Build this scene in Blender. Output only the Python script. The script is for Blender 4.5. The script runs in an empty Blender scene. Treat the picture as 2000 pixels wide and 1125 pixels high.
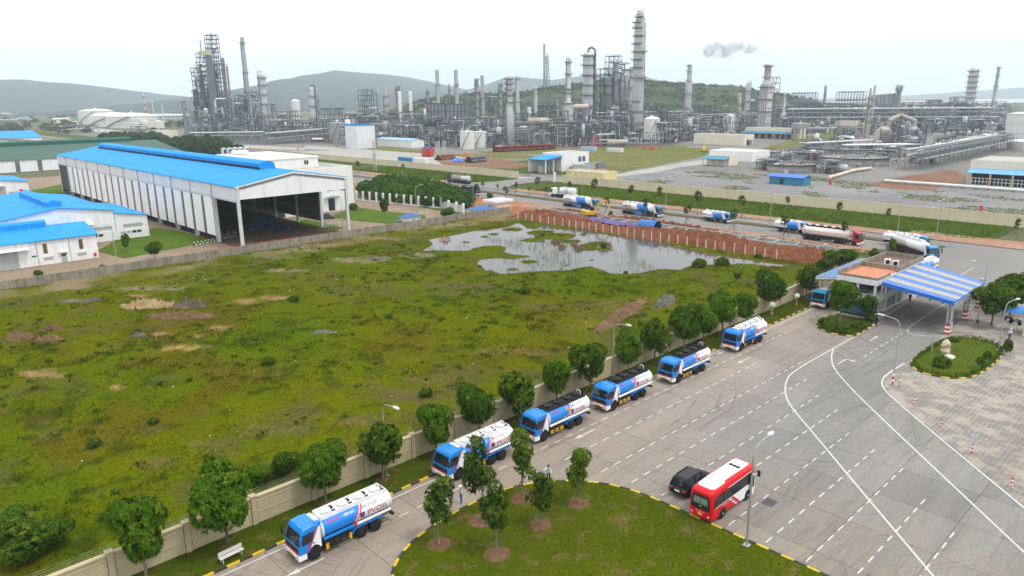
import bpy, bmesh, math, random
import numpy as np
from mathutils import Vector, Matrix, noise
R=math.radians
S=bpy.context.scene
COL=S.collection
random.seed(7); RNG=np.random.default_rng(11)
# ---------------------------------------------------------------- camera
CAMH=34.0; CX,CY=1000.0,562.5
def _n(a): return a/np.linalg.norm(a)
_v1=np.array([2530.,177.]);_v2=np.array([-390.,212.]);_c=np.array([CX,CY])
FPX=float(np.sqrt(-np.dot(_v1-_c,_v2-_c)))
D1=_n(np.array([*(_v1-_c),FPX]));D2=_n(np.array([*(_v2-_c),FPX]));D3=np.cross(D1,D2)   # street axes and the vertical, seen from the camera
cam=bpy.data.objects.new('camera',bpy.data.cameras.new('camera'));COL.objects.link(cam)
_A=np.stack([D1,D2,D3],1)
cam.matrix_world=Matrix(((_A[0,0],-_A[1,0],-_A[2,0],0),(_A[0,1],-_A[1,1],-_A[2,1],0),(_A[0,2],-_A[1,2],-_A[2,2],CAMH),(0,0,0,1)))
cam.data.sensor_width=36;cam.data.lens=FPX/2000*36;cam.data.clip_start=1;cam.data.clip_end=60000
S.camera=cam
# ---------------------------------------------------------------- sky, sun, exposure
SUN_EL,SUN_AZ=R(62),R(-70)      # direction towards the sun, azimuth from +X towards +Y
W=bpy.data.worlds.new('World');S.world=W;W.use_nodes=True
_t=W.node_tree;_t.nodes.clear()
_o=_t.nodes.new('ShaderNodeOutputWorld');_b=_t.nodes.new('ShaderNodeBackground');_s=_t.nodes.new('ShaderNodeTexSky')
_s.sky_type='NISHITA';_s.sun_disc=False;_s.sun_elevation=SUN_EL;_s.sun_rotation=math.pi/2-SUN_AZ;_s.dust_density=4;_s.air_density=1.0
_mx=_t.nodes.new('ShaderNodeMix');_mx.data_type='RGBA'
_tc=_t.nodes.new('ShaderNodeTexCoord');_nz=_t.nodes.new('ShaderNodeTexNoise');_nz.inputs['Scale'].default_value=2.2;_nz.inputs['Detail'].default_value=5
_cr=_t.nodes.new('ShaderNodeValToRGB');_cr.color_ramp.elements[0].position=.3;_cr.color_ramp.elements[0].color=(.80,.80,.80,1);_cr.color_ramp.elements[1].position=.6;_cr.color_ramp.elements[1].color=(.97,.97,.97,1)
_t.links.new(_tc.outputs['Generated'],_nz.inputs['Vector']);_t.links.new(_nz.outputs['Fac'],_cr.inputs['Fac'])
_t.links.new(_cr.outputs['Color'],_mx.inputs[0]);_t.links.new(_s.outputs['Color'],_mx.inputs[6])
_mx.inputs[7].default_value=(14.6,14.7,14.8,1)     # the overcast layer
_t.links.new(_mx.outputs[2],_b.inputs['Color']);_b.inputs['Strength'].default_value=.1
_t.links.new(_b.outputs[0],_o.inputs[0])
sun=bpy.data.objects.new('sun',bpy.data.lights.new('sun','SUN'));COL.objects.link(sun)
sun.data.energy=1.5;sun.data.angle=R(11);sun.data.color=(1,.95,.87)
sun.rotation_euler=(Vector((math.cos(SUN_EL)*math.cos(SUN_AZ),math.cos(SUN_EL)*math.sin(SUN_AZ),math.sin(SUN_EL)))).to_track_quat('Z','Y').to_euler()
S.view_settings.view_transform='Standard';S.view_settings.look='None';S.view_settings.gamma=1;S.view_settings.use_curve_mapping=False
S.view_settings.exposure=0.3
S.render.engine='CYCLES';cy=S.cycles
cy.use_denoising=True
try: cy.denoiser='OPENIMAGEDENOISE'
except Exception: pass
cy.max_bounces=5;cy.diffuse_bounces=2;cy.glossy_bounces=2;cy.transmission_bounces=3;cy.volume_bounces=2;cy.transparent_max_bounces=6
cy.caustics_reflective=False;cy.caustics_refractive=False;cy.sample_clamp_indirect=4
cy.volume_max_steps=64
# ---------------------------------------------------------------- where a spot of the photograph lies on the ground, and heights there
def P(px,py,z=0.0):
    r=np.array([px-CX,py-CY,FPX]);w=(r@D1,r@D2,r@D3);t=(z-CAMH)/w[2]
    return w[0]*t,w[1]*t
def proj(X,Y,Z):
    c=D1*X+D2*Y+D3*(Z-CAMH);return CX+FPX*c[0]/c[2],CY+FPX*c[1]/c[2],c[2]
def ZT(X,Y,py):
    lo,hi=-5.,600.
    for _ in range(40):
        m=(lo+hi)/2;_q=proj(X,Y,m)
        if _q[2]>1 and _q[1]>py: lo=m
        else: hi=m
    return lo
def AT(px,depth,z=0.0):
    lo,hi=203-.0147*(px-1000)+1,1500.
    for _ in range(50):
        m=(lo+hi)/2;X,Y=P(px,m,z)
        if proj(X,Y,z)[2]>depth: lo=m
        else: hi=m
    return P(px,lo,z)
def PK(px,py,ym=52.3):
    while P(px,py)[1]>ym:py+=.5
    return P(px,py)
def PL(L,z=0.0): return [P(a,b,z) for a,b in L]
ORD='zeroth first second third fourth fifth sixth seventh eighth ninth tenth eleventh twelfth thirteenth fourteenth fifteenth sixteenth seventeenth eighteenth nineteenth twentieth twenty-first twenty-second twenty-third twenty-fourth twenty-fifth twenty-sixth twenty-seventh twenty-eighth twenty-ninth thirtieth'.split()
# ---------------------------------------------------------------- materials
MATS={}
def _nt(name):
    m=bpy.data.materials.new(name);m.use_nodes=True;t=m.node_tree;b=t.nodes['Principled BSDF'];MATS[name]=m
    return m,t,b
def _node(t,k,**kw):
    n=t.nodes.new(k)
    for a,v in kw.items():
        if a in n.inputs: n.inputs[a].default_value=v
        else: setattr(n,a,v)
    return n
def _mix(t,fac,a,b,mode='MIX'):
    n=t.nodes.new('ShaderNodeMix');n.data_type='RGBA';n.blend_type=mode
    for s,v in ((0,fac),(6,a),(7,b)):
        if isinstance(v,bpy.types.NodeSocket): t.links.new(v,n.inputs[s])
        elif s==0: n.inputs[0].default_value=v
        else: n.inputs[s].default_value=(*v[:3],1)
    return n.outputs[2]
def _ramp(t,src,stops):
    n=t.nodes.new('ShaderNodeValToRGB');cr=n.color_ramp
    while len(cr.elements)<len(stops): cr.elements.new(.5)
    for e,(p,c) in zip(cr.elements,stops):
        e.position=p;e.color=(c,c,c,1) if isinstance(c,(int,float)) else (*c[:3],1)
    t.links.new(src,n.inputs['Fac']);return n.outputs['Color']
def _noise(t,vec,scale,detail=4,rough=.55,dist=0.):
    n=_node(t,'ShaderNodeTexNoise',Scale=scale,Detail=detail,Roughness=rough,Distortion=dist);t.links.new(vec,n.inputs['Vector']);return n.outputs['Fac']
def _map(t,vec,sc):
    n=t.nodes.new('ShaderNodeMapping');n.inputs['Scale'].default_value=sc;t.links.new(vec,n.inputs['Vector']);return n.outputs[0]
def _pos(t): return t.nodes.new('ShaderNodeNewGeometry').outputs['Position']
def _bump(t,b,h,st,dist=.02):
    n=_node(t,'ShaderNodeBump',Strength=st,Distance=dist);t.links.new(h,n.inputs['Height']);t.links.new(n.outputs[0],b.inputs['Normal'])
def M(name,col,rough=.6,metal=0.,var=.18,scale=.8,streak=0.,dirt=None,bump=0.,bscale=8.,rnd=0.,spec=None):
    """plain weathered surface: colour, patchy variation, optional rain streaks / dirt colour / per-object variation"""
    if name in MATS: return MATS[name]
    m,t,b=_nt(name);v=_pos(t)
    n=_noise(t,v,scale,5)
    c=_mix(t,_ramp(t,n,[(.3,0.),(.7,1.)]),[x*(1-var) for x in col],[min(1,x*(1+var)) for x in col])
    if streak:
        s=_noise(t,_map(t,v,(2.2,2.2,.12)),1.,4)
        c=_mix(t,_ramp(t,s,[(.45,0.),(.75,streak)]),c,dirt or [x*.45 for x in col])
    elif dirt:
        s=_noise(t,v,scale*2.7,6,.65)
        c=_mix(t,_ramp(t,s,[(.52,0.),(.72,.8)]),c,dirt)
    if rnd:
        oi=t.nodes.new('ShaderNodeObjectInfo');c=_mix(t,1.,c,_ramp(t,oi.outputs['Random'],[(0,1-rnd),(1,1.)]),'MULTIPLY')
    t.links.new(c,b.inputs['Base Color']);b.inputs['Roughness'].default_value=rough;b.inputs['Metallic'].default_value=metal
    b.inputs['Specular IOR Level'].default_value=spec if spec is not None else (.18 if rough>=.5 else .4)
    if bump: _bump(t,b,_noise(t,v,bscale,3),bump,.03)
    return m
# ---------------------------------------------------------------- mesh builder
class MB:
    def __init__(s): s.v=[];s.f=[];s.m=[];s.s=[];s.T=None
    def add(s,vs,fs,m=0,sm=False):
        o=len(s.v)
        if s.T is not None: vs=[tuple(s.T@Vector(p)) for p in vs]
        s.v.extend(vs)
        for f in fs: s.f.append([i+o for i in f]);s.m.append(m);s.s.append(sm)
    def box(s,x0,y0,z0,x1,y1,z1,m=0):
        s.add([(x0,y0,z0),(x1,y0,z0),(x1,y1,z0),(x0,y1,z0),(x0,y0,z1),(x1,y0,z1),(x1,y1,z1),(x0,y1,z1)],
              [(0,3,2,1),(4,5,6,7),(0,1,5,4),(1,2,6,5),(2,3,7,6),(3,0,4,7)],m)
    def bx(s,c,d,m=0): s.box(c[0]-d[0]/2,c[1]-d[1]/2,c[2]-d[2]/2,c[0]+d[0]/2,c[1]+d[1]/2,c[2]+d[2]/2,m)
    def tube(s,p,q,r,r1=None,n=8,m=0,caps=True,sm=True):
        p=Vector(p);q=Vector(q);r1=r if r1 is None else r1;d=(q-p)
        if d.length<1e-6:return
        d.normalize();a=d.orthogonal() if abs(d.z)>.99 or n!=4 else Vector((0,0,1)).cross(d)
        a.normalize();b=d.cross(a);vs=[];off=math.pi/4 if n==4 else 0
        for P_,rr in((p,r),(q,r1)):
            for i in range(n):
                t=2*math.pi*i/n+off;vs.append(tuple(P_+a*(math.cos(t)*rr)+b*(math.sin(t)*rr)))
        fs=[(i,(i+1)%n,n+(i+1)%n,n+i) for i in range(n)]
        s.add(vs,fs,m,sm and n>4)
        if caps: s.add(vs,[tuple(range(n-1,-1,-1)),tuple(range(n,2*n))],m)
    def beam(s,p,q,w,m=0): s.tube(p,q,w*.7071,n=4,m=m,sm=False)
    def path(s,pts,r,n=6,m=0):
        for a,b in zip(pts,pts[1:]): s.tube(a,b,r,n=n,m=m)
    def lathe(s,prof,c=(0,0,0),n=16,m=0,axis='z',sm=True,cap=True):
        def pt(r,z,t):
            a,b=r*math.cos(t),r*math.sin(t)
            q=(a,b,z) if axis=='z' else ((z,a,b) if axis=='x' else (b,z,a))
            return(q[0]+c[0],q[1]+c[1],q[2]+c[2])
        vs=[pt(r,z,2*math.pi*i/n) for r,z in prof for i in range(n)]
        fs=[(k*n+i,k*n+(i+1)%n,(k+1)*n+(i+1)%n,(k+1)*n+i) for k in range(len(prof)-1) for i in range(n)]
        s.add(vs,fs,m,sm)
        if cap:
            k=(len(prof)-1)*n;s.add(vs,[tuple(range(n-1,-1,-1)),tuple(range(k,k+n))],m)
    def extr(s,poly,a,b,axis='y',m=0):
        """polygon given in the two other axes (x,z / y,z / x,y), pushed from a to b along axis"""
        n=len(poly)
        def pt(u,w,k): return (u,k,w) if axis=='y' else ((k,u,w) if axis=='x' else (u,w,k))
        vs=[pt(u,w,a) for u,w in poly]+[pt(u,w,b) for u,w in poly]
        s.add(vs,[tuple(range(n)),tuple(range(2*n-1,n-1,-1))]+[(i,n+i,n+(i+1)%n,(i+1)%n) for i in range(n)],m)
    def ball(s,c,r,n=8,m=0,sz=1.):
        pr=[(max(1e-3,r*math.sin(math.pi*k/(n//2+1))),-r*sz*math.cos(math.pi*k/(n//2+1))) for k in range(0,n//2+2)]
        s.lathe(pr,c,n,m)
    def mesh(s,name,mats,fix=True):
        me=bpy.data.meshes.new(name);me.from_pydata(s.v,[],s.f)
        for mt in (mats if isinstance(mats,(list,tuple)) else [mats]): me.materials.append(mt)
        me.polygons.foreach_set('material_index',s.m);me.polygons.foreach_set('use_smooth',s.s)
        if fix:
            bm=bmesh.new();bm.from_mesh(me);bmesh.ops.recalc_face_normals(bm,faces=bm.faces[:]);bm.to_mesh(me);bm.free()
        me.update();return me
    def build(s,name,mats,parent=None,loc=None,fix=True):
        return link(name,s.mesh(name,mats,fix),parent,loc)
def link(name,me,parent=None,loc=None,rot=None):
    o=bpy.data.objects.new(name,me);COL.objects.link(o)
    if parent is not None:o.parent=parent
    if loc is not None:o.location=loc
    if rot is not None:o.rotation_euler=rot
    return o
def tag(o,label,cat,group=None):
    o['label']=label;o['category']=cat
    if group:o['group']=group
    return o
def thing(name,label,cat,loc=(0,0,0),rz=0.,group=None):
    o=bpy.data.objects.new(name,None);COL.objects.link(o);o.empty_display_size=.5
    o.location=loc;o.rotation_euler=(0,0,rz);return tag(o,label,cat,group)
def struct(o): o['kind']='structure';return o
def stuff(o): o['kind']='stuff';return o
def dup(root,loc,rz=None,label=None,group=None,scale=None):
    """a copy of a thing with copies of its parts and sub-parts"""
    r=root.copy();COL.objects.link(r);r.location=loc
    if rz is not None:r.rotation_euler=(0,0,rz)
    if label:r['label']=label
    if group:r['group']=group
    if scale:r.scale=scale if isinstance(scale,(tuple,list)) else (scale,)*3
    for ch in list(root.children):
        c=ch.copy();COL.objects.link(c);c.parent=r
        for g in ch.children:
            d=g.copy();COL.objects.link(d);d.parent=c
    return r
def fastmesh(name,V,F,mats,mi=None,col=None,smooth=False):
    """big mesh straight from arrays; F is (n,3) or (n,4); col = per-vertex colour attribute 'tint'"""
    me=bpy.data.meshes.new(name);V=np.asarray(V,np.float32);F=np.asarray(F,np.int32);k=F.shape[1]
    me.vertices.add(len(V));me.vertices.foreach_set('co',V.ravel())
    me.loops.add(F.size);me.loops.foreach_set('vertex_index',F.ravel())
    me.polygons.add(len(F));me.polygons.foreach_set('loop_start',np.arange(0,F.size,k,dtype=np.int32))
    if mi is not None:me.polygons.foreach_set('material_index',np.asarray(mi,np.int32))
    if smooth:me.polygons.foreach_set('use_smooth',np.ones(len(F),bool))
    for mt in (mats if isinstance(mats,(list,tuple)) else [mats]): me.materials.append(mt)
    if col is not None:
        a=me.attributes.new('tint','FLOAT_COLOR','POINT');c=np.ones((len(V),4),np.float32);c[:,:3]=col;a.data.foreach_set('color',c.ravel())
    me.update(calc_edges=True);return me
def sheet(name,pts,z,mat,rough_edge=0.,step=2.,parent=None,seed=0):
    """flat patch of ground from an outline; rough_edge makes its border ragged"""
    if rough_edge:
        q=[]
        for (a,b),(c,d) in zip(pts,pts[1:]+pts[:1]):
            n=max(1,int(math.hypot(c-a,d-b)/step))
            for i in range(n):
                x,y=a+(c-a)*i/n,b+(d-b)*i/n
                q.append((x+rough_edge*noise.noise((x*.35,y*.35,seed)),y+rough_edge*noise.noise((x*.35,y*.35,seed+9.7))))
        pts=q
    from mathutils.geometry import tessellate_polygon
    tri=tessellate_polygon([[Vector((x,y,0)) for x,y in pts]])
    mb=MB();mb.add([(x,y,z) for x,y in pts],[],0);mb.f=[list(t) for t in tri];mb.m=[0]*len(tri);mb.s=[False]*len(tri)
    me=mb.mesh(name,mat,False)
    bm=bmesh.new();bm.from_mesh(me)
    for f in bm.faces:
        if f.normal.z<0:f.normal_flip()
    bm.to_mesh(me);bm.free()
    return link(name,me,parent)
def inpoly(X,Y,poly):
    r=np.zeros(X.shape,bool);n=len(poly)
    for i in range(n):
        x0,y0=poly[i];x1,y1=poly[(i+1)%n]
        if y0==y1:continue
        c=((y0>Y)!=(y1>Y))&(X<(x1-x0)*(Y-y0)/(y1-y0)+x0);r^=c
    return r
def pdist(X,Y,poly,closed=True):
    d=np.full(X.shape,1e9)
    for i in range(len(poly) if closed else len(poly)-1):
        x0,y0=poly[i];x1,y1=poly[(i+1)%len(poly)];l=(x1-x0)**2+(y1-y0)**2+1e-9
        t=np.clip(((X-x0)*(x1-x0)+(Y-y0)*(y1-y0))/l,0,1);d=np.minimum(d,np.hypot(X-x0-t*(x1-x0),Y-y0-t*(y1-y0)))
    return d
def vnoise(X,Y,f,seed=0):
    """cheap smooth value noise on arrays, -1..1"""
    g=np.random.default_rng(seed).uniform(-1,1,(257,257));x=X*f+57.3*seed;y=Y*f+31.7*seed
    i=np.floor(x).astype(int);j=np.floor(y).astype(int);u=x-i;v=y-j;u=u*u*(3-2*u);v=v*v*(3-2*v);i%=256;j%=256
    return (g[i,j]*(1-u)+g[i+1,j]*u)*(1-v)+(g[i,j+1]*(1-u)+g[i+1,j+1]*u)*v
def fbm(X,Y,f,o=4,seed=0): return sum(vnoise(X,Y,f*2**k,seed+k)*.5**k for k in range(o))/1.6
# ================================================================ THE GROUND
def groundmat(name,c0,c1,scale,c2=None,t2=.6,fine=3.,rough=.9,bump=.4,fv=.35,s2=None):
    c0,c1=[x*.78 for x in c0],[x*.78 for x in c1];c2=None if c2 is None else [x*.78 for x in c2]
    m,t,b=_nt(name);v=_pos(t)
    c=_mix(t,_ramp(t,_noise(t,v,scale,6,.6),[(.35,0.),(.65,1.)]),c0,c1)
    if c2 is not None: c=_mix(t,_ramp(t,_noise(t,v,(s2 or scale*2.3),7,.62,.6),[(t2,0.),(t2+.07,1.)]),c,c2)
    f=_noise(t,v,fine,5,.65)
    c=_mix(t,1.,c,_ramp(t,f,[(.25,1-fv),(.75,1+fv)]),'MULTIPLY')
    t.links.new(c,b.inputs['Base Color']);b.inputs['Roughness'].default_value=rough;b.inputs['Specular IOR Level'].default_value=.06
    if bump:_bump(t,b,f,bump,.15)
    return m
g_plain=groundmat('plain_ground',(.10,.115,.05),(.17,.16,.09),.004,(.05,.08,.03),.58,.05)
g_plant=groundmat('plant_ground',(.20,.195,.185),(.27,.255,.23),.02,(.13,.12,.11),.6,.4)
g_gravel=groundmat('gravel_lot',(.215,.215,.22),(.29,.285,.285),.03,(.10,.125,.03),.60,.9,s2=.085)
g_grass=groundmat('verge_grass',(.045,.085,.008),(.085,.12,.016),.08,(.13,.12,.05),.66,1.2,bump=.8)
g_dry=groundmat('dry_grass',(.13,.145,.03),(.20,.18,.06),.03,(.07,.10,.02),.6,.5)
g_red=groundmat('red_earth',(.30,.125,.06),(.42,.21,.11),.09,(.22,.09,.05),.6,1.5)
g_pave=groundmat('red_pavement',(.36,.20,.14),(.43,.27,.20),.15,(.28,.17,.12),.62,1.)
g_asph=groundmat('road_asphalt',(.23,.225,.215),(.285,.275,.26),.05,(.33,.29,.25),.66,2.2,.8,.1,.12)
g_tan=groundmat('factory_paving',(.27,.20,.14),(.36,.28,.20),.09,(.20,.15,.11),.62,1.4,bump=.2,fv=.15)
g_pale=groundmat('pale_concrete',(.38,.365,.34),(.47,.45,.42),.06,(.40,.36,.31),.62,1.,bump=.05,fv=.1)
g_brown=groundmat('brown_earth',(.20,.11,.07),(.28,.16,.11),.05,(.14,.11,.06),.6,.8)
struct(sheet('ground',[(-16000,-16000),(16000,-16000),(16000,16000),(-16000,16000)],-.12,g_plain))
struct(sheet('plant_ground',[(226,-300),(1500,-600),(1500,700),(700,1000),(232,1050)],-.05,g_plant,4.,25))
_gz=[0]
def gs(name,px,z,mat,rough=.8,step=4.):
    _gz[0]+=1;return struct(sheet(name,PL(px),z+.0009*_gz[0],mat,rough,step))
gs('plant_paving',[(352,283),(372,240),(560,232),(760,226),(1000,218),(1500,214),(1900,216),(1965,236),(1960,252),(1700,256),(1560,262),(1480,262),(1345,276),(1290,289),(1000,289),(830,284),(640,280)],-.045,groundmat('plant_paving',(.085,.085,.085),(.14,.135,.13),.03,(.2,.19,.17),.62,.3),2.,20)
gs('grass',[(1125,300),(1300,286),(1425,292),(1390,302),(1215,336),(1130,318)],-.02,g_dry,1.5)
gs('grass',[(1455,300),(1560,268),(1670,256),(1700,262),(1560,292),(1490,310)],-.02,g_dry,1.5)
gs('grass',[(1590,262),(1700,245),(1790,246),(1700,262)],-.018,g_dry,1.5)
gs('grass',[(905,325),(1030,312),(1140,335),(1130,342),(1000,338)],-.02,g_grass,1.5)
gs('grass',[(640,290),(760,287),(860,300),(1030,303),(1060,310),(900,309),(700,297)],-.02,g_dry,1.)
gs('lawn',[(930,296),(1350,283),(1330,290),(960,303)],-.016,g_dry,1.)
gs('plant_road',[(1010,345),(1160,348),(1330,318),(1480,297),(1620,300),(1560,306),(1330,326),(1200,356),(1010,352)],-.01,g_pale,.5)
gs('plant_road',[(600,284),(860,302),(1010,318),(1030,326),(850,309),(590,290)],-.012,g_pale,.5)
gs('plant_road',[(150,245),(420,278),(600,290),(590,294),(380,284),(100,246)],-.012,g_pale,.6)
gs('plant_road',[(0,262),(200,272),(350,284),(350,288),(150,275),(0,267)],-.011,g_pale,.6)
gs('forecourt',[(500,296),(720,294),(935,312),(905,326),(700,318)],-.008,g_pale,.6)
gs('storage_yard',[(850,312),(960,306),(1040,322),(1010,330),(870,326)],-.006,g_brown,1.)
gs('gravel_lot',[(1190,347),(1330,331),(1590,346),(2040,394),(2060,440),(1500,401),(1240,368)],-.01,g_gravel,1.2)
gs('red_ground',[(1690,362),(1760,345),(1860,332),(1890,345),(1850,372),(1760,372)],-.004,g_brown,1.2)
gs('gravel_lot',[(1800,385),(1850,360),(1900,352),(2060,370),(2060,392),(1900,385)],-.002,g_gravel,1.)
gs('meadow',[(230,205),(560,212),(560,222),(330,220),(60,222)],-.03,groundmat('meadow',(.22,.21,.08),(.28,.25,.10),.01,(.1,.13,.04),.62,.06),3.,30)
# ---- the avenue along the refinery wall
YF,YN=1500,-400
def strip(name,x0,x1,y0,y1,z,mat,rough=0.): return struct(sheet(name,[(x0,y0),(x1,y0),(x1,y1),(x0,y1)],z,mat,rough,3.))
strip('grass_slope',198.8,226.5,44,214,.02,g_grass);strip('grass_slope',198.8,226.5,233,1200,.02,g_grass,.6)
strip('road',172.4,182.4,YN,YF,.0,g_asph);strip('road',186,192.6,YN,YF,.0,g_asph)
strip('pavement',192.75,199,62,205,.13,g_pave,.3);strip('pavement',192.75,199,238,1200,.13,g_pave,.3)
strip('pavement',192.75,203,-200,62,.13,g_pave,.3)
strip('pavement',165.5,172.25,60,170,.10,g_pave,.5);strip('pavement',168,172.25,215,1200,.10,g_pave,.4)
strip('median',182.4,186,62,1200,.14,groundmat('median_grass',(.09,.10,.03),(.17,.13,.07),.2,(.2,.13,.09),.6,1.))
strip('verge',160,168.5,52,125,.08,g_grass,.9)
struct(sheet('gate_road',[(192,200),(198,210),(206,216),(226,216),(240,214),(240,230),(226,231),(210,231),(200,238),(192,246)],.145,g_asph))
strip('earth',152,172.3,146,236,.06,g_red,1.6)
strip('verge',165,170,196,232,.075,g_grass,.8)
strip('road',145,200,-250,49.5,-.012,g_asph)
struct(sheet('side_grass',[(138,62),(150,66),(166,60),(169,57),(165,53.5),(158,51.8),(140,56)],.12,g_grass,.5,2))
# ---- factory yard
struct(sheet('factory_yard',[(-120,161.5),(154,161.5),(154,172),(148,186),(170,232),(168,420),(-120,420)],-.03,g_tan,.2))
def lawn(px,z=.03): return gs('lawn',px,z,MATS.get('mown') or groundmat('mown',(.07,.135,.008),(.10,.165,.012),.15,(.06,.10,.01),.6,2.),.3,2.)
lawn([(190,490),(225,470),(300,445),(345,450),(420,470),(340,485),(243,505)])
lawn([(640,423),(700,405),(745,412),(830,420),(832,428),(760,437),(700,432)])
lawn([(700,390),(735,388),(900,412),(940,420),(920,424),(800,400)])
lawn([(545,437),(600,428),(670,445),(655,450)]);lawn([(60,372),(120,360),(140,385),(70,392)])
g_scrub=groundmat('scrub_strip',(.16,.13,.06),(.24,.18,.11),.12,(.08,.10,.02),.56,1.)
# ---------------------------------------------------------------- grass blades
def leafmat(name,sat=1.,tr=.25):
    m,t,b=_nt(name)
    a=_node(t,'ShaderNodeAttribute',attribute_name='tint')
    t.links.new(a.outputs['Color'],b.inputs['Base Color']);b.inputs['Roughness'].default_value=.8;b.inputs['Specular IOR Level'].default_value=.02
    tl=t.nodes.new('ShaderNodeBsdfTranslucent');t.links.new(a.outputs['Color'],tl.inputs['Color'])
    mx=t.nodes.new('ShaderNodeMixShader');mx.inputs[0].default_value=tr
    t.links.new(b.outputs[0],mx.inputs[1]);t.links.new(tl.outputs[0],mx.inputs[2]);t.links.new(mx.outputs[0],t.nodes['Material Output'].inputs[0])
    return m
LEAF=leafmat('foliage')
def tintmat(name,rough=.9,bump=.5,bs=2.5):
    m,t,b=_nt(name);a=_node(t,'ShaderNodeAttribute',attribute_name='tint');v=_pos(t)
    f=_noise(t,v,bs,6,.68);f2=_noise(t,v,bs*5,3,.6)
    c=_mix(t,1.,a.outputs['Color'],_ramp(t,f,[(.28,.55),(.72,1.4)]),'MULTIPLY');c=_mix(t,1.,c,_ramp(t,f2,[(.3,.75),(.7,1.25)]),'MULTIPLY')
    t.links.new(c,b.inputs['Base Color']);b.inputs['Roughness'].default_value=rough;b.inputs['Specular IOR Level'].default_value=.0
    _bump(t,b,f,bump,.12);return m
def blades(name,X,Y,Z,H,Wd,C,k=4,spread=.25,lean=.5,parent=None,seed=1):
    """tufts of k blades at the given spots; C = (n,3) colour"""
    r=np.random.default_rng(seed);n=len(X)
    X,Y,Z,H=[np.repeat(a,k) for a in(X,Y,Z,H)];C=np.repeat(C,k,0)*r.uniform(.7,1.3,(n*k,1))
    a=r.uniform(0,2*np.pi,n*k);d=spread*H*r.uniform(0,1,n*k)
    bx,by=X+np.cos(a)*d,Y+np.sin(a)*d;w=Wd*r.uniform(.6,1.4,n*k)/2;h=H*r.uniform(.55,1.2,n*k)
    t=r.uniform(0,2*np.pi,n*k);l=lean*h*r.uniform(.2,1,n*k)
    V=np.empty((n*k,3,3),np.float32)
    V[:,0]=np.stack([bx-np.cos(t)*w,by-np.sin(t)*w,Z-.03],1);V[:,1]=np.stack([bx+np.cos(t)*w,by+np.sin(t)*w,Z-.03],1)
    V[:,2]=np.stack([bx+np.cos(a)*l,by+np.sin(a)*l,Z+h],1)
    CC=np.repeat(C,3,0);F=np.arange(n*k*3).reshape(-1,3)
    return stuff(link(name,fastmesh(name,V.reshape(-1,3),F,LEAF,col=CC),parent))
# ---------------------------------------------------------------- the waste field with its pond
def _z(L,x0,y0,s): return [(x0+a/s,y0+b/s) for a,b in L]
POND=PL([(825,491),(841,482),(849,478),(838,469),(860,465),(895,459),(921,453),(966,449),(993,444),(1012,437),(1023,443),(1028,447),(1049,449),(1060,440),(1090,447),(1127,449),(1172,458),(1233,464),(1280,471),(1325,485),(1375,495),(1430,505),(1490,514),(1554,521),(1497,519),(1462,515),(1387,517),(1345,520),(1325,527),(1292,524),(1250,532),(1225,535),(1197,535),(1185,530),(1155,520),(1125,524),(1110,528),(1073,529),(1020,532),(983,535),(953,529),(935,516),(937,509),(967,505),(1001,508),(1047,501),(1004,497),(985,492),(993,484),(977,480),(940,481),(908,491),(881,489),(849,489)])
ISL=[(1055,455,30,5,.55),(1085,462,42,6,.7),(1040,470,26,3.5,.35),(1110,472,26,3,.35),(1165,478,26,3.5,.45),(1150,486,24,3.5,.4),(1000,449,22,3,.4),(965,458,12,2,.25),(947,463,9,2,.25),(910,474,13,2,.25),(870,466,9,3.5,.3),(1185,489,18,2.2,.35),(1130,482,10,2,.3),(1020,501,22,2,.25),(1032,512,20,3,.3),(1000,527,14,2.5,.3),(1105,519,6,1.5,.2),(1155,509,6,1.6,.2),(1139,459,9,2,.25)]
def field_h(X,Y):
    h=.22+.13*fbm(X,Y,.06,3,3)+.14*fbm(X,Y,.35,3,5)
    e=np.clip((Y-152)/6,0,1);h=h+e*.35*(1+.6*fbm(X,Y,.5,2,8))
    d=pdist(X,Y,POND);ins=inpoly(X,Y,POND);sd=np.where(ins,-d,d)+.45*fbm(X,Y,.7,3,9)
    h=np.where(sd<2.5,np.minimum(h,.02+.12*sd),h);h=np.maximum(h,-.06)
    for px,py,rx,ry,hh in ISL:
        cx,cy=P(px,py);ax,ay=P(px+rx,py-rx*.0147);bx,by=P(px,py-ry)
        u=np.array([ax-cx,ay-cy]);w=np.array([bx-cx,by-cy]);det=u[0]*w[1]-u[1]*w[0]
        a=((X-cx)*w[1]-(Y-cy)*w[0])/det;b=((Y-cy)*u[0]-(X-cx)*u[1])/det
        q=1-(a*a+b*b)+.55*fbm(X,Y,.45,3,12)
        h=np.maximum(h,np.where(q>-.3,np.minimum(hh*q+.02,hh*.75),-1))
    return h
DIRT=[(360,682,62,7,0),(382,659,18,5,1),(430,645,30,6,1),(107,734,32,6,1),(55,733,24,5,1),(485,592,34,8,1),(535,585,40,6,1),(270,580,26,3,1),(95,728,20,7,1),(90,735,46,6,1),(230,760,20,4,1),(320,655,20,5,1),(840,745,60,9,2),(770,770,60,8,2),(690,825,70,12,2),(1010,690,90,10,2),(1160,640,70,10,2),(1060,600,60,6,2),(530,840,80,9,2),(290,905,50,8,2),(420,870,50,8,2),(40,1010,30,8,1),(700,510,60,9,3),(560,530,40,5,3),(820,500,40,6,3),(300,565,80,6,3),(160,590,40,4,3),(640,540,40,5,2),(900,560,70,5,2),(1240,600,110,14,2)]
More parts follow.
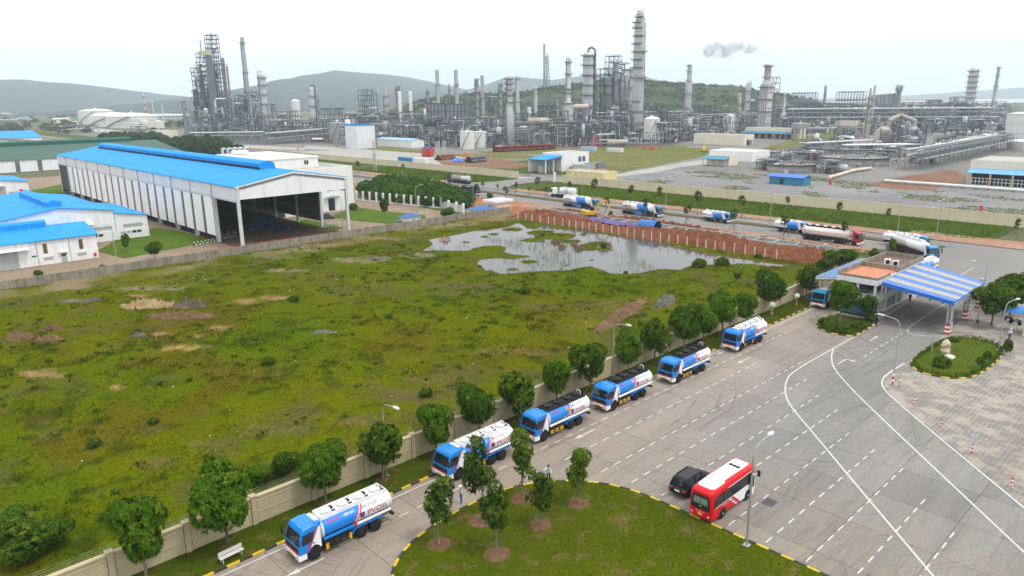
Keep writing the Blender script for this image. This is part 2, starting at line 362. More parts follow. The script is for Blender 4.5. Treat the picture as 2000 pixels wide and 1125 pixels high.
def field_c(X,Y,h):
    n=fbm(X,Y,.045,4,21);n2=fbm(X,Y,.22,4,25);n3=fbm(X,Y,.9,2,29)
    g=np.array([.064,.094,.001]);y=np.array([.094,.102,.001]);b=np.array([.092,.070,.004]);dk=np.array([.022,.034,.002])
    k=np.clip(.5+.9*n+.5*n2,0,1)[...,None];c=g*k+y*(1-k)
    k=np.clip((fbm(X,Y,.07,4,33)+.35*n2-.2)*2.2,0,.7)[...,None];c=c*(1-k)+b*k
    k=np.clip((fbm(X,Y,.38,4,41)+.6*n3-.32)*3.5,0,.65)[...,None];c=c*(1-k)+dk*k
    D=np.zeros(X.shape)
    cam_=np.stack([D1[i]*X+D2[i]*Y-D3[i]*CAMH for i in range(3)]);px=CX+FPX*cam_[0]/cam_[2];py=CY+FPX*cam_[1]/cam_[2]
    kinds=[np.array(v) for v in((.40,.25,.10),(.29,.17,.095),(.15,.105,.04),(.20,.165,.11))]
    for a,b_,rx,ry,kd in DIRT:
        q=1-((px-a)/rx)**2-((py-b_)/ry)**2+.9*fbm(X,Y,.4,4,50)
        w=np.clip(q*1.4,0,.9 if kd!=2 else .6);w*=np.clip(.65+1.1*fbm(X,Y,1.1,2,60),.2,1);D=np.maximum(D,w);w=w[...,None];c=c*(1-w)+kinds[kd]*w
    e=np.clip((Y-150+3*n2*2)/5,0,1)*np.clip(.45+fbm(X,Y,.15,3,71)*1.2,0,.9);D=np.maximum(D,e);c=c*(1-e[...,None])+np.array([.20,.155,.09])*e[...,None]
    w=np.clip((.2-h)*7,0,1);D=np.maximum(D,w*.8);w=w[...,None];c=c*(1-w*.8)+np.array([.085,.065,.03])*w*.8
    return c,D
_xs=np.arange(-14,149.5,.62);_ys=np.arange(54.9,161.4,.62);GX,GY=np.meshgrid(_xs,_ys,indexing='ij')
GX=GX+.2*vnoise(GX,GY,1.3,80);FH=field_h(GX,GY);FC,FD=field_c(GX,GY,FH)
_i=np.arange(GX.size).reshape(GX.shape);_F=np.stack([_i[:-1,:-1],_i[1:,:-1],_i[1:,1:],_i[:-1,1:]],-1).reshape(-1,4)
field=struct(link('field',fastmesh('field',np.stack([GX,GY,FH],-1).reshape(-1,3),_F,tintmat('field_turf'),col=FC.reshape(-1,3),smooth=True)))
def fz(x,y):
    i=int(np.clip((x+14)/.62,0,len(_xs)-1));j=int(np.clip((y-54.9)/.62,0,len(_ys)-1));return float(FH[i,j])
m,t,b=_nt('pond_water');b.inputs['Base Color'].default_value=(.065,.062,.055,1);b.inputs['Specular IOR Level'].default_value=.36;b.inputs['Roughness'].default_value=.09;b.inputs['IOR'].default_value=1.33
_bump(t,b,_noise(t,_map(t,_pos(t),(1,1,1)),1.6,3),.10,.02)
_q=[(94,70),(147.5,60),(147.5,160),(94,160)]
struct(sheet('pond',_q,.05,m))
# tufts all over the field
n=95000;X=RNG.uniform(-12,149,n);Y=RNG.uniform(55.3,160.5,n)
I=np.clip(((X+14)/.62).astype(int),0,len(_xs)-1);J=np.clip(((Y-54.9)/.62).astype(int),0,len(_ys)-1);Z=FH[I,J];D=FD[I,J]
cl=fbm(X,Y,.25,3,90)
ok=(Z>.09)&(RNG.uniform(0,1,n)>D*1.05)&(RNG.uniform(0,1,n)<.55+.9*cl)
X,Y,Z=X[ok],Y[ok],Z[ok];c=FC[I,J][ok]*np.array([1.12,1.18,1.])
blades('field_grass',X,Y,Z,np.clip(.10+.22*np.clip(cl[ok]+.3,0,1)*RNG.uniform(.5,1.5,len(X)),.07,.5),.075,c,4,.8,.7,seed=3)
# rough clumps of taller weeds
n=2700;X=RNG.uniform(-10,148,n);Y=RNG.uniform(56,160,n);I=np.clip(((X+14)/.62).astype(int),0,len(_xs)-1);J=np.clip(((Y-54.9)/.62).astype(int),0,len(_ys)-1)
k=(FH[I,J]>.1)&((fbm(X,Y,.08,3,95)+RNG.uniform(-.5,.5,n))>.15)
X,Y,Z=X[k],Y[k],FH[I,J][k]
rx=np.repeat(X,14)+RNG.normal(0,.35,len(X)*14);ry=np.repeat(Y,14)+RNG.normal(0,.35,len(X)*14)
hc=np.repeat(RNG.uniform(.18,.55,len(X))**1.2,14);cc=np.repeat(np.stack([RNG.uniform(.025,.085,len(X)),RNG.uniform(.05,.13,len(X)),RNG.uniform(.002,.01,len(X))],1),14,0)
blades('field_weeds',rx,ry,np.repeat(Z,14),hc,.10,cc,3,.35,.55,seed=5)
# reeds standing in the water and on the islets
n=5500;X=RNG.uniform(98,146,n);Y=RNG.uniform(72,158,n);I=np.clip(((X+14)/.62).astype(int),0,len(_xs)-1);J=np.clip(((Y-54.9)/.62).astype(int),0,len(_ys)-1)
h_=FH[I,J];ins=inpoly(X,Y,POND);k=ins&(fbm(X,Y,.11,3,99)>.02)&((X<128)|(h_>.06))
blades('pond_reeds',X[k],Y[k],np.maximum(h_[k],.03),RNG.uniform(.5,1.5,k.sum()),.05,np.tile([[.10,.13,.03]],(k.sum(),1)),2,.2,.35,seed=6)
# ---------------------------------------------------------------- parking yard of concrete slabs
m,t,b=_nt('yard_concrete');v=_pos(t);oi=t.nodes.new('ShaderNodeObjectInfo')
sx=t.nodes.new('ShaderNodeSeparateXYZ');t.links.new(v,sx.inputs[0])
mr=_node(t,'ShaderNodeMapRange');mr.inputs[1].default_value=34;mr.inputs[2].default_value=46;t.links.new(sx.outputs['Y'],mr.inputs[0])
mr2=_node(t,'ShaderNodeMapRange');mr2.inputs[1].default_value=66;mr2.inputs[2].default_value=46;t.links.new(sx.outputs['X'],mr2.inputs[0])
nl=_noise(t,_map(t,v,(.05,.22,1)),1.,5,.6,.5)
w1=_mix(t,.5,mr.outputs[0],mr2.outputs[0],'LIGHTEN')
tan=t.nodes.new('ShaderNodeMix');tan.data_type='RGBA';tan.blend_type='MULTIPLY';tan.inputs[0].default_value=1
t.links.new(mr.outputs[0],tan.inputs[6]);t.links.new(_ramp(t,nl,[(.25,.5),(.6,1.)]),tan.inputs[7])
c=_mix(t,_ramp(t,nl,[(.3,0.),(.7,1.)]),(.182,.174,.163),(.245,.235,.22))
c=_mix(t,tan.outputs[2],c,(.315,.26,.22))
scr=_noise(t,_map(t,v,(.35,2.6,1)),1.,6,.7,.4)
sc2=t.nodes.new('ShaderNodeMix');sc2.data_type='RGBA';sc2.blend_type='MULTIPLY';sc2.inputs[0].default_value=1
t.links.new(mr2.outputs[0],sc2.inputs[6]);t.links.new(_ramp(t,scr,[(.42,0.),(.62,.95)]),sc2.inputs[7]);c=_mix(t,sc2.outputs[2],c,(.285,.22,.155))
c=_mix(t,_ramp(t,_noise(t,_map(t,v,(.12,1.3,1)),1.,5,.65,.3),[(.5,0.),(.8,.5)]),c,(.085,.083,.08))
for (ax,ay,fr,off) in ((95,70,.62,0.),(70,-22,.55,3.),(112,62,.5,1.),(60,66,.5,2.)):     # tyre scrub arcs
    vm=_node(t,'ShaderNodeVectorMath',operation='DISTANCE');vm.inputs[1].default_value=(ax,ay,0);t.links.new(v,vm.inputs[0])
    n1=_node(t,'ShaderNodeTexNoise',noise_dimensions='1D',Scale=fr*3,Detail=3,Roughness=.7);t.links.new(vm.outputs['Value'],n1.inputs['W'])
    k=_ramp(t,n1.outputs['Fac'],[(.57,0.),(.66,.5)]);k2=_ramp(t,_noise(t,v,.06+off*.004,3),[(.52,0.),(.64,1.)])
    c=_mix(t,_mix(t,1.,k,k2,'MULTIPLY'),c,(.10,.10,.10))
c=_mix(t,1.,c,_ramp(t,oi.outputs['Random'],[(0,.90),(1,1.05)]),'MULTIPLY')
fn=_noise(t,v,5.,4,.7);c=_mix(t,1.,c,_ramp(t,fn,[(.3,.82),(.7,1.14)]),'MULTIPLY')
t.links.new(c,b.inputs['Base Color']);b.inputs['Roughness'].default_value=.8;b.inputs['Specular IOR Level'].default_value=.12;_bump(t,b,fn,.08,.02)
yard_mat=m
yard=struct(sheet('parking_yard',[(-20,-30),(172,-30),(172,49.8),(-20,49.8)],-.03,M('joint_filler',(.10,.095,.09),.9)))
_rows=[12.75+3.275*i for i in range(11)]
slabme={}
xe=[i*6.1+1.6 for i in range(0,26)];ye=[_rows[0]-6.55*2+.18+6.55*i for i in range(0,8)]+[49.75]
for i in range(len(xe)-1):
    for j in range(len(ye)-1):
        x0,x1,y0,y1=xe[i],xe[i+1],ye[j],ye[j+1]
        c=[proj(x,y,0) for x,y in((x0,y0),(x1,y0),(x1,y1),(x0,y1))]
        if any(q[2]<5 for q in c) or max(q[0] for q in c)<-60 or min(q[0] for q in c)>2060 or min(q[1] for q in c)>1190:continue
        if 26<x0 and x1<48 and y1<41:continue
        if x0>132 and y1<34:continue
        k=(round(x1-x0,2),round(y1-y0,2))
        if k not in slabme:
            q=MB();g=.022;q.box(-k[0]/2+g,-k[1]/2+g,-.028,k[0]/2-g,k[1]/2-g,0);slabme[k]=q.mesh('concrete_slab',yard_mat)
        link('concrete_slab',slabme[k],yard,((x0+x1)/2,(y0+y1)/2,RNG.uniform(-.002,.0)))
# ---- painted markings
paint=M('road_paint',(.52,.515,.495),.6,0,.1,1.5,dirt=(.40,.38,.35))
marks=struct(sheet('lane_markings',[(30,43.9),(30.1,43.9),(30.1,44.),(30,44.)],.003,paint))
q=MB();q.box(-.5,-.06,-.001,.5,.06,.002);dash=q.mesh('lane_dash',paint)
ends=[(50,61),(46,64.5),(48.6,69.6),(48.7,71.6),(48.8,73),(49,77.5),(48.6,81),(48.5,84),(48,90),(47.5,86),(22,100)]
yrow=[12.75,16.05,19.35,22.65,25.95,29.25,32.5,35.75,38.95,42.95,46.15];ph=[.0,.05,.0,.0,.0,.95,.1,.15,.2,.0,.55]
for (a,b_),y,p_ in zip(ends,yrow,ph):
    x=a+p_+.6
    while x<b_:
        if not(y<41.5 and x<48.2):link('lane_dash',dash,marks,(x,y,.004))
        x+=1.92
def ribbon(pts,w,z,name='edge_line',mat=paint,parent=marks):
    q=MB();L=[];n=len(pts)
    for i,(x,y) in enumerate(pts):
        a=pts[max(0,i-1)];c=pts[min(n-1,i+1)];d=Vector((c[0]-a[0],c[1]-a[1],0)).normalized();s=Vector((-d.y,d.x,0))*w/2
        L.append((x+s.x,y+s.y,z));L.append((x-s.x,y-s.y,z))
    q.add(L,[(2*i,2*i+1,2*i+3,2*i+2) for i in range(n-1)]);return q.build(name,mat,parent,fix=False)
def smooth(pts,k=2):
    for _ in range(k):
        o=[pts[0]]
        for a,b_ in zip(pts,pts[1:]): o+=[(a[0]*.75+b_[0]*.25,a[1]*.75+b_[1]*.25),(a[0]*.25+b_[0]*.75,a[1]*.25+b_[1]*.75)]
        pts=o+[pts[-1]]
    return pts
ribbon(smooth([(116,38.2),(99.8,38.2),(85.4,38.2),(81.8,37.2),(78.9,35.9),(76.4,34.4),(74.2,32.5),(69.7,28.0),(65.4,23.8),(57.9,16.4),(40,-1.5)]),.17,.007)
ribbon(smooth([(97.6,38.1),(94.1,36.9),(90.4,35.),(86.8,32.1),(82.2,28.),(73.2,19.4),(64.4,10.9),(50,-3.)]),.17,.0075)
ribbon(smooth([(112.6,29),(126,29.8),(134,30.6)]),.15,.006)
ribbon(smooth([(133,34.5),(116,34.3),(113,33.8),(111.8,32.6),(112.5,31),(114.6,29)]),.15,.0065)
ribbon([(10,48.9),(116,48.9)],.14,.005);ribbon([(148,44.2),(160,44.2)],.15,.005);ribbon([(148,38.8),(166,38.8)],.15,.005)
for x in np.arange(98,112,1.9): link('lane_dash',dash,marks,(x,33.9,.004))
def arrow(x,y,rz,turn=False):
    q=MB();s=[(-1.6,-.08),(.5,-.08),(.5,-.28),(1.6,0),(.5,.28),(.5,.08),(-1.6,.08)]
    if turn:s=[(-1.5,-.1),(.9,-.1),(.9,-.75),(.65,-.75),(.95,-1.4),(1.25,-.75),(1.05,-.75),(1.05,.06),(-1.5,.06)]
    q.extr(s,-.001,.002,'z');q.build('lane_arrow',paint,marks,(x,y,.005)).rotation_euler=(0,0,rz)
for a in((1142,848),(1412,687),(1452,704),(596,1108)): x,y=P(*a);arrow(x,y,math.pi)
x,y=P(1707,661);arrow(x,y,0);x,y=P(1646,705);arrow(x,y,0,True);x,y=P(1915,545);arrow(x,y,0)
dr=tag(MB().build('drain_cover',paint),'square grey drain grate set in the yard beside the bus','drain')
q=MB();q.box(-.62,-.5,.0,.62,.5,.012)
for i in range(8):q.box(-.58,-.46+i*.12,.012,.58,-.46+i*.12+.05,.03)
dr.data=q.mesh('drain_cover',M('grate',(.10,.11,.115),.5,.6));dr.location=(*P(1503,981),0)
# ---- kerbs in black and yellow
ky=M('kerb_yellow',(.62,.40,.03),.7,0,.2,2.,dirt=(.25,.19,.08));kb=M('kerb_black',(.035,.035,.035),.7,0,.3,2.,dirt=(.14,.12,.10))
kg=M('kerb_grey',(.36,.34,.31),.8,0,.2,1.)
def kerb(pts,name,seg=1.0,w=.22,h=.15,mats=(None,None)):
    root=struct(MB().build(name,kg));q=MB();L=[0]
    for a,b_ in zip(pts,pts[1:]):L.append(L[-1]+math.dist(a,b_))
    def at(s):
        for i in range(len(pts)-1):
            if s<=L[i+1]+1e-9:
                u=(s-L[i])/(L[i+1]-L[i]+1e-12);return pts[i][0]+(pts[i+1][0]-pts[i][0])*u,pts[i][1]+(pts[i+1][1]-pts[i][1])*u
        return pts[-1]
    n=max(1,round(L[-1]/seg));sl=L[-1]/n;me={}
    for i in range(n):
        a,b_=at(i*sl),at((i+1)*sl);mt=mats[i%2]
        k=(i%2,round(math.dist(a,b_),2))
        if k not in me:
            g=MB();l=k[1]/2-.008;g.extr([(-w/2,-.1),(w/2,-.1),(w/2,h-.03),(w/2-.03,h),(-w/2+.03,h),(-w/2,h-.03)],-l,l,'x');me[k]=g.mesh('kerb_stone',mt)
        o=link('kerb_stone',me[k],root,((a[0]+b_[0])/2,(a[1]+b_[1])/2,0));o.rotation_euler=(0,0,math.atan2(b_[1]-a[1],b_[0]-a[0]))
        q.box(-.01,-.01,-.09,.01,.01,-.08)
    root.data=(lambda z:(z.box(pts[0][0]-.05,pts[0][1]-.05,-.1,pts[0][0]+.05,pts[0][1]+.05,-.05),z.mesh(name,kg))[1])(MB());return root
BY=(kb,ky)
kerb([(6,49.6),(118.5,49.6),(124,50.6),(140,52)],'kerb',mats=BY)
ISLE=smooth([(25.2,20),(25.0,38.5),(25.3,40.1),(26.7,41.2),(28.7,42.3),(31.8,43.),(35.9,43.3),(39.9,43.),(43.,41.5),(45.1,39.6),(46.8,37.3),(47.7,34.6),(47.9,31.4),(47.9,26.5),(48.,21.2),(48.1,8)],1)
kerb(ISLE,'kerb',mats=BY)
g_lawn=tintmat('lawn_turf',.9,.35,4.)
def lawnpatch(name,poly,z,x0,x1,y0,y1,n,seed,dots=(),hue=(.078,.112,.001),bh=.075):
    st=.5;xs=np.arange(x0,x1,st);ys=np.arange(y0,y1,st)
    o=struct(sheet(name,poly,z,groundmat(name+'_turf',[c*.95 for c in hue],[hue[0]*1.25,hue[1]*1.12,hue[2]],.25,(.17,.135,.04),.56,5.,.9,.5,.3)))
    r=np.random.default_rng(seed);X=r.uniform(x0,x1,n);Y=r.uniform(y0,y1,n);k=inpoly(X,Y,poly)
    for dx,dy,dr in dots:k&=(np.hypot(X-dx,Y-dy)>dr*r.uniform(.85,1.25,n))
    X,Y=X[k],Y[k];u=np.clip(.5+1.1*fbm(X,Y,.22,3,seed),0,1)[:,None]
    c=np.array(hue)*u+np.array([hue[0]*1.4,hue[1]*1.05,hue[2]])*(1-u)
    w=np.clip((fbm(X,Y,.32,4,seed+4)-.1)*2.6,0,.85)[:,None];c=c*(1-w)+np.array([.16,.125,.022])*w;w=np.clip((fbm(X,Y,.18,3,seed+8)-.1)*2.5,0,.6)[:,None];c=c*(1-w)+np.array([.035,.075,.002])*w
    blades('lawn_grass',X,Y,np.full(len(X),z),r.uniform(.6,1.3,len(X))*bh,.035,c,3,1.2,.8,seed=seed);return o
DOTS=[(30.2,40.5,.95),(32.6,36.3,1.0),(34.7,40.6,1.1),(39.7,40.7,1.1),(37.8,36.7,1.),(42.5,36.7,1.)]
lawnpatch('island_lawn',[(25.2,15)]+[(a+(.12 if a<27 else (-.12 if a>44 else 0)),b_-.1) for a,b_ in ISLE]+[(48,15)],.11,25,48.1,15,43.4,75000,31,DOTS)
STRIP=[(-8,49.7),(118.4,49.7),(124,50.7),(141,52.2),(141,56),(120,54.9),(-8,54.9)]
TB=[PK(a,b,52.3) for a,b in [(287,1112),(447,1075),(637,965),(748,935),(853,890),(936,840),(1013,825),(1087,775),(1150,770),(1228,715),(1278,700),(1335,680),(1372,668),(1410,655),(1455,640),(1505,600),(1575,565)]]
lawnpatch('tree_strip',STRIP,.12,4,141,49.7,55,75000,33,[(a,b_,.8) for a,b_ in TB],(.066,.105,.002),.08)
# mulch rings round the planted trees
mul=groundmat('tree_mulch',(.16,.085,.045),(.24,.13,.075),.9,(.30,.22,.12),.62,6.,bump=.8)
def ring(x,y,r,z,seed):
    rr=random.Random(seed);q=MB();n=20;pts=[(0,0,.05)]
    for k,(f,h) in enumerate(((.45,.07),(.8,.05),(1,-.01))):
        for i in range(n):
            a=2*math.pi*i/n;g=r*f*(1+.12*rr.uniform(-1,1)*(k==2));pts.append((g*math.cos(a),g*math.sin(a),h+.02*rr.uniform(-1,1)))
    fs=[(0,1+i,1+(i+1)%n) for i in range(n)]
    for k in range(2):fs+=[(1+k*n+i,1+(k+1)*n+i,1+(k+1)*n+(i+1)%n,1+k*n+(i+1)%n) for i in range(n)]
    q.add(pts,fs,0,True);o=struct(q.build('mulch_ring',mul,None,(x,y,z)));return o
for i,(x,y,r) in enumerate(DOTS):ring(x,y,r,.115,i)
for i,(x,y) in enumerate(TB):ring(x,y,.62,.125,40+i)
# ---- brick plaza on the right
m,t,b=_nt('plaza_pavers');v=_pos(t);br=_node(t,'ShaderNodeTexBrick',Scale=1.);br.inputs['Brick Width'].default_value=.9;br.inputs['Row Height'].default_value=.45;br.inputs['Mortar Size'].default_value=.035
br.inputs['Color1'].default_value=(.255,.235,.213,1);br.inputs['Color2'].default_value=(.21,.195,.182,1);br.inputs['Mortar'].default_value=(.13,.12,.11,1)
t.links.new(v,br.inputs['Vector'])
c=_mix(t,_ramp(t,_noise(t,_map(t,v,(.8,.55,1)),.6,10,.75,.2),[(.46,0.),(.56,.8)]),br.outputs['Color'],(.37,.325,.265))
c=_mix(t,_ramp(t,_noise(t,v,.12,4),[(.5,0.),(.7,.35)]),c,(.14,.135,.13));t.links.new(c,b.inputs['Base Color']);b.inputs['Roughness'].default_value=.9;b.inputs['Specular IOR Level'].default_value=.1;_bump(t,b,br.outputs['Fac'],-.4,.02)
PZ=[(66,6.8),(72.7,13.4),(80.8,21.4),(85.9,26.3),(88.3,28),(90.2,28.8),(92.6,29.2),(101,29),(110.6,28.9),(114.5,29.1),(126,30),(140,31),(150,31.2),(156,29),(158,20),(150,-20),(60,-30)]
plaza=struct(sheet('brick_plaza',PZ,.03,m))
for k,(a,b_) in enumerate(((68,29),(0,0))):pass
ribbon(smooth([(60,.9),(72.6,13.5),(80.7,21.5),(85.8,26.4),(88.2,28.2),(90.2,29.),(92.6,29.35),(98.5,29.2)]),.2,.034)
# ---- hills and the far range
def hill(name,pts,depth,w,mat,seed,amp=6.,back=1.3,nv=16):
    """ridge drawn by its skyline (px,py) at a given distance, sloping to the plain in front and behind"""
    q=[]
    for (a,b_),(c_,d_) in zip(pts,pts[1:]):
        n=max(2,int(abs(c_-a)/5))
        for i in range(n):q.append((a+(c_-a)*i/n,b_+(d_-b_)*i/n))
    q.append(pts[-1]);fw=Vector((D1[2],D2[2],0)).normalized();V=[];m_=nv
    for k,(a,b_) in enumerate(q):
        X,Y=AT(a,depth);h=max(.5,ZT(X,Y,b_))
        for j in range(m_+1):
            u=j/m_*2-1;f=(1-abs(u))**.85 if u<0 else (1-u)**.8;d=u*w*(1 if u<0 else back)
            x,y=X+fw.x*d,Y+fw.y*d
            nz=amp*noise.fractal(Vector((x*.012,y*.012,seed)),1.,2.,5)*min(1,f*2.2)*min(1,(1-f)*4+.25)
            g=h*f*(1+.13*noise.noise(Vector((x*.0025,y*.0025,seed+5)))*(1-f)*3)+nz;V.append((x,y,max(-1,g)-.3))
    r=m_+1;F=[(k*r+j,(k+1)*r+j,(k+1)*r+j+1,k*r+j+1) for k in range(len(q)-1) for j in range(m_)]
    return struct(link(name,fastmesh(name,V,F,mat,smooth=True)))
hm=groundmat('wooded_hill_hazed',(.026,.05,.05),(.045,.07,.065),.0022,(.085,.095,.08),.63,.05,bump=1.,fv=.5)  # greens shifted to blue, distance haze put into the hill colour
hm2=groundmat('scrub_hill',(.03,.06,.022),(.065,.09,.03),.012,(.13,.125,.06),.58,.07,bump=1.,fv=.5)
hill('hills',[(-420,205),(-250,172),(-120,160),(0,156),(55,155),(100,160),(150,163),(200,174),(240,181),(300,193),(370,202),(430,210)],10500,2300,hm,3)
hill('hills',[(470,212),(520,183),(560,170),(600,155),(640,141),(657,137),(700,141),(745,144),(790,149),(830,157),(900,172),(960,188),(1010,200)],11000,2600,hm,5,8)
hill('hills',[(860,190),(950,165),(985,152),(1010,150),(1080,156),(1120,150),(1180,143),(1260,150),(1350,175),(1420,196)],14000,1100,hm,9,8)
hill('hills',[(770,212),(850,190),(930,182),(1010,182),(1060,172),(1120,165),(1180,155),(1260,156),(1310,161),(1370,165),(1430,167),(1480,176),(1530,186),(1570,193),(1620,200)],1500,480,hm2,7,5)
hill('hills',[(1840,205),(1900,187),(1960,175),(2010,170),(2120,160),(2250,170),(2400,190)],11000,2200,hm,11,7)
struct(sheet('sea',[AT(1885,2600),AT(2300,2600),AT(2300,5200),AT(1885,5200)],.3,(lambda x:(x[2].inputs['Base Color'].__setattr__('default_value',(.20,.24,.26,1)),x[2].inputs['Roughness'].__setattr__('default_value',.25),x[0])[2])(_nt('sea_water'))))
# ---- air
hz,t,b=_nt('haze');t.nodes.remove(b);pv=t.nodes.new('ShaderNodeVolumePrincipled');pv.inputs['Color'].default_value=(.78,.90,1.,1);pv.inputs['Density'].default_value=.000135;pv.inputs['Anisotropy'].default_value=0
t.links.new(pv.outputs[0],t.nodes['Material Output'].inputs['Volume'])
q=MB();q.box(-16400,-16400,-2.5,16400,16400,800);stuff(q.build('haze',hz))
# ================================================================ BUILDINGS AND WALLS
def ribmat(name,col,axis,period=.33,rough=.45,var=.10,dirt=None,streak=.4,dep=.5):
    m,t,b=_nt(name);v=_pos(t);n=_noise(t,v,.35,5)
    c=_mix(t,_ramp(t,n,[(.3,0.),(.7,1.)]),[x*(1-var) for x in col],[min(1,x*(1+var)) for x in col])
    s=_noise(t,_map(t,v,(1.2,1.2,.1) if axis!='flat' else (.25,2.5,1)),1.,4)
    c=_mix(t,_ramp(t,s,[(.5,0.),(.8,streak)]),c,dirt or [x*.6 for x in col])
    sp=t.nodes.new('ShaderNodeSeparateXYZ');t.links.new(v,sp.inputs[0])
    mt=_node(t,'ShaderNodeMath',operation='MULTIPLY');mt.inputs[1].default_value=2*math.pi/period;t.links.new(sp.outputs['Y' if axis=='y' else 'X'],mt.inputs[0])
    sn=_node(t,'ShaderNodeMath',operation='SINE');t.links.new(mt.outputs[0],sn.inputs[0])
    t.links.new(c,b.inputs['Base Color']);b.inputs['Roughness'].default_value=rough+.2;b.inputs['Specular IOR Level'].default_value=.18;_bump(t,b,sn.outputs[0],dep,.03);return m
roof_x=ribmat('blue_roof_sheet',(.012,.265,.66),'x',.7,dep=.9);roof_y=ribmat('blue_roof_sheet_cross',(.012,.265,.66),'y',.7,dep=.9)
green_x=ribmat('green_roof_sheet',(.055,.11,.085),'x',.6,.6);green_d=M('green_ridge',(.012,.10,.07),.5)
clad_y=ribmat('white_cladding',(.83,.84,.88),'y',.3,.5,.04,(.45,.44,.42));clad_x=ribmat('white_cladding_front',(.80,.80,.83),'x',.3,.5,.04,(.45,.44,.42))
clad_g=ribmat('grey_white_cladding',(.68,.69,.72),'y',.3,.5,.05)
brown=M('translucent_strip',(.13,.092,.03),.4,0,.35,1.2);white=M('white_render',(.76,.76,.74),.7,0,.05,.4,.3,(.45,.43,.38))
cream=M('cream_render',(.47,.39,.25),.8,0,.07,.4,.35,(.34,.28,.20));cream2=M('cream_render_far',(.66,.57,.41),.8,0,.06,.2,.3,(.42,.36,.26))
dark=M('dark_interior',(.03,.03,.032),.9);steel=M('galvanised_steel',(.50,.51,.52),.4,.4,.12,1.5,.3);steel_w=M('white_steel',(.62,.63,.63),.45,.1,.1,1.,.3)
greyc=M('weathered_concrete',(.27,.235,.19),.9,0,.22,.6,.7,(.10,.085,.065),bump=.3);greyl=M('light_concrete',(.42,.40,.37),.85,0,.15,.8,.4)
glassd=M('dark_glass',(.02,.035,.045),.08,0,.2,1.);glassb=M('blue_glass',(.06,.14,.19),.08,0,.2,.5)
doorg=M('grey_door',(.40,.42,.44),.55,0,.08,1.,.2);red=M('red_paint',(.55,.03,.035),.45,0,.15,1.);black=M('black_rubber',(.02,.02,.021),.8)
blue=M('blue_paint',(.03,.19,.50),.45,0,.12,1.);blueT=M('teal_blue_sheet',(.02,.19,.33),.45,0,.1,1.)
# ---- long cream boundary wall behind the tree strip
wall=thing('boundary_wall','cream rendered panel wall running behind the row of roadside trees','wall',(0,53.6,0))
PW=5.4
pn=MB();pn.box(-PW/2+.25,-.1,0,PW/2-.25,.1,2.45)
for z0,z1 in((.45,1.15),(1.45,2.15)):
    for a in((-PW/2+.3,-PW/2+.42),(PW/2-.42,PW/2-.3)):pn.box(a[0],-.14,z0,a[1],-.1,z1)
    pn.box(-PW/2+.42,-.14,z1-.1,PW/2-.42,-.1,z1)
pn=pn.mesh('wall_panel',cream)
cp=MB();cp.extr([(-.2,2.45),(.2,2.45),(.2,2.56),(.1,2.64),(-.1,2.64),(-.2,2.56)],-PW/2+.22,PW/2-.22,'x');cp=cp.mesh('coping',cream)
pr=MB();pr.box(-.22,-.22,0,.22,.22,2.62);pr.box(-.28,-.28,2.62,.28,.28,2.74);pr=pr.mesh('pier',cream)
rp=MB();rp.tube((0,.05,2.6),(0,.05,3.25),.025,n=5)
for z in(2.8,3.,3.2):rp.tube((0,.05,z),(PW,.05,z),.006,n=3)
rp=rp.mesh('wire_post',steel)
x=-14.
while x<146:
    link('wall_panel',pn,wall,(x,0,0));link('coping',cp,wall,(x,0,0));link('pier',pr,wall,(x+PW/2,0,0));link('wire_post',rp,wall,(x+PW/2,0,0));x+=PW
# ---- weathered grey factory wall
gw=thing('concrete_wall','weathered grey concrete wall along the front of the factory yard','wall',(0,161.2,0))
pn=MB();pn.box(-1.62,-.07,-.1,1.62,.07,2.25);pn=pn.mesh('wall_panel',greyc);pr=MB();pr.box(-.11,-.13,-.1,.11,.13,2.32);pr=pr.mesh('post',greyc)
x=-30.
while x<154:
    link('wall_panel',pn,gw,(x,0,0));link('post',pr,gw,(x+1.74,0,0));x+=3.48
# ---- cream refinery wall beyond the avenue
def farwall(y0,y1,label):
    w=thing('perimeter_wall',label,'wall',(226.2,0,0));p=MB();p.box(-.1,-3.4,0,.1,3.4,3.1);p=p.mesh('wall_panel',cream2);r_=MB();r_.box(-.2,-.2,0,.2,.2,3.25);r_=r_.mesh('post',cream2);c_=MB();c_.box(-.18,-3.4,3.1,.18,3.4,3.22);c_=c_.mesh('coping',cream2)
    y=y0+3.5
    while y<y1:
        link('wall_panel',p,w,(0,y,0));link('post',r_,w,(0,y+3.5,0));link('coping',c_,w,(0,y,0));y+=7.
farwall(-60,206,'long cream refinery wall on the right of the side gate');farwall(233,520,'cream refinery wall stretching left of the side gate')
g=thing('gate','grey sliding gate closing the opening between the two cream walls','gate',(226,219,0));q=MB()
for i in range(14):q.box(-.03,-6+i*.9,.1,.03,-5.9+i*.9,2.2)
q.box(-.04,-6.2,2.1,.04,6.2,2.25);q.box(-.04,-6.2,.3,.04,6.2,.42);q.build('gate_leaf',steel,g);q=MB();q.box(-.4,-8.6,0,.4,-7.7,4.2);q.build('gate_post',white,g)
